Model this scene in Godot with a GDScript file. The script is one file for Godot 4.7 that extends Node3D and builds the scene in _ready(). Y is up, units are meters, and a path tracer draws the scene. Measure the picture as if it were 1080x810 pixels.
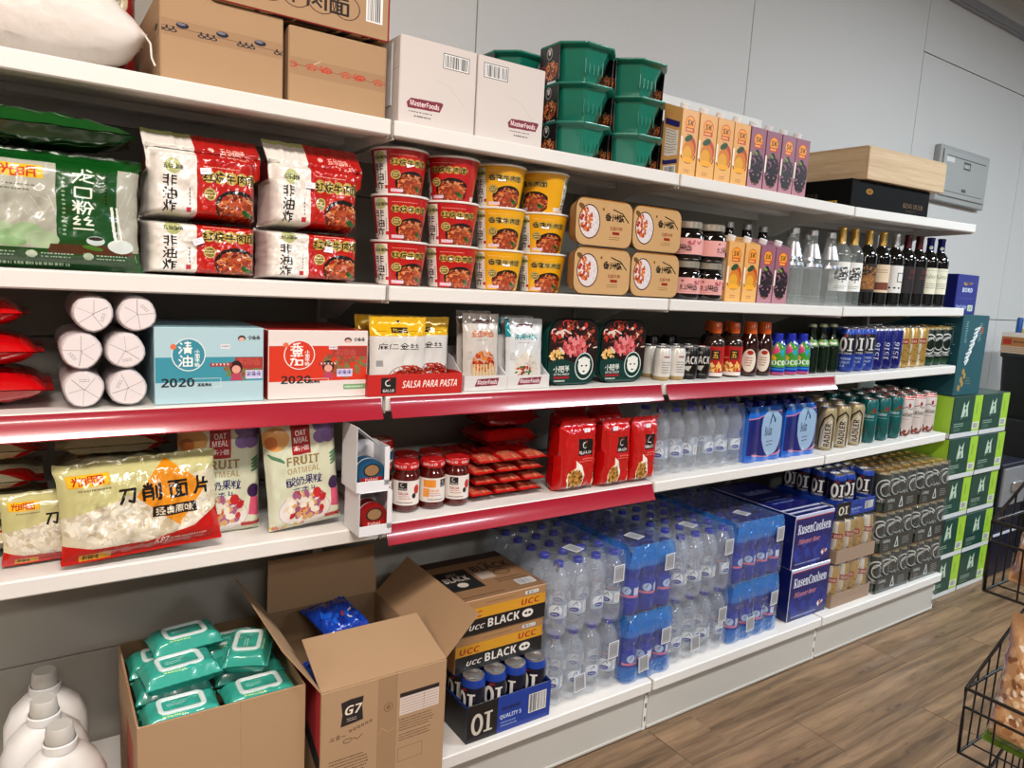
extends Node3D
# A grocery aisle: four shelving bays of packets, cups, bottles and cans against a panelled wall.
# y is up, x runs along the shelves, +z points from the shelves towards the aisle.

const S1 := 1.714
const S2 := 1.3555
const S3 := 1.102
const S4 := 0.797
const S0 := 0.18
const BAY := 0.9
const TILT := 0.021

var used := {}
var rng := RandomNumberGenerator.new()
var M := {}
var X := {}
var mesh_cache := {}
var font_sans: SystemFont
var font_serif: SystemFont
var text_cache := {}


func _ready() -> void:
	rng.seed = 7
	make_camera_and_light()
	make_materials()
	make_room()
	make_shelving()
	stock_top_shelf()
	stock_second_shelf()
	stock_third_shelf()
	stock_fourth_shelf()
	stock_base()
	make_floor_stacks()
	make_wire_rack()


func make_camera_and_light() -> void:
	var cam := Camera3D.new()
	cam.name = "camera"
	add_child(cam)
	cam.position = Vector3(0.2225, 1.381, 1.5)
	cam.rotation = Vector3(-0.14274, -0.60151, 0.05684)
	cam.fov = rad_to_deg(2.0 * atan(405.0 / 755.0))
	cam.near = 0.02
	cam.current = true
	var we := WorldEnvironment.new()
	var e := Environment.new()
	e.background_mode = Environment.BG_COLOR
	e.background_color = Color(0.5, 0.52, 0.55)
	e.tonemap_mode = Environment.TONE_MAPPER_LINEAR
	e.tonemap_exposure = 2.0
	e.sdfgi_enabled = true
	e.ssao_enabled = true
	e.ssil_enabled = true
	we.environment = e
	add_child(we)
	# ceiling fittings: [x, z, colour, energy]
	for a in [[0.15, 1.75, Color(1.0, 0.945, 0.905), 4.6], [3.7, 1.75, Color(0.93, 0.97, 1.0), 4.6], [7.2, 1.75, Color(0.90, 0.96, 1.0), 4.6],
			[-3.3, 1.75, Color(1.0, 0.95, 0.91), 4.0], [0.15, 4.6, Color(1.0, 0.96, 0.93), 4.0], [3.7, 4.6, Color(0.94, 0.97, 1.0), 4.0]]:
		make_ceiling_light(a[0], a[1], a[2], a[3])


func make_ceiling_light(x: float, z: float, c: Color, energy: float) -> void:
	var where := {Vector2(0.15, 1.75): "over the noodle shelves", Vector2(3.7, 1.75): "over the drinks shelves", Vector2(7.2, 1.75): "past the end of the shelves",
		Vector2(-3.3, 1.75): "at the near end of the aisle", Vector2(0.15, 4.6): "far from the shelves, behind the aisle", Vector2(3.7, 4.6): "far from the shelves, behind the drinks"}
	var t := thing("ceiling_light", "long white ceiling light " + where[Vector2(x, z)], "light", Vector3(x, 3.1, z), 0.0, "ceiling lights")
	var w := 1.3
	var d := 0.34
	var f := MB.new()
	f.box(Vector3(0, -0.03, 0), Vector3(w + 0.06, 0.058, d + 0.06), 0.004)
	part(t, "frame", f.done(), flat("lamp_white", Color(0.9, 0.9, 0.9), 0.5))
	var g := MB.new()
	g.box(Vector3(0, -0.062, 0), Vector3(w, 0.006, d), 0.001)
	var m := StandardMaterial3D.new()
	m.albedo_color = Color(0.95, 0.95, 0.95)
	m.emission_enabled = true
	m.emission = c
	m.emission_energy_multiplier = 5.0
	part(t, "diffuser", g.done(), m)
	var l := AreaLight3D.new()
	l.name = "lamp"
	t.add_child(l)
	l.position = Vector3(0, -0.07, 0)
	l.rotation.x = -PI / 2
	l.area_size = Vector2(w, d)
	l.light_color = c
	l.light_energy = energy
	l.area_range = 14.0
	l.shadow_enabled = true


# ---------------------------------------------------------------- naming
func numbered(n: String) -> String:
	var k: int = used.get(n, -1) + 1
	used[n] = k
	return n if k == 0 else "%s_%03d" % [n, k]


func thing(called: String, label: String, category: String, at := Vector3.ZERO, turn := 0.0, group := "") -> Node3D:
	var o := Node3D.new()
	o.name = numbered(called)
	add_child(o)
	o.position = at
	o.rotation.y = turn
	tag(o, label, category, group)
	return o


func tag(o: Node3D, label: String, category: String, group := "") -> void:
	o.set_meta("label", label)
	o.set_meta("category", category)
	if group:
		o.set_meta("group", group)


func part(parent: Node, called: String, mesh: Mesh, m: Material, at := Vector3.ZERO, turn := Vector3.ZERO) -> MeshInstance3D:
	var o := MeshInstance3D.new()
	o.name = called
	o.mesh = mesh
	o.material_override = m
	o.cast_shadow = GeometryInstance3D.SHADOW_CASTING_SETTING_ON
	parent.add_child(o, true)
	o.position = at
	o.rotation = turn
	return o


func solo(called: String, mesh: Mesh, m: Material, label: String, category: String, at := Vector3.ZERO, turn := Vector3.ZERO, group := "") -> MeshInstance3D:
	var o := part(self, numbered(called), mesh, m, at, turn)
	tag(o, label, category, group)
	return o


func structure(called: String, mesh: Mesh, m: Material, at := Vector3.ZERO) -> MeshInstance3D:
	var o := part(self, called, mesh, m, at)
	o.set_meta("kind", "structure")
	return o


func copy(o: Node3D, label: String, at: Vector3, turn := 0.0, group := "") -> Node3D:
	var c: Node3D = o.duplicate()
	c.name = numbered(String(o.get_meta("base")))
	add_child(c)
	c.position = at
	c.rotation.y = turn
	c.set_meta("label", label)
	if group:
		c.set_meta("group", group)
	return c


# top of an upper shelf at x: the fourth bay leans up a little towards its far end
func deck(y: float, x: float) -> float:
	return y + maxf(0.0, x - 2.7) * TILT


# ---------------------------------------------------------------- mesh builder
class MB:
	var v := PackedVector3Array()
	var n := PackedVector3Array()
	var uv := PackedVector2Array()
	var ix := PackedInt32Array()
	var T := Transform3D()

	func vert(p: Vector3, nn: Vector3, t := Vector2.ZERO) -> int:
		v.append(T * p)
		n.append((T.basis * nn).normalized())
		uv.append(t)
		return v.size() - 1

	# corners counter-clockwise seen from outside
	func quad(a: Vector3, b: Vector3, c: Vector3, d: Vector3, r := Rect2(0, 0, 1, 1)) -> void:
		var nn := (b - a).cross(d - a)
		if nn.length_squared() < 1e-16:
			nn = (c - b).cross(d - b)
		nn = nn.normalized()
		var i := vert(a, nn, Vector2(r.position.x, r.end.y))
		vert(b, nn, r.end)
		vert(c, nn, Vector2(r.end.x, r.position.y))
		vert(d, nn, r.position)
		ix.append_array(PackedInt32Array([i, i + 2, i + 1, i, i + 3, i + 2]))

	func tri(a: Vector3, b: Vector3, c: Vector3, t := Vector2.ZERO) -> void:
		var nn := (b - a).cross(c - a).normalized()
		var i := vert(a, nn, t)
		vert(b, nn, t)
		vert(c, nn, t)
		ix.append_array(PackedInt32Array([i, i + 2, i + 1]))

	# f: rects of the picture for front(+z), right(+x), back, left(-x), top, bottom; a short list repeats the last
	func box(c: Vector3, s: Vector3, bev := 0.002, f: Array = []) -> void:
		var h := s * 0.5
		bev = minf(bev, minf(h.x, minf(h.y, h.z)) * 0.6)
		var ax := [[Vector3(1, 0, 0), Vector3(0, 1, 0), Vector3(0, 0, 1)], [Vector3(0, 0, -1), Vector3(0, 1, 0), Vector3(1, 0, 0)], [Vector3(-1, 0, 0), Vector3(0, 1, 0), Vector3(0, 0, -1)],
			[Vector3(0, 0, 1), Vector3(0, 1, 0), Vector3(-1, 0, 0)], [Vector3(1, 0, 0), Vector3(0, 0, -1), Vector3(0, 1, 0)], [Vector3(1, 0, 0), Vector3(0, 0, 1), Vector3(0, -1, 0)]]
		for k in 6:
			var U: Vector3 = ax[k][0]
			var V: Vector3 = ax[k][1]
			var N: Vector3 = ax[k][2]
			var hu := absf(U.dot(h)) - bev
			var hv := absf(V.dot(h)) - bev
			var hn := absf(N.dot(h))
			var r: Rect2 = Rect2(0, 0, 1, 1) if f.is_empty() else f[mini(k, f.size() - 1)]
			quad(c + N * hn - U * hu - V * hv, c + N * hn + U * hu - V * hv, c + N * hn + U * hu + V * hv, c + N * hn - U * hu + V * hv, r)
		if bev <= 0.0:
			return
		var edge: Rect2 = Rect2(0, 0, 1, 1) if f.is_empty() else f[0]
		var eu := Rect2(edge.position + edge.size * Vector2(0.004, 0.02), edge.size * 0.001)
		for d in 3:
			var A := Vector3.ZERO
			A[d] = 1.0
			var b := (d + 1) % 3
			var e := (d + 2) % 3
			for sb in [-1.0, 1.0]:
				for se in [-1.0, 1.0]:
					var pb := Vector3.ZERO
					pb[b] = sb * h[b]
					pb[e] = se * (h[e] - bev)
					var pe := Vector3.ZERO
					pe[b] = sb * (h[b] - bev)
					pe[e] = se * h[e]
					var l := A * (h[d] - bev)
					if sb * se > 0:
						quad(c + pe - l, c + pe + l, c + pb + l, c + pb - l, eu)
					else:
						quad(c + pb - l, c + pb + l, c + pe + l, c + pe - l, eu)
		for sx in [-1.0, 1.0]:
			for sy in [-1.0, 1.0]:
				for sz in [-1.0, 1.0]:
					var q := Vector3(sx, sy, sz)
					var p0: Vector3 = c + q * Vector3(h.x, h.y - bev, h.z - bev)
					var p1: Vector3 = c + q * Vector3(h.x - bev, h.y, h.z - bev)
					var p2: Vector3 = c + q * Vector3(h.x - bev, h.y - bev, h.z)
					if sx * sy * sz > 0:
						tri(p0, p1, p2, eu.position)
					else:
						tri(p0, p2, p1, eu.position)

	# profile of Vector2(radius, y) from bottom to top; outside faces away from the axis; u = 0.5 at +z
	func lathe(prof: Array, seg := 20, r := Rect2(0, 0, 1, 1), from := -PI, to := PI, sharp := 0.6) -> void:
		var y0: float = prof[0].y
		var y1: float = prof[0].y
		for p in prof:
			y0 = minf(y0, p.y)
			y1 = maxf(y1, p.y)
		var hh := maxf(y1 - y0, 1e-6)
		for k in prof.size() - 1:
			var a: Vector2 = prof[k]
			var b: Vector2 = prof[k + 1]
			if a.is_equal_approx(b):
				continue
			var t := (b - a).normalized()
			var na := Vector2(t.y, -t.x)
			var nb := na
			if k > 0:
				var tp: Vector2 = (a - prof[k - 1]).normalized()
				if absf(tp.angle_to(t)) < sharp:
					na = (Vector2(tp.y, -tp.x) + na).normalized()
			if k < prof.size() - 2:
				var tn: Vector2 = (prof[k + 2] - b).normalized()
				if absf(t.angle_to(tn)) < sharp:
					nb = (Vector2(tn.y, -tn.x) + nb).normalized()
			var base := v.size()
			for i in seg + 1:
				var f := float(i) / seg
				var ph := lerpf(from, to, f)
				var sx := sin(ph)
				var cz := cos(ph)
				var u := r.position.x + r.size.x * f
				vert(Vector3(a.x * sx, a.y, a.x * cz), Vector3(na.x * sx, na.y, na.x * cz), Vector2(u, r.end.y - r.size.y * (a.y - y0) / hh))
				vert(Vector3(b.x * sx, b.y, b.x * cz), Vector3(nb.x * sx, nb.y, nb.x * cz), Vector2(u, r.end.y - r.size.y * (b.y - y0) / hh))
			for i in seg:
				var q := base + i * 2
				if a.x > 1e-6:
					ix.append_array(PackedInt32Array([q, q + 3, q + 2]))
				if a.x > 1e-6 and b.x > 1e-6:
					ix.append_array(PackedInt32Array([q, q + 1, q + 3]))
				elif b.x > 1e-6:
					ix.append_array(PackedInt32Array([q, q + 1, q + 3]))

	# rows of rings (each an Array of Vector3, same size, closed), smooth; uv across r
	func loft(rings: Array, r := Rect2(0, 0, 1, 1), closed := true) -> void:
		var m: int = rings[0].size()
		var rows := rings.size()
		var cnt := m + 1 if closed else m
		var base := v.size()
		for j in rows:
			for i in cnt:
				var p: Vector3 = rings[j][i % m]
				var du: Vector3 = rings[j][(i + 1) % m] - rings[j][(i + m - 1) % m]
				if not closed:
					du = rings[j][mini(i + 1, m - 1)] - rings[j][maxi(i - 1, 0)]
				var dv: Vector3 = rings[mini(j + 1, rows - 1)][i % m] - rings[maxi(j - 1, 0)][i % m]
				var nn := du.cross(dv)
				vert(p, nn if nn.length_squared() > 1e-14 else Vector3.UP, Vector2(r.position.x + r.size.x * i / (cnt - 1), r.end.y - r.size.y * j / (rows - 1)))
		for j in rows - 1:
			for i in cnt - 1:
				var q := base + j * cnt + i
				ix.append_array(PackedInt32Array([q, q + cnt + 1, q + 1, q, q + cnt, q + cnt + 1]))

	# closes a ring with a fan facing nn; planar picture mapping over its bounds in the axes U, V
	func cap(ring: Array, nn: Vector3, U := Vector3.RIGHT, V := Vector3.UP, r := Rect2(0, 0, 1, 1)) -> void:
		var c := Vector3.ZERO
		var lo := Vector2(1e9, 1e9)
		var hi := -lo
		for p in ring:
			c += p / ring.size()
			var w := Vector2(U.dot(p), V.dot(p))
			lo = lo.min(w)
			hi = hi.max(w)
		var sz := hi - lo
		var map := func(p: Vector3) -> Vector2:
			var w := (Vector2(U.dot(p), V.dot(p)) - lo) / sz
			return r.position + Vector2(w.x, 1.0 - w.y) * r.size
		var i0 := vert(c, nn, map.call(c))
		for p in ring:
			vert(p, nn, map.call(p))
		for i in ring.size():
			var a := i0 + 1 + i
			var b := i0 + 1 + (i + 1) % ring.size()
			var cr: Vector3 = (ring[i] - c).cross(ring[(i + 1) % ring.size()] - c)
			if cr.dot(nn) > 0:
				ix.append_array(PackedInt32Array([i0, b, a]))
			else:
				ix.append_array(PackedInt32Array([i0, a, b]))

	# round bar along points
	func tube(pts: Array, rad: float, seg := 6) -> void:
		var rings := []
		for k in pts.size():
			var d: Vector3 = (pts[mini(k + 1, pts.size() - 1)] - pts[maxi(k - 1, 0)]).normalized()
			var s := d.cross(Vector3.UP if absf(d.y) < 0.9 else Vector3.RIGHT).normalized()
			var t := s.cross(d)
			var ring := []
			for i in seg:
				var a := -TAU * i / seg
				ring.append(pts[k] + (s * cos(a) + t * sin(a)) * rad)
			rings.append(ring)
		loft(rings)
		cap(rings[0], (pts[0] - pts[1]).normalized(), Vector3.RIGHT + Vector3(0, 0.3, 0), Vector3.UP + Vector3(0, 0, 0.5))
		cap(rings[-1], (pts[-1] - pts[-2]).normalized(), Vector3.RIGHT + Vector3(0, 0.3, 0), Vector3.UP + Vector3(0, 0, 0.5))

	func done() -> ArrayMesh:
		var a := []
		a.resize(Mesh.ARRAY_MAX)
		a[Mesh.ARRAY_VERTEX] = v
		a[Mesh.ARRAY_NORMAL] = n
		a[Mesh.ARRAY_TEX_UV] = uv
		a[Mesh.ARRAY_INDEX] = ix
		var m := ArrayMesh.new()
		m.add_surface_from_arrays(Mesh.PRIMITIVE_TRIANGLES, a)
		return m


func rrect(w: float, d: float, r: float, y: float, seg := 4) -> Array:
	var out := []
	for q in 4:
		var cx := (w / 2 - r) * (1 if q in [0, 3] else -1)
		var cz := (d / 2 - r) * (1 if q in [0, 1] else -1)
		for i in seg + 1:
			var a := PI / 2 * (q + float(i) / seg)
			out.append(Vector3(cx + r * cos(a), y, cz + r * sin(a)))
	out.reverse()
	return out


func boxm(s: Vector3, bev := 0.002, f: Array = []) -> ArrayMesh:
	var b := MB.new()
	b.box(Vector3(0, s.y / 2, 0), s, bev, f)
	return b.done()


func lathem(prof: Array, seg := 20, r := Rect2(0, 0, 1, 1)) -> ArrayMesh:
	var b := MB.new()
	b.lathe(prof, seg, r)
	return b.done()


# a filled bag standing on its lower edge, print side to +z. seal = share of the height that is flat fin at bottom and top;
# square > 2 gives a fuller, boxier bag; crease = depth of the wrinkles in metres; skew leans the outline
func bag(w: float, h: float, d: float, seal_b := 0.05, seal_t := 0.07, square := 3.0, crease := 0.003, sd := 1, nx := 18, ny := 16, front := Rect2(0, 0, 0.5, 1), back := Rect2(0.5, 0, 0.5, 1), fin_z := 0.0, fin_end := 0.0) -> ArrayMesh:
	var fn := FastNoiseLite.new()
	fn.seed = sd
	fn.frequency = 9.0
	var b := MB.new()
	for side in [1.0, -1.0]:
		var rings := []
		for j in ny + 1:
			var t := float(j) / ny
			var row := []
			for i in nx + 1:
				var s := float(i) / nx * 2.0 - 1.0
				var tt := clampf((t - seal_b) / (1.0 - seal_b - seal_t), 0.0, 1.0) * 2.0 - 1.0
				var body := pow(maxf(0.0, 1.0 - pow(absf(s), square)), 0.6) * pow(maxf(0.0, 1.0 - pow(absf(tt), square * 1.3)), 0.55)
				var fat := pow(maxf(0.0, 1.0 - pow(absf(tt), 2.5)), 0.5)
				var x := s * w / 2 * (1.0 - 0.04 * fat) + fn.get_noise_2d(t * 0.5, side * 3.0 + s) * crease * 0.6
				var wr := fn.get_noise_3d(s * 0.35 * w / 0.2, t * 0.35 * h / 0.2, side * 5.0) * crease * 2.2 * (0.25 + body * 0.75)
				wr += absf(fn.get_noise_3d(s * 1.1, t * 0.9 + 7.0, side * 2.0)) * crease * 1.4 * body
				var z: float = side * (d / 2 * body + 0.0008) + wr * (1.0 if side > 0 else -1.0) * (0.3 + body)
				var y := t * h
				if t > 1.0 - seal_t:
					y += fn.get_noise_1d(s * 0.6) * crease
					z += fn.get_noise_1d(s * 0.9 + 11.0) * crease * 2.0
				if t < seal_b:
					z += fn.get_noise_1d(s * 0.8 + 31.0) * crease
				if fin_z != 0.0 and t > 0.5:
					z = lerpf(fin_z + side * 0.0008 + wr * 0.4, z, body) if tt < 1.0 else z + fin_z
					z -= fin_end * maxf(0.0, t - (1.0 - seal_t)) / seal_t
				row.append(Vector3(x, y, z))
			if side < 0:
				row.reverse()
			rings.append(row)
		b.loft(rings, front if side > 0 else back, false)
	return b.done()


# ---------------------------------------------------------------- painter of flat print
# strokes of the written characters on a 0..9 grid: each group of digits is a line through x y x y ...
const GLYPH := {
	"非": "3139 6169 0232 0434 0737 6292 6494 6797", "油": "1122 0415 0926 3393993933 3696 6169", "炸": "0315 4233 212509 2538 5144 5393 6369 6585 6787",
	"红": "210333 330636 0938 5292 7278 4898", "烧": "0315 4233 212509 2538 4292 5082 4595 6549 757898", "牛": "2114 2383 0696 5159", "肉": "19129299 5135 5375 5537 5678",
	"面": "0191 5142 1393991913 4349 6369 4565 4767", "龙": "0393 404209 53579898 6081 8437", "口": "1282881812", "粉": "2129 0444 0113 4133 2407 2547 6154 7195 558579 6549",
	"丝": "2103330636 7153836696 0999", "刀": "12827958 4219", "削": "2022 0112 4132 09034349 0545 0747 6268 818979", "片": "303519 6164 3484 3676 7679",
	"经": "210333 330636 0938 418145 6395 5696 7679 4999", "典": "17128287 4047 6067 1484 0797 3719 6789", "原": "1191 111509 5142 3383873733 3585 6769 4739 8799",
	"味": "0232370702 5282 4494 6069 6449 6499", "清": "1122 0415 0926 4181 5383 3595 6065 49468689 4787 4888", "番": "7021 0393 5155 2132 4306 5396 2686892926 5659 2787",
	"茄": "0191 3032 6062 04444939 2309 5595995955", "麻": "4041 1292 121509 2545 3439 3527 3547 5595 7479 7558 7598", "仁": "2104 1319 4282 3898",
	"金": "5004 5094 2474 1585 4349 0999 2638 7658", "小": "515949 2406 7496", "肥": "09013139 0333 0535 5551919555 7175 55599997", "羊": "2031 7061 1282 1484 0696 5259",
	"酸": "0141 0343490903 1316 3336 0747 7052 5282 8092 6454 7494 6549 8549 6799", "奶": "200539 423609 0343 518174948978 6149", "果": "2080842420 2282 0595 5059 5509 5599",
	"粒": "2129 0444 0113 4133 2407 2547 7071 5292 6368 8378 4999", "燕": "0191 3032 6062 4464664644 2327 0525 7377 7595 1809 3839 6869 8899", "麦": "1181 2282 0494 5054 4517 357529 3599",
	"三": "1282 2575 0898", "合": "5004 5094 3464 2676792926", "一": "0595", "五": "1181 4138 157579 0999", "谷": "3013 6083 5306 5396 3676793936",
	"道": "4031 7061 3292 4484884844 4686 1122 041418 0999", "场": "0333 1117 0836 4181449489 6448 8459", "光": "4044 1123 8163 0494 3419 64699997", "明": "0232380802 0535 59519199 5393 5696",
	"香": "7021 0393 5155 4306 5396 2686892926 2888", "辣": "3031 0151 1213 4233 0555 2559 6069 5292 5494 6549 6599", "高": "5051 0191 3262643432 19159599 3666683836", "姐": "200539 423609 0343 59518189 5383 5686 4999",
	"米": "5059 0494 1123 8163 4417 5497", "饭": "2014 1141 2249 0939 5191 515509 5585 8549 6699", "品": "3161643431 0545480805 5595985855", "安": "4041 02019192 532789 7419 0595", "朵": "303214 30606383 0595 5359 5519 5589", "令": "5004 5094 4455 267659 3849", "净": "1112 0625 5132 3181 4383 3595 4787 5049",
}


class Painter:
	var im: Image
	var W: int
	var H: int
	var host: Node

	func _init(h: Node, w: int, hh: int, c: Color) -> void:
		host = h
		W = w
		H = hh
		im = Image.create(w, hh, false, Image.FORMAT_RGB8)
		im.fill(c)

	func rect(x: float, y: float, w: float, h: float, c: Color) -> void:
		im.fill_rect(Rect2i(roundi(x), roundi(y), maxi(1, roundi(w)), maxi(1, roundi(h))), c)

	func poly(p: PackedVector2Array, c: Color) -> void:
		var lo := 1e9
		var hi := -1e9
		for q in p:
			lo = minf(lo, q.y)
			hi = maxf(hi, q.y)
		for y in range(maxi(0, floori(lo)), mini(H, ceili(hi) + 1)):
			var yy := y + 0.5
			var xs := PackedFloat32Array()
			for i in p.size():
				var a := p[i]
				var b := p[(i + 1) % p.size()]
				if (a.y <= yy) != (b.y <= yy):
					xs.append(a.x + (yy - a.y) / (b.y - a.y) * (b.x - a.x))
			xs.sort()
			for k in range(0, xs.size() - 1, 2):
				var x0 := maxi(0, roundi(xs[k]))
				var x1 := mini(W, roundi(xs[k + 1]))
				if x1 > x0:
					im.fill_rect(Rect2i(x0, y, x1 - x0, 1), c)

	func ell(cx: float, cy: float, rx: float, ry: float, c: Color, rot := 0.0) -> void:
		var p := PackedVector2Array()
		for i in 20:
			p.append(Vector2(cx, cy) + Vector2(cos(TAU * i / 20) * rx, sin(TAU * i / 20) * ry).rotated(rot))
		poly(p, c)

	func line(pts: Array, wid: float, c: Color) -> void:
		for k in pts.size() - 1:
			var a: Vector2 = pts[k]
			var b: Vector2 = pts[k + 1]
			var d := (b - a).normalized() * wid / 2
			var s := d.orthogonal()
			poly(PackedVector2Array([a - d * 0.6 + s, b + d * 0.6 + s, b + d * 0.6 - s, a - d * 0.6 - s]), c)

	func ring(cx: float, cy: float, rx: float, ry: float, wid: float, c: Color, from := 0.0, to := TAU) -> void:
		var p := []
		for i in 25:
			var a := lerpf(from, to, i / 24.0)
			p.append(Vector2(cx + cos(a) * rx, cy + sin(a) * ry))
		line(p, wid, c)

	# latin lettering from the outline of the fonts; x is the left end, y the baseline, h the letter height; w > 0 fits the width
	func txt(s: String, x: float, y: float, h: float, c: Color, serif := false, w := 0.0, slant := 0.0, rot := 0.0) -> float:
		var tris: PackedVector2Array = host.glyph_triangles(s, serif)
		var hi := 0.0
		for q in tris:
			hi = maxf(hi, q.x)
		var k := h / 0.72
		var kx := w / hi if w > 0.0 and hi > 0.0 else k
		var o := Vector2(x, y)
		for i in range(0, tris.size() - 2, 3):
			var p := PackedVector2Array()
			for j in 3:
				var t := tris[i + j]
				p.append(o + Vector2(t.x * kx + t.y * k * slant, -t.y * k).rotated(rot))
			poly(p, c)
		return hi * kx

	# brushed characters; each cell is size wide
	func han(s: String, x: float, y: float, size: float, c: Color, wid := 0.1, down := false, gap := 0.08, squeeze := 1.0, rot := 0.0) -> void:
		for k in s.length():
			var st: String = host.GLYPH.get(s[k], "1282881812")
			var o := Vector2(0, k * size * (1 + gap)) if down else Vector2(k * size * squeeze * (1 + gap), 0)
			for g in st.split(" "):
				var pts := []
				for i in range(0, g.length() - 1, 2):
					pts.append(Vector2(x, y) + (o + Vector2(int(g[i]) * squeeze, int(g[i + 1])) * size / 9.0).rotated(rot))
				line(pts, size * wid, c)

	# lines of print too small to read
	func lines(x: float, y: float, w: float, n: int, step: float, c: Color, seed_ := 1) -> void:
		var r := RandomNumberGenerator.new()
		r.seed = seed_
		for k in n:
			var xx := x
			while xx < x + w * r.randf_range(0.75, 1.0):
				var l := r.randf_range(2, 6)
				rect(xx, y + k * step, l, maxf(1, step * 0.35), c)
				xx += l + r.randf_range(1, 3)

	func barcode(x: float, y: float, w: float, h: float, frame := true) -> void:
		rect(x, y, w, h, Color(0.93, 0.93, 0.92))
		if frame:
			rect(x, y, w, 2, Color(0.1, 0.1, 0.1))
			rect(x, y + h - 2, w, 2, Color(0.1, 0.1, 0.1))
			rect(x, y, 2, h, Color(0.1, 0.1, 0.1))
			rect(x + w - 2, y, 2, h, Color(0.1, 0.1, 0.1))
		var r := RandomNumberGenerator.new()
		r.seed = int(x * 7 + y)
		var xx := x + 5.0
		while xx < x + w - 6:
			var l := r.randi_range(1, 3)
			rect(xx, y + 5, l, h - 10, Color(0.12, 0.12, 0.13))
			xx += l + r.randi_range(1, 3)

	# a heap of small pieces inside an ellipse
	func heap(cx: float, cy: float, rx: float, ry: float, cols: Array, n: int, size: float, seed_ := 1, strand := 0.0) -> void:
		var r := RandomNumberGenerator.new()
		r.seed = seed_
		for k in n:
			var a := r.randf() * TAU
			var q := sqrt(r.randf())
			var p := Vector2(cx + cos(a) * q * rx, cy + sin(a) * q * ry)
			var c: Color = cols[r.randi() % cols.size()]
			if r.randf() < strand:
				ring(p.x, p.y, size * r.randf_range(1.0, 2.2), size * r.randf_range(0.6, 1.4), size * 0.45, c, r.randf() * TAU, r.randf() * TAU + 2.0)
			else:
				ell(p.x, p.y, size * r.randf_range(0.5, 1.2), size * r.randf_range(0.4, 0.8), c, r.randf() * TAU)

	func tex() -> ImageTexture:
		return ImageTexture.create_from_image(im)


func glyph_triangles(s: String, serif: bool) -> PackedVector2Array:
	var key := s + ("|s" if serif else "|n")
	if text_cache.has(key):
		return text_cache[key]
	if font_sans == null:
		font_sans = SystemFont.new()
		font_sans.font_names = PackedStringArray(["Droid Sans"])
		font_sans.font_weight = 700
		font_serif = SystemFont.new()
		font_serif.font_names = PackedStringArray(["Droid Serif"])
		font_serif.font_weight = 700
	var tm := TextMesh.new()
	tm.text = s
	tm.font = font_serif if serif else font_sans
	tm.font_size = 64
	tm.pixel_size = 1.0 / 64.0
	tm.depth = 0.0
	tm.curve_step = 4.0
	tm.horizontal_alignment = HORIZONTAL_ALIGNMENT_LEFT
	var out := PackedVector2Array()
	for sf in tm.get_surface_count():
		var a := tm.surface_get_arrays(sf)
		var vs: PackedVector3Array = a[Mesh.ARRAY_VERTEX]
		var id: PackedInt32Array = a[Mesh.ARRAY_INDEX] if a[Mesh.ARRAY_INDEX] != null else PackedInt32Array(range(vs.size()))
		for i in id:
			out.append(Vector2(vs[i].x, vs[i].y))
	var lo := Vector2(1e9, 1e9)
	for q in out:
		lo = lo.min(q)
	# bring the lettering to x = 0; the baseline is set so that a capital letter stands on it
	var drop := 0.0
	for ch in ["g", "j", "p", "q", "y", ",", "Q"]:
		if s.contains(ch):
			drop = 0.21
	for i in out.size():
		out[i] = out[i] - lo - Vector2(0, drop)
	text_cache[key] = out
	return out


func paint(w: int, h: int, c: Color) -> Painter:
	return Painter.new(self, w, h, c)


# ---------------------------------------------------------------- materials
func flat(key: String, c: Color, rough := 0.6, metal := 0.0, coat := 0.0) -> StandardMaterial3D:
	if not M.has(key):
		var m := StandardMaterial3D.new()
		m.resource_name = key
		m.albedo_color = c
		m.roughness = rough
		m.metallic = metal
		if coat > 0.0:
			m.clearcoat_enabled = true
			m.clearcoat = coat
			m.clearcoat_roughness = 0.08
		M[key] = m
	return M[key]


func printed(key: String, t: Texture2D, rough := 0.5, metal := 0.0, coat := 0.0, wrap := false) -> StandardMaterial3D:
	var m := flat(key, Color.WHITE, rough, metal, coat)
	m.albedo_texture = t
	m.texture_repeat = wrap
	return m


func clear(key: String, c: Color, alpha: float, rough := 0.05) -> StandardMaterial3D:
	var m := flat(key, Color(c.r, c.g, c.b, alpha), rough)
	m.transparency = BaseMaterial3D.TRANSPARENCY_ALPHA
	m.cull_mode = BaseMaterial3D.CULL_DISABLED
	return m


func grain(m: StandardMaterial3D, freq: float, depth: float, scale := Vector3.ONE, sd := 3) -> void:
	var key := "noise%s_%s" % [freq, sd]
	if not X.has(key):
		var nt := NoiseTexture2D.new()
		nt.width = 256
		nt.height = 256
		nt.seamless = true
		var f := FastNoiseLite.new()
		f.seed = sd
		f.frequency = freq
		f.fractal_octaves = 4
		nt.noise = f
		X[key] = nt
	m.heightmap_enabled = true
	m.heightmap_texture = X[key]
	m.heightmap_scale = depth
	m.uv1_triplanar = true
	m.uv1_scale = scale


# shallow crumple of thin plastic
func ripple(m: StandardMaterial3D) -> void:
	var nt := NoiseTexture2D.new()
	nt.width = 256
	nt.height = 256
	nt.seamless = true
	nt.as_normal_map = true
	nt.bump_strength = 10.0
	var f := FastNoiseLite.new()
	f.seed = 77
	f.frequency = 0.022
	f.fractal_octaves = 3
	nt.noise = f
	m.normal_enabled = true
	m.normal_texture = nt
	m.normal_scale = 0.9
	m.uv1_triplanar = true
	m.uv1_scale = Vector3(7, 5, 7)


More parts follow.
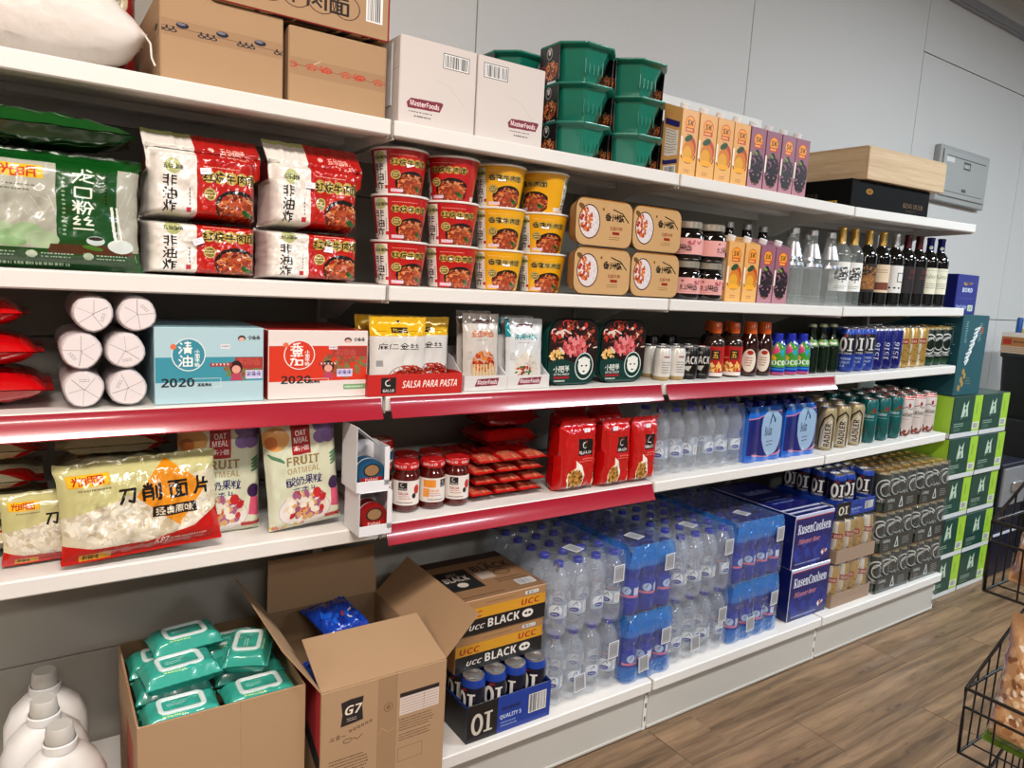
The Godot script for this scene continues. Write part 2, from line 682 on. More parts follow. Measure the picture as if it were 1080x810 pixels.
func make_materials() -> void:
	flat("shelf_white", Color(0.86, 0.85, 0.83), 0.4)
	flat("panel_grey", Color(0.60, 0.59, 0.555), 0.5)
	flat("rail_red", Color(0.60, 0.085, 0.165), 0.22, 0.0, 0.6)
	flat("slot_dark", Color(0.05, 0.05, 0.05), 0.8)
	flat("black_wire", Color(0.03, 0.03, 0.03), 0.35)
	flat("silver", Color(0.78, 0.78, 0.78), 0.28, 0.9)
	flat("gold_metal", Color(0.82, 0.66, 0.36), 0.3, 0.85)
	flat("white_plastic", Color(0.88, 0.88, 0.87), 0.35)
	flat("card_inside", Color(0.52, 0.42, 0.31), 0.9)
	flat("card", Color(0.62, 0.50, 0.37), 0.85)
	flat("white_card", Color(0.84, 0.84, 0.85), 0.6)
	clear("film", Color(0.95, 0.96, 0.98), 0.035, 0.05)
	ripple(M["film"])
	clear("film_blue", Color(0.16, 0.55, 0.88), 0.36, 0.06)
	ripple(M["film_blue"])
	clear("pet", Color(0.80, 0.85, 0.91), 0.17, 0.03)
	clear("pet_blue", Color(0.025, 0.20, 0.66), 0.62, 0.03)
	clear("glass", Color(0.80, 0.84, 0.83), 0.10, 0.02)
	clear("glass_green", Color(0.01, 0.09, 0.02), 0.86, 0.03)
	clear("glass_dark", Color(0.012, 0.012, 0.012), 0.97, 0.04)
	flat("cap_blue", Color(0.05, 0.13, 0.62), 0.35)
	flat("cap_white", Color(0.9, 0.9, 0.9), 0.35)
	flat("cap_red", Color(0.72, 0.04, 0.05), 0.3, 0.0, 0.3)
	flat("cap_orange", Color(0.80, 0.33, 0.04), 0.25, 0.0, 0.3)


# ---------------------------------------------------------------- room
func wood_texture(w: int, h: int, base: Color, dark: Color, sd: int, knots := true) -> ImageTexture:
	var im := Image.create(w, h, false, Image.FORMAT_RGB8)
	var f := FastNoiseLite.new()
	f.seed = sd
	f.frequency = 0.02
	var g := FastNoiseLite.new()
	g.seed = sd + 9
	g.frequency = 0.06
	for y in h:
		for x in w:
			var wob := f.get_noise_2d(x * 0.12, y * 0.9) * 10.0
			var a := f.get_noise_2d(x * 0.10, (y + wob) * 1.6) * 0.8 + g.get_noise_2d(x * 0.16, (y + wob * 1.5) * 3.4) * 0.5
			var kn := 0.0
			if knots:
				kn = smoothstep(0.45, 0.7, f.get_noise_2d(x * 0.5 + 500.0, y * 1.6 + 90.0)) * 0.6
			im.set_pixel(x, y, base.lerp(dark, clampf(0.40 + a * 0.72 + kn, 0.0, 1.0)))
	return ImageTexture.create_from_image(im)


func make_room() -> void:
	var wall := flat("wall_paint", Color(0.77, 0.77, 0.765), 0.8)
	grain(wall, 0.05, 0.05, Vector3(3, 3, 3))
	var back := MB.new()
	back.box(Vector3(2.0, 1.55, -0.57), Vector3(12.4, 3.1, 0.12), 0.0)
	var wb := structure("wall_back", back.done(), flat("joint_shade_backing", Color(0.42, 0.42, 0.41), 0.9))  # darker grey puts the shade of the panel joints into the colour
	var xs := [-4.2, -2.31, -1.08, 0.155, 1.39, 2.655, 3.955, 5.2, 6.38, 8.2]
	for k in xs.size() - 1:
		var top := 3.1
		var pieces := [[0.0, 3.1]]
		if k >= 6:
			pieces = [[0.0, 1.31], [1.314, 2.618], [2.622, 3.1]]
		for p in pieces:
			var b := MB.new()
			var w: float = xs[k + 1] - xs[k] - 0.004
			b.box(Vector3((xs[k] + xs[k + 1]) / 2, (p[0] + p[1]) / 2, -0.505), Vector3(w, p[1] - p[0] - 0.001, 0.01), 0.0008)
			part(wb, "wall_panel", b.done(), wall)
	var trunk := MB.new()
	trunk.box(Vector3(2.0, 2.935, -0.489), Vector3(12.2, 0.045, 0.022), 0.003)
	trunk.box(Vector3(2.0, 2.906, -0.491), Vector3(12.2, 0.012, 0.018), 0.002)
	structure("trim_1", trunk.done(), flat("trunking_grey", Color(0.52, 0.52, 0.54), 0.45))
	var cl := MB.new()
	cl.box(Vector3(2.0, 3.16, 2.85), Vector3(12.4, 0.12, 6.96), 0.0)
	structure("ceiling", cl.done(), flat("ceiling_white", Color(0.66, 0.66, 0.65), 0.9))
	var pale := flat("far_wall", Color(0.52, 0.52, 0.51), 0.85)
	var wl := MB.new()
	wl.box(Vector3(-4.26, 1.55, 2.85), Vector3(0.12, 3.1, 6.96), 0.0)
	structure("wall_left", wl.done(), pale)
	var wr := MB.new()
	wr.box(Vector3(8.26, 1.55, 2.85), Vector3(0.12, 3.1, 6.96), 0.0)
	structure("wall_right", wr.done(), pale)
	var wf := MB.new()
	wf.box(Vector3(2.0, 1.55, 6.39), Vector3(12.4, 3.1, 0.12), 0.0)
	structure("wall_front", wf.done(), pale)

	# laminate floor
	var texs := []
	for k in 3:
		var t := wood_texture(512, 96, Color(0.56, 0.45, 0.335), Color(0.29, 0.215, 0.145), 20 + k)
		var m := flat("laminate_%d" % k, Color.WHITE, 0.42)
		m.albedo_texture = t
		texs.append(m)
	var fl := MB.new()
	fl.box(Vector3(2.0, -0.06, 2.85), Vector3(12.4, 0.1, 6.96), 0.0, [Rect2(0, 0, 9, 30)])
	var floor_ := structure("floor", fl.done(), texs[0])
	var shared := []
	for k in 6:
		var b := MB.new()
		b.box(Vector3(0, -0.005, 0), Vector3(1.198, 0.01, 0.1885), 0.0006, [Rect2(0, 0, 1, 1)])
		for i in b.uv.size():
			b.uv[i] = Vector2(b.uv[i].x + k * 0.37, b.uv[i].y)
			if k % 2:
				b.uv[i].x = -b.uv[i].x
		shared.append(b.done())
	var rows := 0
	for j in 24:
		var z := -0.42 + j * 0.19
		var off := fmod(j * 0.47, 1.2)
		for i in 7:
			var x := -1.4 + i * 1.2 + off
			if z > 1.2 and (x < 0.4):
				continue
			part(floor_, "plank", shared[rng.randi() % 6], texs[rng.randi() % 3], Vector3(x, 0, z))
			rows += 1

	# electrical panel on the wall
	var t := thing("electrical_panel", "grey metal electrical panel on the wall beyond the wooden tray", "panel", Vector3(4.455, 1.925, -0.5))
	part(t, "box", boxm(Vector3(0.55, 0.285, 0.035), 0.004), flat("panel_metal", Color(0.58, 0.59, 0.58), 0.5), Vector3(0, 0, 0.0175))
	var d := paint(256, 128, Color(0.60, 0.61, 0.60))
	d.rect(14, 14, 228, 3, Color(0.2, 0.2, 0.2))
	d.rect(14, 114, 228, 2, Color(0.25, 0.25, 0.25))
	d.rect(14, 18, 44, 14, Color(0.82, 0.82, 0.8))
	d.rect(112, 22, 40, 22, Color(0.12, 0.12, 0.12))
	d.lines(115, 28, 34, 1, 30, Color(0.8, 0.8, 0.78), 4)
	d.rect(116, 100, 26, 9, Color(0.2, 0.2, 0.2))
	part(t, "door", boxm(Vector3(0.5, 0.235, 0.008), 0.002), printed("panel_door", d.tex(), 0.5), Vector3(0, 0.03, 0.039))


# ---------------------------------------------------------------- shelving
func shelf_mesh(depth: float, front: float, lip: float, w: float) -> ArrayMesh:
	var b := MB.new()
	b.box(Vector3(w / 2, -0.003, front - depth / 2), Vector3(w, 0.006, depth - 0.004), 0.0008)
	b.box(Vector3(w / 2, -lip / 2 - 0.0005, front - 0.006), Vector3(w, lip, 0.012), 0.003)
	b.box(Vector3(w / 2, -lip / 2 - 0.0005, front - depth + 0.008), Vector3(w, lip, 0.01), 0.001)
	b.box(Vector3(w / 2, -lip + 0.001, front - 0.022), Vector3(w, 0.002, 0.02), 0.0005)
	for x in [0.002, w - 0.002]:
		b.box(Vector3(x, -lip / 2, front - depth / 2), Vector3(0.003, lip * 0.9, depth - 0.03), 0.0005)
	for z in [0.3, 0.68]:
		b.box(Vector3(w / 2, -0.014, front - depth * z), Vector3(w - 0.01, 0.018, 0.05), 0.002)
	return b.done()


func bracket_mesh() -> ArrayMesh:
	var b := MB.new()
	var o := [Vector2(-0.42, -0.006), Vector2(-0.42, -0.105), Vector2(-0.33, -0.095), Vector2(-0.20, -0.043), Vector2(-0.012, -0.040), Vector2(-0.012, -0.006)]
	var l := []
	var r := []
	for p in o:
		l.append(Vector3(-0.0015, p.y, p.x))
		r.append(Vector3(0.0015, p.y, p.x))
	b.cap(l, Vector3.LEFT, Vector3.BACK)
	b.cap(r, Vector3.RIGHT, Vector3.BACK)
	for i in o.size():
		var j := (i + 1) % o.size()
		b.quad(l[i], r[i], r[j], l[j])
	return b.done()


func rail_mesh(w: float, h: float) -> ArrayMesh:
	# strip that leans out towards its lower edge
	var rings := []
	for k in 9:
		var q := 1.0 - k / 8.0
		var p := Vector3(0, -h * q, 0.002 + 0.018 * pow(q, 1.5))
		rings.append([p, p + Vector3(w, 0, 0)])
	var b := MB.new()
	b.loft(rings, Rect2(0, 0, 1, 1), false)
	b.box(Vector3(w / 2, -h - 0.0008, 0.0185), Vector3(w, 0.0022, 0.005), 0.0005)
	return b.done()


func make_shelving() -> void:
	var white: Material = M["shelf_white"]
	var up := shelf_mesh(0.42, 0.0, 0.034, 0.892)
	var base := shelf_mesh(0.49, 0.068, 0.036, 0.892)
	var br := bracket_mesh()
	var about := ["white metal shelving bay of packet noodles at the left end", "white metal shelving bay of noodle cups, second from the left", "white metal shelving bay of bottled water, third from the left", "white metal shelving bay of wine and canned beer at the right end"]
	for k in 4:
		var bw := 0.922 if k == 3 else 0.892
		if k == 3:
			up = shelf_mesh(0.42, 0.0, 0.034, bw)
			base = shelf_mesh(0.49, 0.068, 0.036, bw)
		var t := thing("shelving_bay", about[k], "shelving", Vector3(k * BAY, 0, 0), 0.0, "shelving bays in one row")
		# back: separate sheets, one above the other
		for y in [0.03, 0.417, 0.81, 1.20, 1.59]:
			part(t, "back_panel", boxm(Vector3(0.868, 0.386 if y > 0.1 else 0.384, 0.012), 0.001), M["panel_grey"], Vector3(0.45, y, -0.437))
		if k == 2:
			var cap_ := MB.new()
			cap_.box(Vector3(0.45, 2.024, -0.437), Vector3(0.868, 0.094, 0.014), 0.002)
			part(t, "top_rail", cap_.done(), white)
		for x in ([0.0, 0.9] if k == 0 else [0.9 if k < 3 else 0.92]):
			part(t, "upright", boxm(Vector3(0.028, 1.98, 0.048), 0.002), white, Vector3(x, 0, -0.448))
		var ys := [S1, S2, S3, S4]
		for j in 4:
			var s := part(t, "shelf", up, white, Vector3(0.004, ys[j] - 0.0008, 0), Vector3(0, 0, TILT if k == 3 else 0.0))
			for x in [0.003, bw - 0.003]:
				part(s, "bracket", br, white, Vector3(x, 0, 0))
			if (j == 2 and k < 3) or (j == 3 and k == 1):
				part(s, "price_rail", rail_mesh(0.878, 0.044), M["rail_red"], Vector3(0.008, -0.0015, 0.001))
		var d := part(t, "base_deck", base, white, Vector3(0.004, S0 - 0.0008, 0))
		var kick := MB.new()
		kick.box(Vector3(bw / 2 + 0.003, 0.072, 0.042), Vector3(bw - 0.012, 0.138, 0.008), 0.001)
		kick.box(Vector3(bw / 2 + 0.003, 0.008, 0.045), Vector3(bw - 0.012, 0.008, 0.01), 0.001)
		part(t, "kick_plate", kick.done(), flat("kick_grey", Color(0.72, 0.71, 0.68), 0.45))
		for x in ([0.0, 0.9] if k == 0 else [0.9 if k < 3 else 0.92]):
			var foot := MB.new()
			foot.box(Vector3(x, 0.07, -0.19), Vector3(0.012, 0.14, 0.45), 0.002)
			foot.box(Vector3(x, 0.07, 0.043), Vector3(0.014, 0.14, 0.006), 0.001)
			var ft := part(t, "foot", foot.done(), white)
			for y in [0.03, 0.075, 0.118]:
				part(ft, "slot", boxm(Vector3(0.005, 0.016, 0.001), 0.0), M["slot_dark"], Vector3(x, y, 0.0462))


# ---------------------------------------------------------------- shared stock builders
func sticker(parent: Node, at: Vector3, turn := Vector3.ZERO, w := 0.022, h := 0.014) -> void:
	if not X.has("sticker"):
		var p := paint(64, 40, Color(0.94, 0.92, 0.94))
		p.lines(6, 8, 50, 1, 8, Color(0.6, 0.55, 0.65), 2)
		p.lines(10, 20, 40, 1, 12, Color(0.4, 0.35, 0.5), 3)
		X["sticker"] = p.tex()
	part(parent, "price_sticker", boxm(Vector3(w, h, 0.0008), 0.0), printed("sticker", X["sticker"], 0.5), at, turn)


func can_mesh(r: float, h: float) -> ArrayMesh:
	return lathem([Vector2(0, 0.004), Vector2(r * 0.72, 0.004), Vector2(r * 0.8, 0.0), Vector2(r * 0.9, 0.004), Vector2(r, 0.013), Vector2(r, h - 0.017), Vector2(r * 0.86, h - 0.004)], 22, Rect2(0.25, 0, 1, 1))


func can_lid_mesh(r: float, h: float) -> ArrayMesh:
	var b := MB.new()
	b.lathe([Vector2(r * 0.86, h - 0.004), Vector2(r * 0.87, h), Vector2(r * 0.82, h), Vector2(r * 0.79, h - 0.005), Vector2(0, h - 0.005)], 22)
	var t := MB.new()
	b.box(Vector3(0, h - 0.0035, r * 0.2), Vector3(0.014, 0.0016, 0.022), 0.0006)
	return b.done()


# one drink can, its origin at its base
func can_part(parent: Node, m: Material, lid: Material, at: Vector3, turn: float, r := 0.033, h := 0.168) -> MeshInstance3D:
	var k := "can%s_%s" % [r, h]
	if not mesh_cache.has(k):
		mesh_cache[k] = [can_mesh(r, h), can_lid_mesh(r, h)]
	var c := part(parent, "can", mesh_cache[k][0], m, at, Vector3(0, turn, 0))
	part(c, "lid", mesh_cache[k][1], lid)
	return c


func can_thing(called: String, label: String, group: String, m: Material, lid: Material, at: Vector3, turn: float, r := 0.033, h := 0.168) -> void:
	var t := thing(called, label, "can", at, turn, group)
	var k := "can%s_%s" % [r, h]
	if not mesh_cache.has(k):
		mesh_cache[k] = [can_mesh(r, h), can_lid_mesh(r, h)]
	part(t, "body", mesh_cache[k][0], m)
	part(t, "lid", mesh_cache[k][1], lid)


# plain corrugated carton with tape along the middle; print: painter call on the front picture
func carton(called: String, label: String, s: Vector3, at: Vector3, tex: Texture2D, faces: Array, rough := 0.85, group := "") -> Node3D:
	var t := thing(called, label, "carton", at, 0.0, group)
	part(t, "body", boxm(s, 0.0022, faces), printed(called + str(used[called]), tex, rough), Vector3(0, 0, -s.z / 2))
	return t


func speckle(p: Painter, n: int, c: Color, sd: int) -> void:
	var r := RandomNumberGenerator.new()
	r.seed = sd
	for k in n:
		p.rect(r.randi() % p.W, r.randi() % p.H, r.randi_range(1, 3), 1, c)


# ---------------------------------------------------------------- top shelf
func stock_top_shelf() -> void:
	# sacks and the red bag between sacks and cartons
	var sackm := flat("sack_white", Color(0.88, 0.85, 0.82), 0.42, 0.0, 0.15)
	grain(sackm, 0.03, 0.25, Vector3(2.5, 2.5, 2.5), 5)
	var t := thing("rice_sack", "white woven sack lying on its side at the left end of the top shelf", "sack", Vector3(0.012, S1 + 0.1055, -0.155))
	var sb := MB.new()
	var fn := FastNoiseLite.new()
	fn.seed = 4
	fn.frequency = 2.2
	var rings := []
	for j in 49:
		var u := j / 48.0 * 2.0 - 1.0
		var k := pow(maxf(0.0, 1.0 - pow(absf(u), 3.2)), 0.62)
		var ring := []
		for i in 44:
			var a := -TAU * i / 44
			var y := sin(a)
			var z := cos(a)
			y = signf(y) * pow(absf(y), 0.85) * (0.035 + 0.075 * k if u < 0.0 else 0.010 + 0.100 * k)
			y = maxf(y, -0.104)
			z = signf(z) * pow(absf(z), 0.85) * (0.075 + 0.05 * k)
			var p := Vector3(u * 0.415, y - 0.02 * absf(u), z)
			p += Vector3(0, 1, 0.6) * (fn.get_noise_3dv(p * 1.6) * 0.016 + absf(fn.get_noise_3dv(p * Vector3(5, 9, 5))) * 0.012) * (0.4 + k)
			p.y = maxf(p.y, -0.104)
			ring.append(p)
		rings.append(ring)
	sb.loft(rings)
	sb.cap(rings[0], Vector3.LEFT, Vector3.BACK)
	sb.cap(rings[-1], Vector3.RIGHT, Vector3.BACK)
	part(t, "bag", sb.done(), sackm)
	var seam := MB.new()
	var sp := []
	for i in 14:
		var z := -0.068 + 0.136 * i / 13.0
		sp.append(Vector3(0.415 + 0.004 * sin(i * 2.3), -0.02 + 0.003 * sin(i * 1.7), z))
	seam.tube(sp, 0.004, 5)
	seam.tube([Vector3(0.416, -0.02, 0.068), Vector3(0.424, -0.035, 0.077), Vector3(0.425, -0.06, 0.08), Vector3(0.43, -0.075, 0.085)], 0.002, 5)
	part(t, "stitched_seam", seam.done(), flat("thread", Color(0.9, 0.88, 0.85), 0.8))
	var sm := bag(0.34, 0.32, 0.10, 0.04, 0.05, 3.0, 0.004, 12)
	solo("rice_sack", sm, sackm, "white sack standing upright behind the lying sack on the top shelf", "sack", Vector3(0.19, S1 + 0.001, -0.352), Vector3(0, 0, 0))
	var rp := paint(256, 256, Color(0.55, 0.06, 0.07))
	rp.ell(60, 60, 40, 26, Color(0.75, 0.7, 0.6), 0.4)
	rp.heap(60, 60, 36, 24, [Color(0.5, 0.45, 0.3), Color(0.3, 0.35, 0.2), Color(0.8, 0.75, 0.6)], 40, 7)
	var red_tex := rp.tex()
	solo("red_bag", bag(0.072, 0.26, 0.06, 0.04, 0.06, 3.0, 0.003, 14), printed("red_bag", red_tex, 0.3, 0.0, 0.4), "dark red bag wedged between the white sacks and brown carton", "bag", Vector3(0.403, S1 + 0.001, -0.31), Vector3.ZERO)

	# brown cartons
	var brown := Color(0.655, 0.53, 0.395)
	var p := paint(512, 400, brown)
	speckle(p, 500, Color(0.62, 0.50, 0.37), 3)
	p.rect(0, 118, 256, 74, Color(0.615, 0.49, 0.36))
	p.line([Vector2(0, 152), Vector2(256, 158)], 2, Color(0.30, 0.18, 0.12))
	for k in 4:
		var x := -10.0 + k * 82
		p.ell(x + 52, 138, 13, 13, Color(0.08, 0.09, 0.16))
		p.ell(x + 50, 133, 9, 6, Color(0.45, 0.45, 0.5))
		for q in 3:
			p.ring(x + 8 + q * 13, 168, 5.5, 6, 3, Color(0.1, 0.1, 0.14))
			p.line([Vector2(x + 8 + q * 13, 150), Vector2(x + 8 + q * 13, 160)], 4, Color(0.12, 0.12, 0.15))
	p.rect(256, 0, 256, 400, brown)
	p.ell(300, 140, 15, 17, Color(0.08, 0.09, 0.16))
	p.rect(256, 118, 256, 74, Color(0.615, 0.49, 0.36))
	p.ell(480, 140, 13, 14, Color(0.08, 0.09, 0.16))
	var F := Rect2(0, 0, 0.5, 1)
	var G := Rect2(0.5, 0, 0.5, 1)
	var B := Rect2(0.5, 0.7, 0.3, 0.25)
	carton("brown_carton", "brown carton sealed with tape printed in dark blue, beside the white sack", Vector3(0.228, 0.166, 0.34), Vector3(0.562, S1, -0.05), p.tex(), [F, B, B, G, B, B], 0.85, "brown cartons on the top shelf")
	p = paint(512, 400, brown)
	speckle(p, 500, Color(0.62, 0.50, 0.37), 8)
	p.rect(0, 150, 256, 90, Color(0.615, 0.49, 0.36))
	p.line([Vector2(0, 188), Vector2(256, 200)], 2, Color(0.35, 0.16, 0.12))
	for k in 3:
		var x := 6.0 + k * 90
		p.ring(x, 190, 11, 12, 5, Color(0.72, 0.22, 0.14))
		p.han("合谷", x + 34, 172 + k * 3, 30, Color(0.72, 0.22, 0.14), 0.13)
	p.line([Vector2(60, 172), Vector2(78, 150)], 2, Color(0.85, 0.8, 0.72))
	carton("brown_carton", "brown carton sealed with tape printed in red, beside the white cartons", Vector3(0.216, 0.158, 0.34), Vector3(0.795, S1, -0.05), p.tex(), [F, B, B, B, B, B], 0.85, "brown cartons on the top shelf")
	# printed noodle carton lying on both
	p = paint(512, 300, brown)
	p.rect(0, 0, 512, 34, Color(0.60, 0.12, 0.12))
	p.poly(PackedVector2Array([Vector2(150, 30), Vector2(310, 34), Vector2(470, 90), Vector2(512, 130), Vector2(512, 0), Vector2(150, 0)]), Color(0.62, 0.12, 0.12))
	p.poly(PackedVector2Array([Vector2(300, 26), Vector2(360, 60), Vector2(440, 44), Vector2(400, 20)]), Color(0.72, 0.55, 0.38))
	for k in 5:
		var x := 36.0 + k * 76
		p.ring(x + 33, 217, 42, 44, 3, Color(0.25, 0.13, 0.08))
	p.han("红烧牛肉面", 42, 186, 60, Color(0.12, 0.07, 0.05), 0.12, false, 0.15)
	p.barcode(436, 150, 54, 96, false)
	p.rect(508, 0, 4, 300, Color(0.55, 0.1, 0.1))
	carton("printed_carton", "red and brown noodle carton lying across the two brown cartons", Vector3(0.362, 0.17, 0.33), Vector3(0.722, S1 + 0.167, -0.04), p.tex(), [Rect2(0, 0, 1, 1), Rect2(0.98, 0, 0.02, 1), B, Rect2(0, 0.1, 0.02, 0.1), Rect2(0, 0.8, 0.3, 0.2), Rect2(0, 0.8, 0.3, 0.2)], 0.8)

	# white cartons
	var wb := Color(0.80, 0.77, 0.75)
	for k in 2:
		p = paint(512, 256, wb)
		p.barcode(140 if k == 0 else 18, 22 if k == 0 else 18, 92, 46)
		var bx := 22 if k == 0 else 118
		p.poly(PackedVector2Array([Vector2(bx, 190), Vector2(bx + 14, 176), Vector2(bx + 118, 174), Vector2(bx + 124, 178), Vector2(bx + 112, 204), Vector2(bx + 4, 206)]), Color(0.45, 0.10, 0.19))
		p.txt("MasterFoods", bx + 12, 198, 15, Color(0.92, 0.88, 0.86), false, 98)
		p.lines(bx + 8, 214, 96, 1, 8, Color(0.25, 0.22, 0.22), 4)
		p.lines(bx + 26, 226, 66, 1, 12, Color(0.3, 0.27, 0.27), 6)
		p.line([Vector2(120, 110), Vector2(160, 118), Vector2(220, 170)], 1.5, Color(0.72, 0.69, 0.67))
		p.rect(256, 0, 256, 256, Color(0.78, 0.75, 0.73))
		p.rect(256, 90, 256, 2, Color(0.6, 0.58, 0.56))
		p.ring(380, 50, 50, 22, 4, Color(0.25, 0.25, 0.25))
		p.line([Vector2(330, 110), Vector2(430, 150)], 6, Color(0.2, 0.2, 0.2))
		p.line([Vector2(330, 150), Vector2(430, 110)], 6, Color(0.2, 0.2, 0.2))
		for q in 6:
			p.rect(310 + q * 24, 176, 16, 60, Color(0.22, 0.22, 0.22))
		var lab: String = ["white carton with barcode and dark red emblem at its lower left", "white carton with barcode and dark red emblem at its lower right"][k]
		var fr := Rect2(0, 0, 0.5, 1)
		var pl := Rect2(0.02, 0.35, 0.2, 0.2)
		var c := carton("white_carton", lab, Vector3(0.196, 0.19, 0.30), Vector3(1.0235 + k * 0.2, S1, -0.03), p.tex(), [fr, pl, pl, Rect2(0.5, 0, 0.5, 1), pl, pl], 0.65, "white cartons on the top shelf")
		var tab := MB.new()
		tab.box(Vector3(-0.099, 0.112, -0.16), Vector3(0.0015, 0.135, 0.24), 0.0005)
		part(c, "flap", tab.done(), M["white_card"])

	# stacked green bowls with printed sleeves
	var bm := flat("bowl_green", Color(0.08, 0.46, 0.38), 0.25, 0.0, 0.4)
	p = paint(256, 256, Color(0.06, 0.06, 0.07))
	p.ring(128, 60, 34, 40, 5, Color(0.75, 0.75, 0.72))
	p.ell(128, 52, 16, 20, Color(0.8, 0.8, 0.78))
	p.ell(112, 34, 8, 6, Color(0.8, 0.8, 0.78))
	p.ell(144, 34, 8, 6, Color(0.8, 0.8, 0.78))
	p.heap(128, 185, 110, 62, [Color(0.62, 0.2, 0.12), Color(0.8, 0.45, 0.2), Color(0.25, 0.1, 0.06), Color(0.85, 0.65, 0.45), Color(0.5, 0.1, 0.08)], 150, 13, 5, 0.3)
	var sleeve_m := printed("bowl_sleeve", p.tex(), 0.3, 0.0, 0.4)
	var bowl_mesh := MB.new()
	var rr := [[0.122, 0.0], [0.130, 0.005], [0.152, 0.05], [0.172, 0.083], [0.178, 0.087], [0.203, 0.091], [0.206, 0.097], [0.198, 0.0985]]
	var rgs := []
	for a in rr:
		var cut := 0.048 if a[1] < 0.086 else 0.052
		rgs.append(octagon(a[0] * 0.935, a[0] * 0.925, cut * 0.95, a[1]))
	bowl_mesh.loft(rgs)
	bowl_mesh.cap(rgs[0], Vector3.DOWN, Vector3.RIGHT, Vector3.BACK)
	bowl_mesh.cap(rgs[-1], Vector3.UP, Vector3.RIGHT, Vector3.BACK)
	var bmesh := bowl_mesh.done()
	var rib := MB.new()
	for a in 5:
		rib.box(Vector3(-0.03 + a * 0.015, 0.05, 0.0695), Vector3(0.003, 0.05, 0.003), 0.001)
	var slv := MB.new()
	slv.box(Vector3(0, 0.05, -0.005), Vector3(0.0016, 0.094, 0.088), 0.0004, [Rect2(0, 0, 1, 1)])
	var slid := MB.new()
	slid.box(Vector3(0, 0.0993, -0.005), Vector3(0.186, 0.0012, 0.088), 0.0003, [Rect2(0, 0, 1, 1)])
	var smesh := slv.done()
	var lmesh := slid.done()
	var ribm := rib.done()
	var order := ["bottom", "middle", "top"]
	for st in [[1.513, -0.142, "left"], [1.713, -0.142, "right"], [1.426, -0.331, "rear"]]:
		for k in 3:
			var lab := "green hotpot bowl in a dark printed sleeve, %s of the %s stack" % [order[k], st[2]]
			var o := thing("hotpot_bowl", lab, "bowl", Vector3(st[0] + [0.0, 0.002, -0.003][k], S1 + k * 0.1005, st[1]), [0.01, -0.02, 0.0][k], "green hotpot bowls on the top shelf")
			part(o, "bowl", bmesh, bm)
			part(o, "ribs", ribm, bm)
			for sx in [-1.0, 1.0]:
				part(o, "sleeve_side", smesh, sleeve_m, Vector3(sx * 0.0925, 0, 0), Vector3(0, 0, -sx * 0.02))
			part(o, "sleeve_top", lmesh, sleeve_m)
	solo("black_carton", boxm(Vector3(0.11, 0.205, 0.13), 0.002), flat("black_card", Color(0.02, 0.02, 0.02), 0.5), "plain black box behind the first juice carton on the top shelf", "box", Vector3(1.92, S1, -0.30))

	# juice cartons
	make_juice()
	var names := ["first", "second", "third", "fourth"]
	var jx := [1.851, 1.932, 2.009, 2.087, 2.166, 2.246, 2.323, 2.400]
	for k in 8:
		var kind := 0 if k < 4 else 1
		juice(kind, "%s juice carton on the top shelf, %s of four from the left" % [["orange mango", "purple berry"][kind], names[k % 4]], Vector3(jx[k], S1, -0.066), [0.04, -0.03, 0.0, -0.02, 0.0, -0.03, 0.02, -0.02][k], "juice cartons on the top shelf")

	# black gift box and wooden tray on it
	p = paint(512, 128, Color(0.025, 0.022, 0.022))
	p.ell(64, 44, 13, 13, Color(0.60, 0.45, 0.18))
	p.ell(64, 44, 9, 9, Color(0.45, 0.33, 0.12))
	p.txt("KING DUER", 200, 92, 22, Color(0.45, 0.36, 0.26), true, 84)
	p.lines(214, 104, 50, 1, 10, Color(0.35, 0.28, 0.2), 3)
	p.txt("KING DUER", 330, 76, 18, Color(0.30, 0.26, 0.2), true, 90)
	p.rect(446, 92, 30, 16, Color(0.75, 0.58, 0.2))
	p.rect(451, 97, 20, 6, Color(0.25, 0.12, 0.05))
	p.rect(416, 100, 20, 3, Color(0.4, 0.35, 0.3))
	var FL := Rect2(0, 0, 0.6, 1)
	var SL := Rect2(0.6, 0, 0.4, 1)
	var PL := Rect2(0.3, 0.1, 0.05, 0.1)
	var kb := carton("gift_box", "flat black gift box with gold seal under the wooden tray", Vector3(0.56, 0.108, 0.30), Vector3(3.025, deck(S1, 2.745), -0.05), p.tex(), [FL, PL, PL, SL, PL, PL], 0.6)
	kb.rotation.z = TILT
	M["gift_box0"].metallic_specular = 0.2
	M["black_card"].metallic_specular = 0.2
	kb.position.y = deck(S1, 3.025)
	var wt := wood_texture(256, 128, Color(0.80, 0.70, 0.56), Color(0.68, 0.56, 0.42), 41, false)
	var wm := printed("pale_wood", wt, 0.6)
	var tr := thing("wooden_tray", "pale wooden crate lid resting on the flat black gift box", "tray", Vector3(3.085, deck(S1, 3.085) + 0.1095, -0.19))
	tr.rotation.z = TILT
	part(tr, "front_board", boxm(Vector3(0.57, 0.115, 0.01), 0.0015), wm, Vector3(0, 0, 0.155))
	part(tr, "rear_board", boxm(Vector3(0.57, 0.115, 0.01), 0.0015), wm, Vector3(0, 0, -0.155))
	for sx in [-1.0, 1.0]:
		part(tr, "side_board", boxm(Vector3(0.01, 0.115, 0.30), 0.0015), wm, Vector3(sx * 0.28, 0, 0))
	part(tr, "bottom_board", boxm(Vector3(0.548, 0.006, 0.30), 0.001), wm, Vector3(0, 0.001, 0))
	part(tr, "top_board", boxm(Vector3(0.565, 0.005, 0.305), 0.001), wm, Vector3(0, 0.1155, 0))


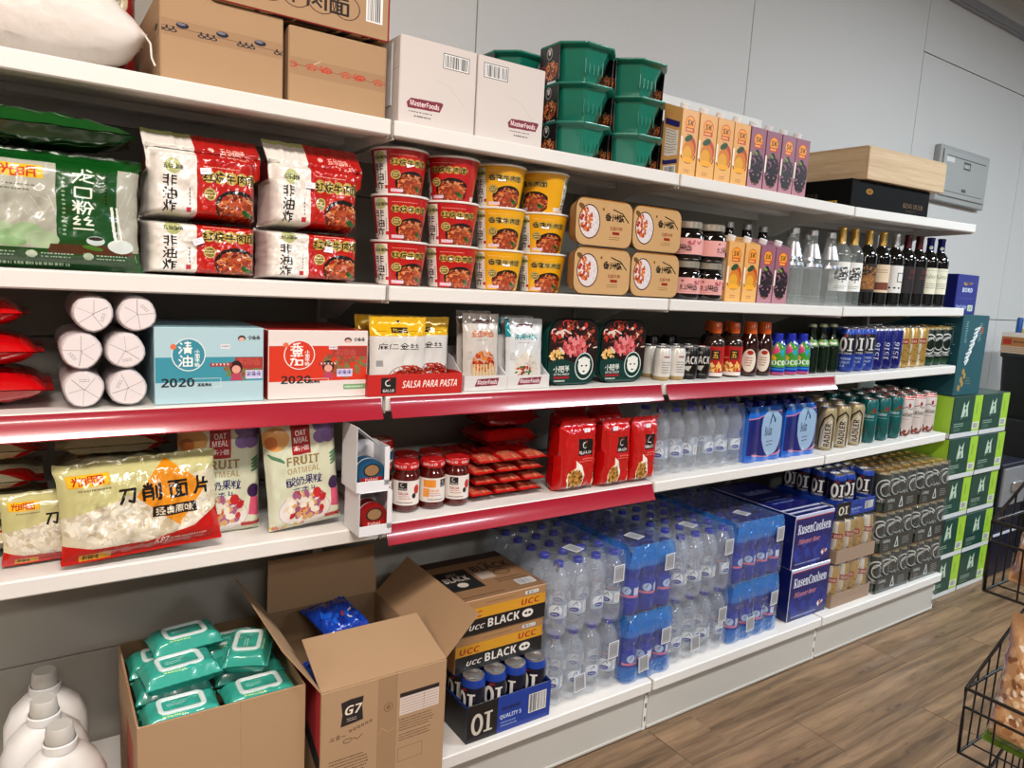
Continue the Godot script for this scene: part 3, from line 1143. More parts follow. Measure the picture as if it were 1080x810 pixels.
func octagon(w: float, d: float, cut: float, y: float) -> Array:
	var o := []
	var hw := w / 2
	var hd := d / 2
	for q in [Vector2(hw, -hd + cut), Vector2(hw, hd - cut), Vector2(hw - cut, hd), Vector2(-hw + cut, hd), Vector2(-hw, hd - cut), Vector2(-hw, -hd + cut), Vector2(-hw + cut, -hd), Vector2(hw - cut, -hd)]:
		o.append(q)
	var out := []
	for i in o.size():
		var a: Vector2 = o[i]
		var b: Vector2 = o[(i + 1) % o.size()]
		var c: Vector2 = o[(i + o.size() - 1) % o.size()]
		out.append(a + (c - a).limit_length(0.008))
		out.append(a + ((b - a).limit_length(0.008) + (c - a).limit_length(0.008)) * 0.22)
		out.append(a + (b - a).limit_length(0.008))
	var r := []
	for q in out:
		r.append(Vector3(q.x, y, q.y))
	r.reverse()
	return r


func make_juice() -> void:
	for kind in 2:
		var bg: Color = [Color(0.86, 0.64, 0.37), Color(0.56, 0.36, 0.43)][kind]
		var p := paint(256, 320, bg)
		p.rect(0, 200, 128, 120, bg.lerp(Color(0.95, 0.75, 0.75) if kind else Color(0.95, 0.75, 0.45), 0.35))
		p.ell(64, 62, 36, 34, Color(0.93, 0.60, 0.12))
		p.ring(64, 62, 36, 34, 4, Color(0.75, 0.25, 0.1))
		p.txt("SK", 40, 74, 27, Color(0.12, 0.08, 0.08), false, 48, 0.15)
		p.rect(30, 82, 68, 22, Color(0.75, 0.22, 0.08))
		p.lines(36, 88, 56, 1, 28, Color(0.95, 0.8, 0.4), 4)
		p.lines(46, 114, 36, 1, 12, Color(0.35, 0.25, 0.4), 5)
		if kind == 0:
			p.ell(80, 178, 42, 56, Color(0.70, 0.25, 0.12))
			p.ell(66, 196, 46, 54, Color(0.80, 0.46, 0.10))
			p.ell(58, 208, 34, 38, Color(0.86, 0.62, 0.16))
			p.ell(60, 134, 32, 15, Color(0.12, 0.26, 0.09), -0.4)
			p.ring(64, 206, 56, 46, 7, Color(0.42, 0.14, 0.06), 0.1, 2.9)
			p.ell(64, 238, 46, 14, Color(0.93, 0.66, 0.15))
		else:
			p.heap(66, 206, 56, 88, [Color(0.09, 0.055, 0.08), Color(0.15, 0.09, 0.13), Color(0.06, 0.035, 0.06)], 260, 10, 2)
			p.heap(66, 200, 50, 80, [Color(0.26, 0.20, 0.26)], 26, 3, 8)
			p.ell(52, 130, 20, 8, Color(0.45, 0.55, 0.2), 0.4)
		p.lines(40, 285, 44, 2, 10, Color(0.6, 0.35, 0.25), 6)
		p.rect(0, 130, 14, 90, Color(0.93, 0.88, 0.82))
		# side
		p.rect(128, 0, 128, 320, bg.darkened(0.08))
		p.rect(140, 60, 100, 26, Color(0.15, 0.12, 0.4))
		p.rect(146, 100, 92, 120, Color(0.88, 0.84, 0.80))
		p.lines(150, 106, 84, 9, 12, Color(0.4, 0.35, 0.35), 3)
		p.rect(140, 240, 100, 20, Color(0.15, 0.12, 0.4))
		p.barcode(150, 268, 84, 42, false)
		X["juice%d" % kind] = printed("juice_carton_%d" % kind, p.tex(), 0.35, 0.0, 0.3)
	var b := MB.new()
	var w := 0.036
	var hf := 0.188
	var hb := 0.214
	var f := Rect2(0, 0.0, 0.5, 1)
	var s := Rect2(0.5, 0.0, 0.5, 1)
	b.quad(Vector3(-w, 0, w), Vector3(w, 0, w), Vector3(w, hf, w), Vector3(-w, hf, w), f)
	b.quad(Vector3(w, 0, -w), Vector3(-w, 0, -w), Vector3(-w, hb, -w), Vector3(w, hb, -w), f)
	b.quad(Vector3(w, 0, w), Vector3(w, 0, -w), Vector3(w, hb, -w), Vector3(w, hf, w), s)
	b.quad(Vector3(-w, 0, -w), Vector3(-w, 0, w), Vector3(-w, hf, w), Vector3(-w, hb, -w), s)
	b.quad(Vector3(-w, hf, w), Vector3(w, hf, w), Vector3(w, hb, -w), Vector3(-w, hb, -w), Rect2(0.1, 0.0, 0.3, 0.06))
	b.quad(Vector3(-w, 0, -w), Vector3(w, 0, -w), Vector3(w, 0, w), Vector3(-w, 0, w), Rect2(0.1, 0.9, 0.1, 0.05))
	mesh_cache["juice"] = b.done()
	mesh_cache["juice_cap"] = lathem([Vector2(0.0135, 0), Vector2(0.0135, 0.012), Vector2(0.012, 0.0135), Vector2(0, 0.0135)], 16)


func juice(kind: int, label: String, at: Vector3, turn: float, group: String) -> void:
	var t := thing("juice_carton", label, "carton", at, turn, group)
	part(t, "body", mesh_cache["juice"], X["juice%d" % kind])
	part(t, "cap", mesh_cache["juice_cap"], M["cap_white"], Vector3(0, 0.199, 0.006), Vector3(0.345, 0, 0))


# ---------------------------------------------------------------- second shelf
func beef_bowl(p: Painter, cx: float, cy: float, r: float, sd: int, squash := 0.8) -> void:
	p.ell(cx, cy, r * 1.14, r * 1.1 * squash, Color(0.07, 0.05, 0.05))
	p.ell(cx, cy + r * 0.08, r, r * 0.95 * squash, Color(0.38, 0.11, 0.06))
	p.heap(cx, cy + r * 0.05, r * 0.92, r * 0.85 * squash, [Color(0.72, 0.42, 0.26), Color(0.80, 0.55, 0.35), Color(0.60, 0.16, 0.08), Color(0.45, 0.10, 0.06), Color(0.85, 0.45, 0.18)], 130, r * 0.13, sd, 0.45)
	p.heap(cx + r * 0.05, cy + r * 0.15, r * 0.7, r * 0.55 * squash, [Color(0.55, 0.20, 0.10), Color(0.66, 0.28, 0.14)], 26, r * 0.19, sd + 3)
	p.ell(cx + r * 0.42, cy + r * 0.25, r * 0.22, r * 0.14, Color(0.10, 0.30, 0.10), 0.6)
	p.ell(cx + r * 0.58, cy + r * 0.38, r * 0.16, r * 0.10, Color(0.16, 0.40, 0.14), -0.4)


func noodle_face(p: Painter, x: float, w: float, y: float, h: float, bg: Color, side: float, sd: int, title: String) -> void:
	# white strip with the vertical name, then the coloured field with title and bowl
	var ws := w * side
	p.rect(x, y, w, h, bg)
	p.rect(x, y, ws, h, Color(0.90, 0.88, 0.85))
	var u := h / 100.0
	p.ell(x + ws * 0.52, y + 14 * u, 13 * u, 13 * u, Color(0.70, 0.72, 0.48))
	p.han("五谷道场", x + ws * 0.52 - 16 * u, y + 11 * u, 7.5 * u, Color(0.12, 0.12, 0.08), 0.13)
	p.han("非油炸", x + ws * 0.5 - 14 * u, y + 27 * u, 20 * u, Color(0.05, 0.05, 0.05), 0.12, true, 0.06)
	p.rect(x + ws * 0.78, y + 80 * u, 8 * u, 8 * u, Color(0.72, 0.15, 0.2))
	for k in 5:
		p.rect(x + ws * 0.84, y + (48 + k * 6) * u, 2 * u, 4 * u, Color(0.4, 0.4, 0.4))
	var fx := x + ws
	var fw := w - ws
	var gold := Color(0.72, 0.62, 0.30)
	p.lines(fx + fw * 0.1, y + 8 * u, fw * 0.62, 1, 4 * u, Color(0.95, 0.75, 0.65), sd)
	var cw := fw * 0.165
	for k in 5:
		p.ell(fx + fw * 0.1 + cw * (k + 0.45) * 1.05, y + 25 * u, cw * 0.6, cw * 0.62, gold)
	p.han(title, fx + fw * 0.1, y + 25 * u - cw * 0.45, cw * 0.9, Color(0.10, 0.06, 0.04), 0.13, false, 0.16)
	beef_bowl(p, fx + fw * 0.62, y + 74 * u, minf(fw * 0.42, 34 * u), sd)
	p.ell(fx + fw * 0.2, y + 55 * u, 11 * u, 11 * u, Color(0.50, 0.42, 0.18))
	p.ring(fx + fw * 0.2, y + 55 * u, 9.5 * u, 9.5 * u, 1.2 * u, Color(0.85, 0.78, 0.5))
	p.lines(fx + fw * 0.13, y + 51 * u, fw * 0.14, 2, 5 * u, Color(0.92, 0.88, 0.65), sd + 1)


func stock_second_shelf() -> void:
	# bags of vermicelli
	var g := Color(0.05, 0.27, 0.08)
	var p := paint(1024, 320, Color(0.66, 0.66, 0.60))
	var r := RandomNumberGenerator.new()
	r.seed = 3
	for k in 260:
		var a := Vector2(r.randf() * 512, 40 + r.randf() * 240)
		p.line([a, a + Vector2(r.randf_range(-30, 30), r.randf_range(-60, 60))], 1.5, Color(0.80, 0.80, 0.76).darkened(r.randf() * 0.25))
	p.rect(0, 0, 512, 34, g)
	p.rect(0, 264, 512, 56, g)
	p.rect(356, 30, 112, 240, g)
	p.rect(250, 46, 84, 34, Color(0.86, 0.70, 0.12))
	p.han("光明", 262, 49, 28, Color(0.70, 0.08, 0.05), 0.12)
	p.lines(230, 98, 100, 2, 12, Color(0.4, 0.42, 0.36), 5)
	p.han("龙口粉丝", 386, 44, 38, Color(0.90, 0.92, 0.86), 0.11, true, 0.08)
	for k in 15:
		p.han("米", 366, 58 + k * 11.5, 7, Color(0.70, 0.78, 0.66), 0.14)
	for k in 9:
		p.rect(446, 48 + k * 10, 4, 6, Color(0.03, 0.14, 0.05))
	for k in 6:
		p.ell(200 + k * 26, 222 + (k % 2) * 18, 30, 24, Color(0.52, 0.66, 0.46).lerp(Color(0.7, 0.75, 0.65), 0.3 * (k % 3)))
	p.poly(PackedVector2Array([Vector2(344, 250), Vector2(492, 246), Vector2(500, 274), Vector2(338, 276)]), Color(0.30, 0.17, 0.09))
	p.ell(474, 248, 26, 20, Color(0.82, 0.86, 0.84))
	p.ell(426, 236, 18, 13, Color(0.75, 0.80, 0.78))
	p.ell(426, 230, 14, 5, Color(0.15, 0.12, 0.1))
	p.line([Vector2(458, 140), Vector2(464, 230)], 6, Color(0.88, 0.88, 0.84))
	p.line([Vector2(468, 140), Vector2(476, 232)], 4, Color(0.88, 0.88, 0.84))
	p.ell(420, 256, 20, 6, Color(0.25, 0.45, 0.12), 0.2)
	for k in 4:
		p.ell(110 + k * 100, 280, 10, 10, Color(0.75, 0.82, 0.72))
		p.lines(126 + k * 100, 275, 60, 2, 9, Color(0.7, 0.8, 0.7), k)
		p.rect(202 + k * 100, 270, 1, 22, Color(0.6, 0.75, 0.6))
	p.lines(60, 302, 400, 1, 22, Color(0.75, 0.82, 0.72), 9)
	# the other side of the bag: plain green with a white wave
	p.rect(512, 0, 512, 320, g)
	p.line([Vector2(512, 40), Vector2(640, 60), Vector2(800, 100), Vector2(900, 170), Vector2(1024, 200)], 7, Color(0.70, 0.78, 0.68))
	p.line([Vector2(512, 250), Vector2(700, 240), Vector2(900, 270), Vector2(1024, 250)], 5, Color(0.62, 0.72, 0.6))
	p.ell(880, 130, 9, 9, Color(0.72, 0.8, 0.7))
	p.rect(512, 120, 512, 40, Color(0.04, 0.22, 0.06))
	var vm := printed("vermicelli", p.tex(), 0.22, 0.0, 0.5)
	var fr := Rect2(0, 0, 0.5, 1)
	var bk := Rect2(0.5, 0, 0.5, 1)
	var vb := bag(0.45, 0.207, 0.075, 0.04, 0.06, 6.0, 0.004, 21, 36, 24, fr, bk)
	var rows := ["frontmost of", "middle one of", "rearmost of"]
	for k in 3:
		solo("vermicelli_bag", vb, vm, "green and clear bag of vermicelli standing upright, %s three" % rows[k], "noodle bag", Vector3(0.19 - k * 0.01, S2, -0.062 - k * 0.105), Vector3(0, 0, 0), "vermicelli bags")
	solo("vermicelli_bag", bag(0.44, 0.19, 0.05, 0.05, 0.06, 4.0, 0.004, 33, 30, 20, bk, bk), vm, "green vermicelli bag lying flat on top of the standing ones", "noodle bag", Vector3(0.185, S2 + 0.246, -0.012), Vector3(-PI / 2 + 0.0, 0, -0.03), "vermicelli bags")

	# five-packs of noodles
	p = paint(1024, 400, Color(0.66, 0.10, 0.08))
	noodle_face(p, 0, 512, 130, 270, Color(0.70, 0.10, 0.07), 0.42, 3, "红烧牛肉面")
	p.rect(0, 0, 215, 132, Color(0.86, 0.84, 0.80))
	p.rect(0, 0, 215, 20, Color(0.66, 0.70, 0.42))
	p.rect(215, 0, 297, 132, Color(0.66, 0.08, 0.07))
	p.han("五谷道场", 330, 56, 26, Color(0.92, 0.75, 0.70), 0.12)
	p.ell(290, 68, 14, 11, Color(0.86, 0.7, 0.66))
	p.heap(420, 90, 70, 26, [Color(0.92, 0.70, 0.60), Color(0.85, 0.4, 0.3)], 26, 4, 4)
	p.rect(512, 0, 512, 400, Color(0.55, 0.07, 0.06))
	p.rect(512, 0, 120, 400, Color(0.82, 0.80, 0.77))
	var nm := printed("noodle_pack", p.tex(), 0.2, 0.0, 0.6)
	var low := Rect2(0, 0.32, 0.5, 0.68)
	var packs := [["lower left of the four", 0.523, S2, 0.216, 0.107, 0.02, 0.03, low, 51], ["lower right of the four", 0.745, S2, 0.214, 0.107, 0.02, 0.03, low, 52],
		["upper left of the four, with a tall white tail", 0.524, S2 + 0.109, 0.216, 0.168, 0.02, 0.22, fr, 53], ["upper right of the four, with a peaked tail", 0.747, S2 + 0.109, 0.208, 0.182, 0.02, 0.26, fr, 54]]
	for a in packs:
		var t := thing("noodle_multipack", "red and white five-pack of noodles, " + a[0], "noodle pack", Vector3(a[1], a[2], -0.128), 0.0, "noodle five-packs")
		part(t, "wrapper", bag(a[3], a[4], 0.19, a[5], a[6], 14.0, 0.003, a[8], 40, 36, a[7], bk, 0.082 if a[6] > 0.1 else 0.0, 0.05), nm)
		sticker(t, Vector3([-0.012, 0.025, 0.0, -0.018][packs.find(a)], [0.062, 0.064, 0.088, 0.085][packs.find(a)], 0.1005), Vector3(0, 0, [0.4, -0.1, 0.15, 0.02][packs.find(a)]), 0.02, 0.012)

	# noodle cups
	var cupm := []
	for k in 2:
		p = paint(768, 256, [Color(0.68, 0.09, 0.09), Color(0.86, 0.62, 0.06)][k])
		var bg: Color = [Color(0.70, 0.08, 0.08), Color(0.88, 0.64, 0.05)][k]
		for q in 2:
			var x := q * 384.0
			noodle_face(p, x + 96, 288, 22, 234, bg, 0.27, 11 + k, ["红烧牛肉面", "香辣牛肉面"][k])
			p.rect(x, 22, 96, 234, bg)
			p.rect(x + 40, 220, 56, 26, Color(0.85, 0.82, 0.8))
			p.rect(x + 190, 226, 66, 18, Color(0.85, 0.75, 0.8))
		p.rect(0, 0, 768, 12, Color(0.9, 0.9, 0.88))
		cupm.append(printed("noodle_cup_%d" % k, p.tex(), 0.3, 0.0, 0.4))
	var cup := lathem([Vector2(0, 0.006), Vector2(0.047, 0.006), Vector2(0.048, 0.0), Vector2(0.0525, 0.001), Vector2(0.0665, 0.0975), Vector2(0.069, 0.099), Vector2(0.0695, 0.102), Vector2(0.068, 0.1032)], 32)
	var lid := lathem([Vector2(0.0685, 0.1025), Vector2(0.068, 0.1036), Vector2(0.0, 0.1036)], 32)
	var cols := ["first", "second", "third", "fourth"]
	var lev := ["bottom", "middle", "top"]
	var cx := [[0.972, 0.970, 0.966], [1.113, 1.111, 1.107], [1.254, 1.252, 1.248], [1.395, 1.393, 1.389]]
	var yaws := [[-0.10, -0.12, -0.15], [-0.32, -0.30, -0.75], [-0.35, -0.40, -0.42], [-0.45, -0.45, -1.35]]
	for c in 4:
		for k in 3:
			var kind := 0 if c < 2 else 1
			var t := thing("noodle_cup", "%s noodle cup, %s of the %s stack of cups from the left" % [["red", "yellow"][kind], lev[k], cols[c]], "noodle cup", Vector3(cx[c][k], S2 + k * 0.1042, -0.103), yaws[c][k] + 0.95, "noodle cups in four stacks")
			part(t, "cup", cup, cupm[kind])
			part(t, "lid", lid, flat("cup_lid", Color(0.86, 0.85, 0.83), 0.4))
			if c < 3 or k < 2:
				var a: float = [0.05, -0.1, 0.1][(k + c) % 3] - 0.9
				var rad := 0.0618
				sticker(t, Vector3(sin(a) * rad, 0.062 + 0.008 * ((k + c) % 2), cos(a) * rad), Vector3(-0.14, a, [0.05, 0.3, -0.06][(k * 2 + c) % 3]), 0.02, 0.011)

	# ready-meal trays standing on edge
	p = paint(512, 320, Color(0.76, 0.61, 0.42))
	speckle(p, 900, Color(0.70, 0.54, 0.36), 5)
	p.rect(0, 0, 512, 8, Color(0.62, 0.40, 0.18))
	p.ell(120, 160, 96, 118, Color(0.28, 0.10, 0.12))
	p.ell(120, 160, 88, 110, Color(0.84, 0.80, 0.80))
	p.heap(150, 160, 50, 90, [Color(0.78, 0.74, 0.74), Color(0.9, 0.88, 0.88), Color(0.70, 0.64, 0.64)], 90, 5, 3)
	p.heap(90, 150, 52, 80, [Color(0.72, 0.30, 0.16), Color(0.80, 0.45, 0.2), Color(0.60, 0.20, 0.12)], 70, 13, 2)
	p.ell(48, 62, 30, 18, Color(0.42, 0.30, 0.14), 0.5)
	p.han("香小米饭", 262, 92, 46, Color(0.06, 0.05, 0.05), 0.17, false, -0.1)
	p.line([Vector2(330, 60), Vector2(420, 84), Vector2(478, 140)], 8, Color(0.06, 0.05, 0.05))
	p.han("红烧牛肉", 310, 176, 26, Color(0.50, 0.16, 0.06), 0.13)
	p.rect(330, 214, 66, 20, Color(0.55, 0.15, 0.1))
	p.lines(300, 250, 130, 2, 14, Color(0.45, 0.30, 0.16), 7)
	p.ell(240, 66, 10, 10, Color(0.5, 0.3, 0.12))
	var tm := printed("meal_tray", p.tex(), 0.18, 0.0, 0.7)
	var base_m := flat("tray_tan", Color(0.66, 0.48, 0.28), 0.5)
	var pos := [["lower left", 1.540, S2 + 0.001, -0.012, 0.0, 0.0], ["lower right", 1.744, S2 + 0.001, -0.014, 0.0, 1.0], ["upper left", 1.537, S2 + 0.1305, -0.014, 0.06, 0.0], ["upper right", 1.740, S2 + 0.1305, -0.016, 0.05, 1.0]]
	for a in pos:
		var t := thing("meal_tray", "tan ready-meal tray with a rice picture, %s of four on edge" % a[0], "meal tray", Vector3(a[1], a[2], a[3]), 0.0, "ready-meal trays on edge")
		var hw := 0.103 if a[5] < 0.5 else 0.098
		var body := MB.new()
		body.T = Transform3D(Basis(Vector3.RIGHT, PI / 2), Vector3(0, 0.0645, 0))
		var rg := []
		for q in [[0.80, -0.045], [0.84, -0.043], [0.97, -0.003], [1.0, -0.002], [1.0, 0.001]]:
			rg.append(rrect(hw * 2 * q[0], 0.128 * q[0], 0.03 * q[0], q[1]))
		body.loft(rg)
		body.cap(rg[0], Vector3.DOWN, Vector3.RIGHT, Vector3.BACK)
		part(t, "tray", body.done(), base_m, Vector3.ZERO, Vector3(-0.03, 0, 0))
		var top := MB.new()
		var ring := []
		for q in rrect(hw * 2 - 0.004, 0.124, 0.028, 0.0):
			ring.append(Vector3(q.x, -q.z + 0.0645, 0.0022))
		top.cap(ring, Vector3.BACK)
		part(t, "lid_film", top.done(), tm, Vector3.ZERO, Vector3(-0.03, 0, 0))

	# jam jars
	p = paint(512, 96, Color(0.86, 0.62, 0.60))
	for q in 2:
		p.han("红果香", 60 + q * 256, 40, 34, Color(0.25, 0.10, 0.10), 0.11, false, -0.1)
		p.heap(170 + q * 256, 26, 40, 16, [Color(0.65, 0.25, 0.3), Color(0.75, 0.4, 0.42)], 20, 8, 3)
		p.lines(60 + q * 256, 82, 110, 1, 8, Color(0.6, 0.4, 0.4), 5)
		p.ell(70 + q * 256, 20, 6, 6, Color(0.45, 0.2, 0.2))
	var jl := printed("jam_label", p.tex(), 0.5, 0.0, 0.0, true)
	var jar := lathem([Vector2(0, 0.001), Vector2(0.040, 0.001), Vector2(0.0485, 0.006), Vector2(0.050, 0.012), Vector2(0.050, 0.078), Vector2(0.046, 0.086), Vector2(0.040, 0.092), Vector2(0.040, 0.099), Vector2(0, 0.099)], 28)
	var jlid := lathem([Vector2(0.0, 0.0965), Vector2(0.0435, 0.0965), Vector2(0.0435, 0.114), Vector2(0.041, 0.1165), Vector2(0.034, 0.1165), Vector2(0.032, 0.1155), Vector2(0, 0.1155)], 28)
	var jlab := MB.new()
	jlab.lathe([Vector2(0.0504, 0.018), Vector2(0.0504, 0.066)], 28, Rect2(0.25, 0, 1, 1))
	var jlm := jlab.done()
	for k in 4:
		var t := thing("jam_jar", "dark jam jar with pink label, %s of four" % ["lower left", "lower right", "upper left", "upper right"][k], "jar", Vector3([1.920, 2.024, 1.917, 2.022][k], S2 + (0.1175 if k > 1 else 0.0), -0.064), [0.3, 0.15, -0.3, 1.0][k] - 0.5, "jam jars")
		part(t, "glass", jar, flat("jam_dark", Color(0.025, 0.01, 0.012), 0.06, 0.0, 0.6))
		part(t, "lid", jlid, flat("jar_lid", Color(0.70, 0.66, 0.60), 0.3, 0.7))
		part(t, "label", jlm, jl)

	# juice cartons again
	for k in 4:
		var kind := 0 if k < 2 else 1
		juice(kind, "%s juice carton on the wine shelf, %s from the jam jars" % [["orange mango", "purple berry"][kind], ["first", "second", "third", "fourth"][k]], Vector3([2.120, 2.200, 2.282, 2.364][k], S2, -0.07), [-0.03, 0.0, -0.03, -0.06][k], "juice cartons beside the jam jars")

	# clear glass bottles
	var gb := lathem([Vector2(0, 0.004), Vector2(0.036, 0.002), Vector2(0.044, 0.006), Vector2(0.046, 0.02), Vector2(0.046, 0.03), Vector2(0.0425, 0.034), Vector2(0.0425, 0.130), Vector2(0.040, 0.146), Vector2(0.028, 0.185), Vector2(0.0175, 0.222), Vector2(0.0155, 0.246), Vector2(0.0155, 0.25)], 24)
	var neck := MB.new()
	neck.lathe([Vector2(0.0345, 0.168), Vector2(0.0285, 0.187), Vector2(0.0195, 0.218)], 24, Rect2(0, 0, 1, 1), -1.6, 1.0)
	var nlm := neck.done()
	var bl := MB.new()
	bl.lathe([Vector2(0.043, 0.135), Vector2(0.0425, 0.140), Vector2(0.0405, 0.148)], 24)
	var blm := bl.done()
	var gc := lathem([Vector2(0.0, 0.248), Vector2(0.0165, 0.248), Vector2(0.0165, 0.2525), Vector2(0.0158, 0.2535), Vector2(0.0158, 0.2655), Vector2(0.0145, 0.267), Vector2(0, 0.267)], 20)
	var spots := [[2.49, -0.09, "front row, first"], [2.595, -0.085, "front row, second"], [2.70, -0.08, "front row, third"], [2.635, -0.205, "rear row, first"], [2.735, -0.205, "rear row, second"]]
	for a in spots:
		var x: float = a[0]
		var t := thing("glass_bottle", "clear glass water bottle with silver foil neck, %s from the juice" % a[2], "bottle", Vector3(x, S2, a[1]), 0.0, "clear glass bottles")
		part(t, "glass", gb, M["glass"])
		part(t, "foil", nlm, flat("foil", Color(0.80, 0.81, 0.83), 0.25, 0.7))
		part(t, "band", blm, flat("foil_band", Color(0.62, 0.63, 0.66), 0.3, 0.7))
		part(t, "cap", gc, M["silver"])

	# dark bottles half hidden behind the juice
	for k in 3:
		var t := thing("dark_bottle", "dark bottle with silver cap behind the juice cartons, %s of three" % ["left", "middle", "right"][k], "bottle", Vector3([2.235, 2.33, 2.42][k], S2, -0.17), 0.0, "dark bottles behind the juice")
		part(t, "glass", gb, flat("dark_glass", Color(0.02, 0.02, 0.025), 0.06, 0.0, 0.5))
		part(t, "cap", gc, M["silver"])

	# wine bottles
	var wine := lathem([Vector2(0, 0.003), Vector2(0.034, 0.001), Vector2(0.0375, 0.005), Vector2(0.038, 0.012), Vector2(0.0385, 0.19), Vector2(0.036, 0.205), Vector2(0.026, 0.222), Vector2(0.0165, 0.234), Vector2(0.0145, 0.246), Vector2(0.014, 0.29), Vector2(0, 0.292)], 24)
	var capsule := lathem([Vector2(0.0160, 0.232), Vector2(0.0152, 0.246), Vector2(0.0148, 0.283), Vector2(0.0162, 0.284), Vector2(0.0162, 0.292), Vector2(0.015, 0.2945), Vector2(0, 0.2945)], 20)
	var wl := MB.new()
	wl.lathe([Vector2(0.0390, 0.055), Vector2(0.0392, 0.165)], 24, Rect2(0, 0, 1, 1), -1.55, 1.0)
	var wlm := wl.done()
	var labels := []
	var lc := [Color(0.88, 0.88, 0.86), Color(0.05, 0.04, 0.03), Color(0.82, 0.74, 0.62), Color(0.84, 0.83, 0.80), Color(0.06, 0.02, 0.03), Color(0.84, 0.83, 0.74)]
	for k in 6:
		p = paint(160, 220, lc[k])
		if k == 0:
			p.heap(80, 90, 46, 60, [Color(0.15, 0.15, 0.16), Color(0.3, 0.3, 0.32)], 70, 9, 3)
			p.lines(40, 180, 80, 2, 14, Color(0.4, 0.4, 0.4), 2)
		elif k == 1:
			p.heap(80, 60, 60, 44, [Color(0.65, 0.42, 0.12), Color(0.5, 0.3, 0.08)], 40, 10, 6, 0.5)
			p.rect(24, 90, 112, 110, Color(0.50, 0.32, 0.12))
			p.heap(80, 145, 44, 44, [Color(0.65, 0.45, 0.2), Color(0.4, 0.25, 0.1)], 40, 9, 5)
		elif k == 2:
			p.lines(30, 40, 100, 2, 18, Color(0.4, 0.3, 0.2), 3)
			p.rect(24, 140, 112, 60, Color(0.42, 0.20, 0.10))
		elif k == 3:
			p.line([Vector2(90, 60), Vector2(90, 130), Vector2(150, 130)], 6, Color(0.1, 0.1, 0.1))
			p.line([Vector2(90, 60), Vector2(150, 60)], 6, Color(0.1, 0.1, 0.1))
			for q in 3:
				p.ell(44 + q * 32, 180, 9, 8, Color(0.15, 0.15, 0.15))
		elif k == 4:
			p.rect(90, 20, 50, 40, Color(0.3, 0.06, 0.08))
			p.lines(80, 80, 70, 2, 14, Color(0.5, 0.2, 0.2), 3)
		else:
			p.rect(10, 20, 140, 2, Color(0.4, 0.4, 0.3))
			p.heap(80, 70, 44, 26, [Color(0.62, 0.62, 0.54), Color(0.72, 0.72, 0.62)], 40, 7, 3)
			p.lines(20, 130, 120, 3, 18, Color(0.35, 0.35, 0.3), 3)
		labels.append(printed("wine_label_%d" % k, p.tex(), 0.5))
	var caps := {"gold": M["gold_metal"], "silver": M["silver"], "wine": flat("capsule_red", Color(0.30, 0.02, 0.05), 0.3, 0.2), "blue": flat("capsule_blue", Color(0.03, 0.08, 0.45), 0.25, 0.3)}
	var ws := [[2.80, "gold", 0, "clear liquor bottle with gold capsule and grape print, left of two", true], [2.885, "gold", 0, "clear liquor bottle with gold capsule and grape print, right of two", true],
		[2.985, "gold", 1, "dark wine bottle with gold capsule and ornate gold label", false], [3.085, "gold", 2, "dark wine bottle with gold capsule and cream label", false], [3.185, "silver", 3, "dark wine bottle with silver capsule and white line-drawn label", false],
		[3.28, "wine", 4, "dark wine bottle with red capsule, left of two", false], [3.372, "wine", 4, "dark wine bottle with red capsule, right of two", false], [3.465, "blue", 5, "dark wine bottle with blue capsule and cream label, left of two", false], [3.558, "blue", 5, "dark wine bottle with blue capsule and cream label, right of two", false]]
	for a in ws:
		var t := thing("wine_bottle", a[3], "bottle", Vector3(a[0], deck(S2, a[0]), -0.10), -0.35, "wine and liquor bottles")
		part(t, "glass", wine, M["glass"] if a[4] else flat("wine_glass", Color(0.012, 0.012, 0.012), 0.05, 0.0, 0.6))
		part(t, "capsule", capsule, caps[a[1]])
		part(t, "label", wlm, labels[a[2]])
		if a[1] == "blue":
			part(t, "seal", lathem([Vector2(0, 0), Vector2(0.008, 0), Vector2(0.008, 0.001), Vector2(0, 0.001)], 12), flat("seal_pale", Color(0.7, 0.72, 0.6), 0.5), Vector3(-0.008, 0.252, 0.0135), Vector3(PI / 2, -0.4, 0))


# ---------------------------------------------------------------- third shelf
func pouch_mesh(w: float, h: float, d: float, sd: int) -> ArrayMesh:
	return bag(w, h, d, 0.02, 0.12, 4.0, 0.0022, sd, 16, 16)


# open-topped display tray of thin card: front wall, sides rising to the back
func display_tray(called: String, label: String, at: Vector3, w: float, hf: float, hb: float, d: float, m: Material, plain_m: Material, group := "") -> Node3D:
	var t := thing(called, label, "display tray", at, 0.0, group)
	part(t, "front", boxm(Vector3(w, hf, 0.002), 0.0005, [Rect2(0, 0, 1, 1), Rect2(0, 0, 0.02, 0.02)]), m, Vector3(0, 0, -0.001))
	part(t, "rear", boxm(Vector3(w - 0.004, hb, 0.002), 0.0005), plain_m, Vector3(0, 0, -d))
	part(t, "bottom", boxm(Vector3(w - 0.004, 0.0015, d - 0.003), 0.0), plain_m, Vector3(0, 0.0003, -d / 2))
	for sx in [-1.0, 1.0]:
		var b := MB.new()
		var x: float = sx * (w / 2 - 0.001)
		var l := []
		var r := []
		for q in [Vector2(0, 0), Vector2(-d, 0), Vector2(-d, hb), Vector2(-d * 0.5, hb * 0.8), Vector2(-d * 0.22, hf + (hb - hf) * 0.22), Vector2(-0.002, hf)]:
			l.append(Vector3(x - 0.0007, q.y, q.x))
			r.append(Vector3(x + 0.0007, q.y, q.x))
		b.cap(l, Vector3.LEFT, Vector3.BACK)
		b.cap(r, Vector3.RIGHT, Vector3.BACK)
		for i in l.size():
			var j := (i + 1) % l.size()
			b.quad(l[i], r[i], r[j], l[j])
		part(t, "side", b.done(), plain_m)
	return t


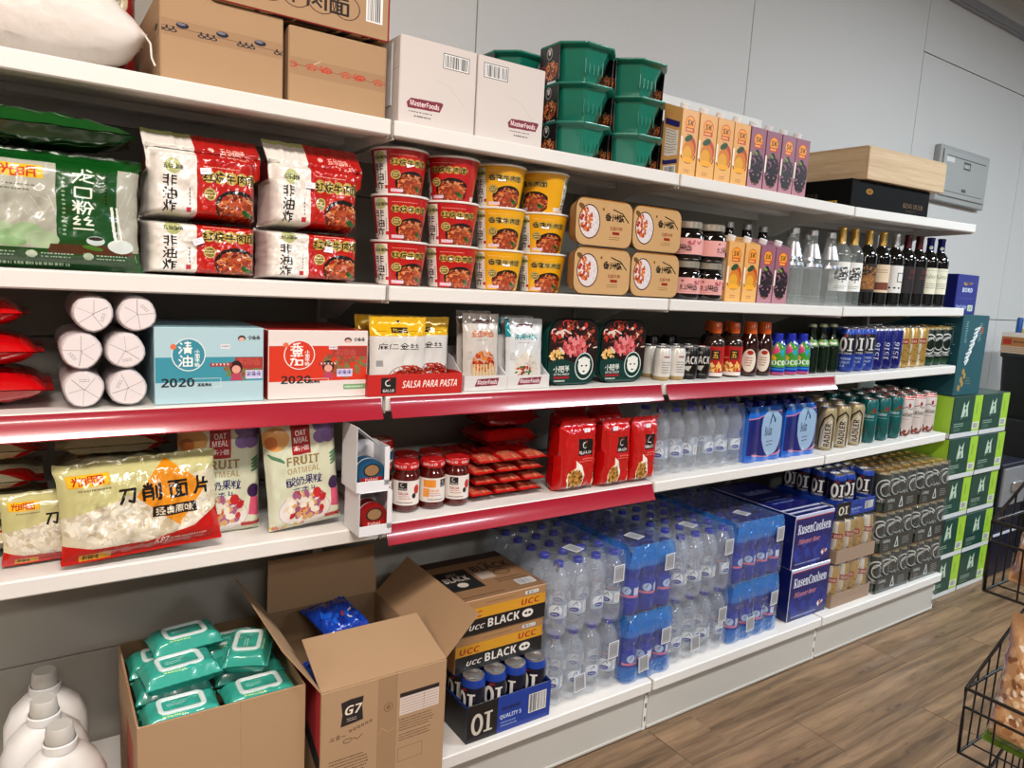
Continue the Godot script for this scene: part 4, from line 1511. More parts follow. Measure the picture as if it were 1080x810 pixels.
func roll_mesh(r: float, l: float) -> ArrayMesh:
	# a paper-wrapped roll lying along z, its folded end facing +z
	var b := MB.new()
	var prof := [Vector2(r * 0.88, 0.0), Vector2(r * 0.97, -0.004), Vector2(r, -0.012), Vector2(r * 1.01, -l * 0.5), Vector2(r, -l)]
	var rings := []
	for q in prof:
		var ring := []
		for i in 18:
			var a := TAU * i / 18
			var k := 1.0 + 0.025 * sin(a * 3.0 + 0.5) - 0.015 + 0.015 * sin(a * 5.0)
			ring.append(Vector3(cos(a) * q.x * k, sin(a) * q.x * k, q.y))
		rings.append(ring)
	rings.reverse()
	b.loft(rings)
	b.cap(rings[-1], Vector3.BACK)
	b.cap(rings[0], Vector3.FORWARD)
	# planar picture on the end
	for i in b.v.size():
		var z := b.v[i].z
		if z > -0.001 and absf(b.n[i].z) > 0.9:
			b.uv[i] = Vector2(0.25 + b.v[i].x / r * 0.24, 0.5 - b.v[i].y / r * 0.48)
		else:
			b.uv[i] = Vector2(0.75, 0.3)
	return b.done()


func stock_third_shelf() -> void:
	# shiny red bags at the left end
	var p := paint(256, 256, Color(0.70, 0.03, 0.05))
	p.rect(0, 0, 256, 14, Color(0.6, 0.04, 0.05))
	p.heap(128, 130, 60, 60, [Color(0.78, 0.10, 0.08), Color(0.62, 0.03, 0.04)], 20, 12, 3)
	var rm := printed("red_snack_bag", p.tex(), 0.15, 0.0, 0.7)
	for k in 3:
		solo("red_snack_bag", bag(0.22, 0.30, 0.060, 0.04, 0.05, 3.2, 0.002, 60 + k, 26, 26), rm, "shiny red snack bag lying flat, %s of the pile of three" % ["bottom", "middle", "top"][k], "snack bag", Vector3([0.262, 0.25, 0.232][k], S3 + 0.0375 + k * 0.0675, -0.13 - k * 0.006), Vector3(-PI / 2, PI / 2, 0), "red snack bags")
	# paper-wrapped noodle rolls
	p = paint(256, 128, Color(0.86, 0.83, 0.83))
	p.line([Vector2(22, 74), Vector2(64, 62), Vector2(108, 96)], 1.5, Color(0.55, 0.5, 0.5))
	p.line([Vector2(30, 30), Vector2(66, 66), Vector2(100, 22)], 1.5, Color(0.55, 0.5, 0.5))
	p.line([Vector2(64, 66), Vector2(60, 116)], 1.2, Color(0.62, 0.57, 0.57))
	p.lines(52, 30, 28, 2, 6, Color(0.5, 0.45, 0.45), 2)
	p.rect(128, 0, 128, 128, Color(0.80, 0.77, 0.77))
	p.rect(128, 60, 128, 60, Color(0.55, 0.12, 0.14))
	var rollm := printed("noodle_roll", p.tex(), 0.4)
	var rl := roll_mesh(0.0345, 0.24)
	var rp := [[0.302, 0.0355, "lower left"], [0.374, 0.0355, "lower right"], [0.300, 0.1065, "middle left"], [0.372, 0.1065, "middle right"], [0.320, 0.1755, "upper left"], [0.392, 0.1765, "upper right"]]
	for k in 6:
		var a: Array = rp[k]
		solo("noodle_roll", rl, rollm, "white paper-wrapped noodle roll, end on, %s of six" % a[2], "noodle roll", Vector3(a[0] + 0.006, S3 + a[1] + 0.001, -0.015), Vector3(0, 0, k * 1.1), "paper-wrapped noodle rolls")

	# the two picture boxes
	for k in 2:
		var bg: Color = [Color(0.66, 0.78, 0.81), Color(0.86, 0.82, 0.80)][k]
		var band: Color = [Color(0.22, 0.55, 0.62), Color(0.80, 0.20, 0.10)][k]
		p = paint(512, 300, bg)
		p.rect(0, [116, 66][k], 400, [100, 158][k], band)
		p.heap([320, 300][k], [165, 140][k], [70, 95][k], [40, 70][k], [Color(0.42, 0.48, 0.28), Color(0.55, 0.28, 0.2), Color(0.5, 0.4, 0.25)], 60, 14, 3)
		p.rect([290, 250][k], [118, 70][k], [110, 150][k], 46, Color(0.62, 0.20, 0.18))
		p.han("高原香", [300, 262][k], [122, 82][k], 28, Color(0.72, 0.30, 0.26), 0.12)
		var gx: float = [295, 235][k]
		p.ell(gx, 160, 24, 28, Color(0.18, 0.06, 0.08))
		p.ell(gx, 168, 17, 17, Color(0.86, 0.62, 0.55))
		p.poly(PackedVector2Array([Vector2(gx - 24, 214), Vector2(gx - 14, 184), Vector2(gx + 14, 184), Vector2(gx + 26, 214)]), Color(0.70, 0.25, 0.35))
		p.rect(gx + 36, 172, 66, 36, Color(0.80, 0.78, 0.88))
		p.han("安朵朵", gx + 40, 178, 18, Color(0.25, 0.2, 0.5), 0.14)
		p.line([Vector2(200, 148), Vector2(gx - 20, 148)], 14, Color(0.6, 0.18, 0.2))
		for q in 5:
			p.poly(PackedVector2Array([Vector2(202 + q * 14, 143), Vector2(212 + q * 14, 143), Vector2(207 + q * 14, 153)]), Color(0.85, 0.8, 0.75))
		var cc := Vector2(118, 106)
		p.ell(cc.x, cc.y, 62, 66, Color(0.86, 0.88, 0.86))
		p.ell(cc.x, cc.y, 58, 62, band.lerp(Color(0.1, 0.4, 0.5), 0.15 if k == 0 else 0.0))
		p.ell(64, [74, 62][k], 11, 11, Color(0.85, 0.42, 0.28))
		p.han(["清油", "番茄"][k], 84, 54, 46, Color(0.93, 0.93, 0.91), 0.12, true, 0.1)
		p.han("小面米粉", 140, 84, 17, Color(0.88, 0.9, 0.88), 0.14, true, 0.05)
		p.txt("2020", 20 if k == 0 else 46, 234, 34, Color(0.10, 0.12, 0.14), false, 118)
		p.line([Vector2(132, 202 if k == 0 else 214), Vector2(236, 202 if k == 0 else 214), Vector2(236, 238), Vector2(206, 238)], 1.5, Color(0.85, 0.85, 0.85))
		p.han("高原果味", 150, 222, 12, Color(0.12, 0.12, 0.14), 0.14)
		p.ell(316, 40, 15, 12, Color(0.2, 0.1, 0.1))
		p.ell(316, 44, 11, 8, Color(0.86, 0.66, 0.6))
		p.han("令朵朵", 340, 30, 15, Color(0.12, 0.1, 0.1), 0.16)
		p.rect(236, 64, 36, 18, Color(0.85, 0.83, 0.85))
		p.lines(240, 70, 28, 1, 14, Color(0.5, 0.5, 0.55), 2)
		if k == 1:
			p.rect(300, 244, 100, 24, Color(0.45, 0.62, 0.42))
			p.lines(306, 252, 88, 1, 22, Color(0.8, 0.88, 0.8), 2)
		p.rect(400, 0, 112, 300, [Color(0.58, 0.72, 0.76), Color(0.70, 0.14, 0.10)][k])
		var f := Rect2(0, 0, 0.78, 1)
		var s := Rect2(0.8, 0, 0.18, 1)
		var c := thing("noodle_box", ["pale blue noodle box with a round teal emblem", "white and red noodle box with a round red emblem"][k], "box", Vector3([0.530, 0.754][k], S3, -0.022), 0.0, "noodle boxes")
		part(c, "body", boxm(Vector3([0.207, 0.222][k], [0.153, 0.149][k], 0.24), 0.0015, [f, s, s, s, s, s]), printed("noodle_box_%d" % k, p.tex(), 0.35, 0.0, 0.2), Vector3(0, 0, -0.12))

	# display trays of pouches
	p = paint(512, 100, Color(0.72, 0.10, 0.07))
	p.rect(66, 14, 78, 74, Color(0.05, 0.04, 0.04))
	p.ring(104, 40, 15, 13, 5, Color(0.85, 0.82, 0.8), 1.0, 4.6)
	p.ell(108, 24, 7, 5, Color(0.75, 0.2, 0.15))
	p.txt("GALLO", 76, 82, 13, Color(0.9, 0.88, 0.86), false, 58)
	p.txt("SALSA PARA PASTA", 176, 66, 34, Color(0.92, 0.86, 0.82), false, 306, 0.22)
	var redcard := flat("red_card", Color(0.70, 0.10, 0.07), 0.55)
	display_tray("display_tray", "red cardboard display tray printed SALSA PARA PASTA, holding white pouches", Vector3(0.984, S3, -0.006), 0.246, 0.05, 0.06, 0.17, printed("salsa_front", p.tex(), 0.5), redcard, "display trays")
	p = paint(512, 512, Color(0.86, 0.85, 0.83))
	p.rect(0, 0, 256, 128, Color(0.88, 0.68, 0.06))
	p.ell(128, 30, 8, 8, Color(0.15, 0.1, 0.05))
	p.rect(92, 70, 76, 36, Color(0.08, 0.06, 0.05))
	p.han("光一口", 98, 76, 22, Color(0.85, 0.7, 0.3), 0.13)
	p.lines(30, 92, 50, 1, 14, Color(0.5, 0.35, 0.1), 3)
	p.lines(176, 92, 60, 1, 14, Color(0.5, 0.35, 0.1), 4)
	p.han("麻仁金丝", 34, 176, 40, Color(0.05, 0.05, 0.05), 0.10, false, 0.22)
	p.rect(24, 290, 30, 40, Color(0.6, 0.6, 0.6))
	p.ring(170, 400, 92, 74, 4, Color(0.45, 0.3, 0.3))
	p.heap(178, 400, 76, 74, [Color(0.62, 0.14, 0.08), Color(0.75, 0.25, 0.12), Color(0.5, 0.08, 0.05)], 170, 12, 3, 0.4)
	p.rect(256, 0, 256, 512, Color(0.82, 0.81, 0.79))
	var pm := printed("sesame_pouch", p.tex(), 0.18, 0.15, 0.5)
	for k in 3:
		solo("sauce_pouch", pouch_mesh(0.145, 0.178, 0.022, 80 + k), pm, "white and yellow pouch in the red display tray, %s" % ["in front", "half hidden on the right", "half hidden on the left"][k], "pouch", Vector3([0.944, 1.026, 0.940][k], S3 + 0.003, [-0.03, -0.066, -0.105][k]), Vector3(-0.04, 0, 0), "pouches in the red display tray")
	var mfp := paint(256, 64, Color(0.80, 0.79, 0.78))
	mfp.poly(PackedVector2Array([Vector2(60, 46), Vector2(76, 14), Vector2(206, 10), Vector2(196, 44)]), Color(0.45, 0.08, 0.16))
	mfp.txt("MasterFoods", 76, 38, 19, Color(0.9, 0.87, 0.86), false, 118, 0.1)
	var mff := printed("masterfoods_tray", mfp.tex(), 0.55)
	var wc: Material = M["white_card"]
	display_tray("display_tray", "white cardboard display tray holding orange pasta pouches", Vector3(1.186, S3, -0.02), 0.128, 0.038, 0.10, 0.14, mff, wc, "display trays")
	display_tray("display_tray", "white cardboard display tray holding teal rice pouches", Vector3(1.320, S3, -0.022), 0.136, 0.036, 0.11, 0.14, mff, wc, "display trays")
	var pp := []
	for k in 2:
		var acc: Color = [Color(0.75, 0.40, 0.18), Color(0.12, 0.55, 0.58)][k]
		p = paint(512, 512, Color(0.80, 0.77, 0.74) if k == 0 else Color(0.84, 0.85, 0.85))
		p.poly(PackedVector2Array([Vector2(68, 66), Vector2(80, 44), Vector2(190, 44), Vector2(182, 70)]), Color(0.30, 0.08, 0.10))
		p.txt("MasterFoods", 82, 64, 13, Color(0.9, 0.85, 0.82), false, 96)
		p.han(["金面麦香", "高果米饭"][k], 50, 118, 40, acc, 0.13, false, 0.0)
		p.lines(80, 180, 100, 1, 12, Color(0.4, 0.35, 0.3), 3)
		p.ell(138, 370, 96, 120, Color(0.78, 0.66, 0.58) if k == 0 else Color(0.86, 0.84, 0.80))
		if k == 0:
			p.heap(138, 330, 80, 70, [Color(0.75, 0.25, 0.12), Color(0.85, 0.5, 0.2), Color(0.6, 0.15, 0.08)], 80, 14, 4)
			for q in 7:
				p.line([Vector2(72 + q * 22, 350), Vector2(64 + q * 26, 470)], 12, Color(0.86, 0.76, 0.55))
		else:
			p.heap(138, 370, 86, 100, [Color(0.88, 0.84, 0.78), Color(0.80, 0.72, 0.66), Color(0.86, 0.80, 0.72)], 160, 8, 4)
			p.heap(110, 400, 60, 40, [Color(0.65, 0.15, 0.12), Color(0.2, 0.42, 0.18), Color(0.75, 0.3, 0.2)], 26, 12, 6)
			p.rect(0, 0, 26, 140, acc)
		p.lines(24, 260, 34, 5, 12, Color(0.5, 0.45, 0.4), 6)
		p.rect(256, 0, 256, 512, Color(0.74, 0.73, 0.72))
		pp.append(printed("meal_pouch_%d" % k, p.tex(), 0.18, 0.15, 0.5))
	for k in 4:
		var kind: int = [0, 0, 1, 1][k]
		solo("meal_pouch", pouch_mesh([0.108, 0.104, 0.120, 0.120][k], [0.19, 0.195, 0.18, 0.185][k], 0.02, 90 + k), pp[kind], ["orange pasta pouch, front one in the white display tray", "orange pasta pouch behind the front one in the tray", "teal rice pouch, front one in the white display tray", "teal rice pouch behind the front one in the tray"][k], "pouch", Vector3([1.184, 1.187, 1.319, 1.318][k], S3 + 0.003, [-0.045, -0.085, -0.045, -0.085][k]), Vector3(-0.08, 0, 0), "pouches in the white display trays")

	# self-heating hotpot boxes
	p = paint(512, 512, Color(0.12, 0.05, 0.05))
	p.heap(256, 150, 240, 130, [Color(0.30, 0.10, 0.07), Color(0.18, 0.06, 0.05), Color(0.62, 0.25, 0.16), Color(0.85, 0.75, 0.7), Color(0.7, 0.18, 0.12)], 110, 24, 6, 0.35)
	p.heap(270, 210, 120, 76, [Color(0.80, 0.36, 0.38), Color(0.86, 0.50, 0.50), Color(0.70, 0.24, 0.26)], 60, 26, 4)
	p.heap(90, 280, 70, 40, [Color(0.85, 0.65, 0.35), Color(0.9, 0.8, 0.55)], 30, 18, 5)
	p.line([Vector2(60, 110), Vector2(150, 80), Vector2(220, 110)], 12, Color(0.85, 0.80, 0.75))
	p.poly(PackedVector2Array([Vector2(0, 330), Vector2(140, 306), Vector2(300, 350), Vector2(512, 420), Vector2(512, 512), Vector2(0, 512)]), Color(0.05, 0.20, 0.18))
	p.ell(380, 370, 100, 110, Color(0.85, 0.87, 0.84))
	p.ell(380, 370, 92, 102, Color(0.05, 0.20, 0.18))
	p.ell(380, 366, 66, 72, Color(0.88, 0.88, 0.85))
	for q in 7:
		p.ell(330 + q * 16, 308 + absf(q - 3) * 5, 15, 14, Color(0.88, 0.88, 0.85))
	p.ell(356, 366, 10, 7, Color(0.05, 0.1, 0.1))
	p.ell(404, 366, 10, 7, Color(0.05, 0.1, 0.1))
	p.ell(380, 412, 14, 7, Color(0.2, 0.25, 0.25))
	p.han("小肥羊", 60, 362, 50, Color(0.90, 0.90, 0.87), 0.11, false, 0.14)
	p.txt("LITTLE SHEEP", 66, 438, 15, Color(0.85, 0.85, 0.82), false, 160)
	p.rect(66, 446, 160, 20, Color(0.55, 0.12, 0.14))
	p.lines(70, 478, 130, 1, 30, Color(0.85, 0.85, 0.82), 8)
	var sm := printed("hotpot_lid", p.tex(), 0.12, 0.0, 0.8)
	for k in 2:
		var t := thing("hotpot_box", ["green hotpot box with a sheep emblem, beside the rice pouches", "green hotpot box with a sheep emblem, beside the coffee cans"][k], "meal box", Vector3([1.482, 1.678][k], S3, [-0.045, -0.055][k]), 0.0, "hotpot boxes with a sheep emblem")
		var body := MB.new()
		body.T = Transform3D(Basis(Vector3.RIGHT, PI / 2), Vector3(0, 0.093, 0))
		var rg := []
		for q in [[0.80, -0.075], [0.84, -0.072], [0.96, -0.006], [1.0, -0.004], [1.0, 0.001]]:
			rg.append(rrect(0.178 * q[0], 0.186 * q[0], 0.045 * q[0], q[1], 6))
		body.loft(rg)
		body.cap(rg[0], Vector3.DOWN, Vector3.RIGHT, Vector3.BACK)
		part(t, "bowl", body.done(), flat("hotpot_teal", Color(0.08, 0.34, 0.30), 0.3, 0.0, 0.4))
		var ring := []
		for q in rrect(0.172, 0.18, 0.042, 0.0, 6):
			ring.append(Vector3(q.x, -q.z + 0.093, 0.0025))
		var top := MB.new()
		top.cap(ring, Vector3.BACK)
		part(t, "lid", top.done(), sm)
	drinks_third_shelf()


func bottle_label(r0: float, y0: float, r1: float, y1: float, seg := 22) -> ArrayMesh:
	var b := MB.new()
	b.lathe([Vector2(r0, y0), Vector2(r1, y1)], seg, Rect2(0.25, 0, 1, 1))
	return b.done()


func can_texture(kind: String) -> Material:
	var key := "can_" + kind
	if M.has(key):
		return M[key]
	var p: Painter
	var metal := 0.25
	match kind:
		"coffee_white":
			p = paint(384, 192, Color(0.86, 0.85, 0.82))
			for q in 3:
				p.lines(40 + q * 128, 44, 44, 1, 34, Color(0.55, 0.1, 0.12), q + 7)
				p.lines(30 + q * 128, 80, 70, 5, 15, Color(0.45, 0.42, 0.4), q)
			p.rect(0, 168, 384, 24, Color(0.65, 0.55, 0.35))
		"coffee_black":
			p = paint(384, 192, Color(0.03, 0.03, 0.03))
			for q in 2:
				p.txt("UCC", 50 + q * 192, 36, 14, Color(0.8, 0.8, 0.78), false, 40, 0.2)
				p.txt("BLACK", 14 + q * 192, 96, 46, Color(0.88, 0.87, 0.84), false, 140)
				p.poly(PackedVector2Array([Vector2(40 + q * 192, 112), Vector2(110 + q * 192, 108), Vector2(90 + q * 192, 140), Vector2(60 + q * 192, 132)]), Color(0.8, 0.8, 0.78))
				p.lines(40 + q * 192, 160, 100, 1, 14, Color(0.5, 0.5, 0.5), 2)
		"pils_blue":
			p = paint(384, 256, Color(0.03, 0.05, 0.14))
			p.rect(0, 0, 384, 30, Color(0.10, 0.25, 0.62))
			p.rect(0, 150, 384, 106, Color(0.10, 0.22, 0.58))
			for q in 2:
				var x := q * 192.0
				p.ring(52 + x, 92, 19, 36, 15, Color(0.86, 0.86, 0.84))
				p.rect(96 + x, 54, 16, 76, Color(0.86, 0.86, 0.84))
				p.rect(84 + x, 54, 40, 8, Color(0.86, 0.86, 0.84))
				p.rect(84 + x, 122, 40, 8, Color(0.86, 0.86, 0.84))
				p.ell(66 + x, 40, 16, 5, Color(0.55, 0.1, 0.12))
				p.txt("PILSENER", 34 + x, 150, 11, Color(0.85, 0.85, 0.85), false, 90)
				for w in 3:
					p.txt(["PREMIUM", "QUALITY", "5.0"][w], 44 + x, 184 + w * 22, 13, Color(0.75, 0.82, 0.9), false, [70, 66, 30][w], 0.15)
		"lager_blue":
			p = paint(384, 256, Color(0.03, 0.07, 0.42))
			for q in 2:
				p.txt("1516", 110 + q * 192, 200, 40, Color(0.80, 0.83, 0.88), true, 110, 0.1, -PI / 2)
				p.lines(60 + q * 192, 60, 20, 8, 18, Color(0.25, 0.32, 0.65), 3)
				p.lines(120 + q * 192, 40, 20, 9, 20, Color(0.2, 0.28, 0.6), 5)
			p.rect(0, 0, 384, 12, Color(0.7, 0.72, 0.75))
			metal = 0.4
		"beer_gold":
			p = paint(384, 256, Color(0.72, 0.58, 0.30))
			for q in 2:
				p.rect(q * 192, 0, 84, 256, Color(0.86, 0.85, 0.80))
				p.rect(q * 192 + 4, 70, 120, 34, Color(0.60, 0.08, 0.08))
				p.rect(q * 192 + 12, 78, 40, 18, Color(0.88, 0.86, 0.82))
				p.txt("BEAR", q * 192 + 62, 97, 18, Color(0.9, 0.85, 0.75), false, 54)
				p.heap(120 + q * 192, 170, 46, 70, [Color(0.75, 0.60, 0.30), Color(0.56, 0.40, 0.15)], 60, 8, 3)
			metal = 0.5
		"lager_green":
			p = paint(384, 256, Color(0.03, 0.10, 0.07))
			for q in 2:
				var x := q * 192.0
				p.ring(96 + x, 110, 62, 64, 9, Color(0.80, 0.82, 0.80), 0.5, 5.6)
				p.ring(104 + x, 110, 38, 42, 7, Color(0.80, 0.82, 0.80), 0.6, 5.6)
				p.line([Vector2(70 + x, 96), Vector2(130 + x, 60)], 6, Color(0.8, 0.82, 0.8))
				p.txt("Carlsberg", 30 + x, 196, 20, Color(0.85, 0.87, 0.85), true, 130)
				p.rect(x, 212, 192, 44, Color(0.06, 0.24, 0.14))
			p.rect(0, 0, 384, 14, Color(0.55, 0.5, 0.35))
		"tan_art":
			p = paint(384, 256, Color(0.66, 0.60, 0.46))
			for q in 2:
				var x := q * 192.0
				p.line([Vector2(30 + x, 240), Vector2(34 + x, 130), Vector2(60 + x, 66), Vector2(104 + x, 34), Vector2(132 + x, 60), Vector2(132 + x, 240)], 10, Color(0.05, 0.04, 0.04))
				p.line([Vector2(48 + x, 240), Vector2(50 + x, 140), Vector2(72 + x, 86), Vector2(104 + x, 56)], 6, Color(0.86, 0.84, 0.78))
				p.poly(PackedVector2Array([Vector2(56 + x, 236), Vector2(58 + x, 140), Vector2(100 + x, 66), Vector2(120 + x, 70), Vector2(120 + x, 236)]), Color(0.80, 0.78, 0.72))
				p.txt("RADLER", 112 + x, 232, 40, Color(0.05, 0.04, 0.04), false, 140, 0.0, -PI / 2)
				p.rect(150 + x, 150, 42, 10, Color(0.75, 0.35, 0.1))
				p.rect(150 + x, 162, 42, 6, Color(0.1, 0.08, 0.08))
				p.line([Vector2(160 + x, 60), Vector2(176 + x, 90)], 3, Color(0.3, 0.26, 0.2))
				p.rect(146 + x, 200, 46, 40, Color(0.82, 0.82, 0.8))
			metal = 0.35
		"teal_tall":
			p = paint(384, 256, Color(0.03, 0.36, 0.36))
			for q in 2:
				var x := q * 192.0
				p.ell(120 + x, 62, 13, 16, Color(0.55, 0.12, 0.10))
				p.ell(96 + x, 74, 24, 8, Color(0.30, 0.35, 0.2))
				p.txt("Kaiser", 50 + x, 104, 18, Color(0.80, 0.85, 0.85), true, 70)
				p.lines(50 + x, 116, 80, 1, 10, Color(0.6, 0.7, 0.7), 2)
				for w in 5:
					p.line([Vector2(60 + w * 16 + x, 250), Vector2(70 + w * 18 + x, 190 - w * 8), Vector2(50 + w * 22 + x, 150)], 3, Color(0.02, 0.18, 0.17))
				p.heap(96 + x, 180, 50, 40, [Color(0.5, 0.14, 0.1), Color(0.02, 0.2, 0.18)], 12, 5, 3)
				p.ell(150 + x, 232, 8, 12, Color(0.75, 0.8, 0.8))
		_:
			p = paint(384, 256, Color(0.84, 0.80, 0.78))
			p.rect(0, 4, 384, 8, Color(0.70, 0.10, 0.14))
			p.rect(0, 20, 384, 4, Color(0.75, 0.2, 0.22))
			for q in 2:
				var x := q * 192.0
				p.ell(110 + x, 60, 10, 14, Color(0.6, 0.12, 0.12))
				p.line([Vector2(50 + x, 84), Vector2(90 + x, 70), Vector2(120 + x, 86), Vector2(150 + x, 74)], 4, Color(0.15, 0.12, 0.12))
				p.txt("Kaiser", 40 + x, 130, 26, Color(0.10, 0.08, 0.08), true, 110)
				p.lines(60 + x, 146, 60, 1, 10, Color(0.5, 0.45, 0.45), 3)
				p.heap(96 + x, 232, 80, 20, [Color(0.40, 0.14, 0.10), Color(0.55, 0.25, 0.18)], 40, 11, 4)
	return printed(key, p.tex(), 0.28, metal, 0.2, true)


func drinks_third_shelf() -> void:
	var ord := ["first", "second", "third", "fourth"]
	# coffee cans
	var cw := can_texture("coffee_white")
	var cb := can_texture("coffee_black")
	var xs := [1.862, 1.926, 1.986, 2.044]
	for k in 4:
		can_thing("coffee_can", "small %s coffee can, front row, %s of two" % [["white", "black"][int(k / 2.0)], ["left", "right"][k % 2]], "small coffee cans", cw if k < 2 else cb, M["silver"], Vector3(xs[k], S3, -0.07), -0.75, 0.027, 0.104)
		can_thing("coffee_can", "small %s coffee can, second row, %s of two" % [["white", "black"][int(k / 2.0)], ["left", "right"][k % 2]], "small coffee cans", cw if k < 2 else cb, M["silver"], Vector3(xs[k] + 0.012, S3, -0.135), -0.5, 0.027, 0.104)
	for k in 3:
		can_thing("dark_can", "taller dark can in the last row behind the coffee cans, %s of three" % ["left", "middle", "right"][k], "dark cans behind the coffee cans", flat("can_dark", Color(0.04, 0.03, 0.03), 0.3, 0.3), flat("lid_dark", Color(0.1, 0.1, 0.1), 0.3, 0.5), Vector3(1.89 + k * 0.085, S3, -0.235), 0.0, 0.030, 0.125)
	# milk tea bottles
	var p := paint(384, 160, Color(0.66, 0.06, 0.05))
	for q in 2:
		var x := q * 192.0
		p.rect(76 + x, 20, 50, 50, Color(0.06, 0.04, 0.04))
		p.han("五", 84 + x, 28, 32, Color(0.85, 0.65, 0.2), 0.15)
		p.lines(40 + x, 60, 30, 1, 20, Color(0.9, 0.6, 0.5), 3)
		p.heap(90 + x, 112, 60, 26, [Color(0.85, 0.62, 0.25), Color(0.92, 0.80, 0.5), Color(0.7, 0.35, 0.1)], 50, 11, 4)
	p.rect(0, 140, 384, 20, Color(0.86, 0.83, 0.80))
	var tl := printed("tea_label", p.tex(), 0.35, 0.0, 0.4, true)
	var tb := lathem([Vector2(0, 0.001), Vector2(0.030, 0.001), Vector2(0.034, 0.006), Vector2(0.0345, 0.105), Vector2(0.033, 0.118), Vector2(0.026, 0.132), Vector2(0.0165, 0.140), Vector2(0.0155, 0.15), Vector2(0, 0.15)], 22)
	var tcap := lathem([Vector2(0.0, 0.147), Vector2(0.0195, 0.147), Vector2(0.020, 0.150), Vector2(0.0195, 0.178), Vector2(0.017, 0.183), Vector2(0, 0.184)], 20)
	var tlm := bottle_label(0.0348, 0.006, 0.0348, 0.104)
	for k in 4:
		var t := thing("tea_bottle", "bottle with red label and orange cap, %s" % ["front row, beside the black coffee cans", "front row, beside the brown tea bottles", "second row, on the left", "second row, on the right"][k], "bottle", Vector3([2.115, 2.208, 2.19, 2.285][k], S3, [-0.085, -0.085, -0.17, -0.17][k]), -0.7, "milk tea bottles")
		part(t, "bottle", tb, flat("milk_tea", Color(0.16, 0.09, 0.07), 0.08, 0.0, 0.6))
		part(t, "cap", tcap, M["cap_orange"])
		part(t, "label", tlm, tl)
	# brown bottles with an oval label
	p = paint(384, 160, Color(0.20, 0.045, 0.02))
	for q in 2:
		p.ell(96 + q * 192, 80, 46, 74, Color(0.86, 0.82, 0.76))
		p.lines(70 + q * 192, 60, 50, 4, 16, Color(0.55, 0.12, 0.08), 4)
		p.ell(100 + q * 192, 30, 20, 14, Color(0.65, 0.15, 0.08))
	var bl := printed("brown_label", p.tex(), 0.15, 0.0, 0.6, true)
	var bb := lathem([Vector2(0, 0.001), Vector2(0.030, 0.001), Vector2(0.033, 0.006), Vector2(0.0335, 0.095), Vector2(0.0315, 0.118), Vector2(0.0235, 0.142), Vector2(0.0205, 0.150), Vector2(0, 0.150)], 22)
	var bcap := lathem([Vector2(0.0, 0.146), Vector2(0.0225, 0.146), Vector2(0.023, 0.150), Vector2(0.0215, 0.182), Vector2(0.018, 0.187), Vector2(0, 0.188)], 20)
	for k in 2:
		var t := thing("brown_tea_bottle", "brown bottle with orange cap and oval pale label, %s" % ["on the left", "on the right"][k], "bottle", Vector3([2.295, 2.372][k], S3, -0.085), -0.75, "brown tea bottles")
		part(t, "bottle", bb, flat("brown_glass", Color(0.16, 0.03, 0.012), 0.06, 0.0, 0.6))
		part(t, "cap", bcap, M["cap_orange"])
		part(t, "label", bottle_label(0.0338, 0.012, 0.0338, 0.098), bl)
	# bright tropical bottles
	p = paint(384, 256, Color(0.06, 0.14, 0.55))
	for q in 2:
		var x := q * 192.0
		p.poly(PackedVector2Array([Vector2(20 + x, 200), Vector2(30 + x, 90), Vector2(90 + x, 20), Vector2(150 + x, 60), Vector2(170 + x, 200)]), Color(0.25, 0.55, 0.15))
		p.poly(PackedVector2Array([Vector2(50 + x, 120), Vector2(80 + x, 30), Vector2(110 + x, 90)]), Color(0.85, 0.25, 0.45))
		p.poly(PackedVector2Array([Vector2(100 + x, 90), Vector2(140 + x, 70), Vector2(130 + x, 130)]), Color(0.10, 0.60, 0.70))
		p.ell(60 + x, 130, 30, 16, Color(0.9, 0.7, 0.15), 0.5)
		p.txt("Coco", 24 + x, 186, 44, Color(0.90, 0.90, 0.86), true, 130)
		p.rect(x, 208, 192, 12, Color(0.10, 0.45, 0.75))
		p.rect(x, 236, 192, 20, Color(0.7, 0.25, 0.4))
	var cocom := printed("tropical_bottle", p.tex(), 0.25, 0.0, 0.5, true)
	var cocob := lathem([Vector2(0, 0.001), Vector2(0.030, 0.001), Vector2(0.034, 0.006), Vector2(0.034, 0.045), Vector2(0.032, 0.055), Vector2(0.034, 0.07), Vector2(0.0325, 0.10), Vector2(0.024, 0.122), Vector2(0.016, 0.13), Vector2(0, 0.131)], 22, Rect2(0.25, 0, 1, 1))
	var ccap := lathem([Vector2(0, 0.129), Vector2(0.018, 0.129), Vector2(0.018, 0.146), Vector2(0.0165, 0.148), Vector2(0, 0.148)], 18)
	for k in 3:
		var t := thing("tropical_drink_bottle", "blue bottle with bright fruit print, %s of three" % ord[k], "bottle", Vector3([2.446, 2.520, 2.592][k], S3, -0.08), -0.75, "bright fruit drink bottles")
		part(t, "bottle", cocob, cocom)
		part(t, "cap", ccap, M["cap_blue"])
	# green glass bottles
	var gg := lathem([Vector2(0, 0.002), Vector2(0.027, 0.001), Vector2(0.0305, 0.006), Vector2(0.031, 0.085), Vector2(0.028, 0.103), Vector2(0.0175, 0.128), Vector2(0.0125, 0.148), Vector2(0.0125, 0.174), Vector2(0, 0.175)], 22)
	p = paint(256, 96, Color(0.05, 0.12, 0.05))
	for q in 2:
		p.ell(64 + q * 128, 48, 48, 42, Color(0.35, 0.55, 0.15))
		p.ell(64 + q * 128, 54, 26, 20, Color(0.80, 0.82, 0.75))
		p.ell(70 + q * 128, 36, 14, 8, Color(0.2, 0.4, 0.1))
	var ggl := printed("green_neck_label", p.tex(), 0.4, 0.0, 0.0, true)
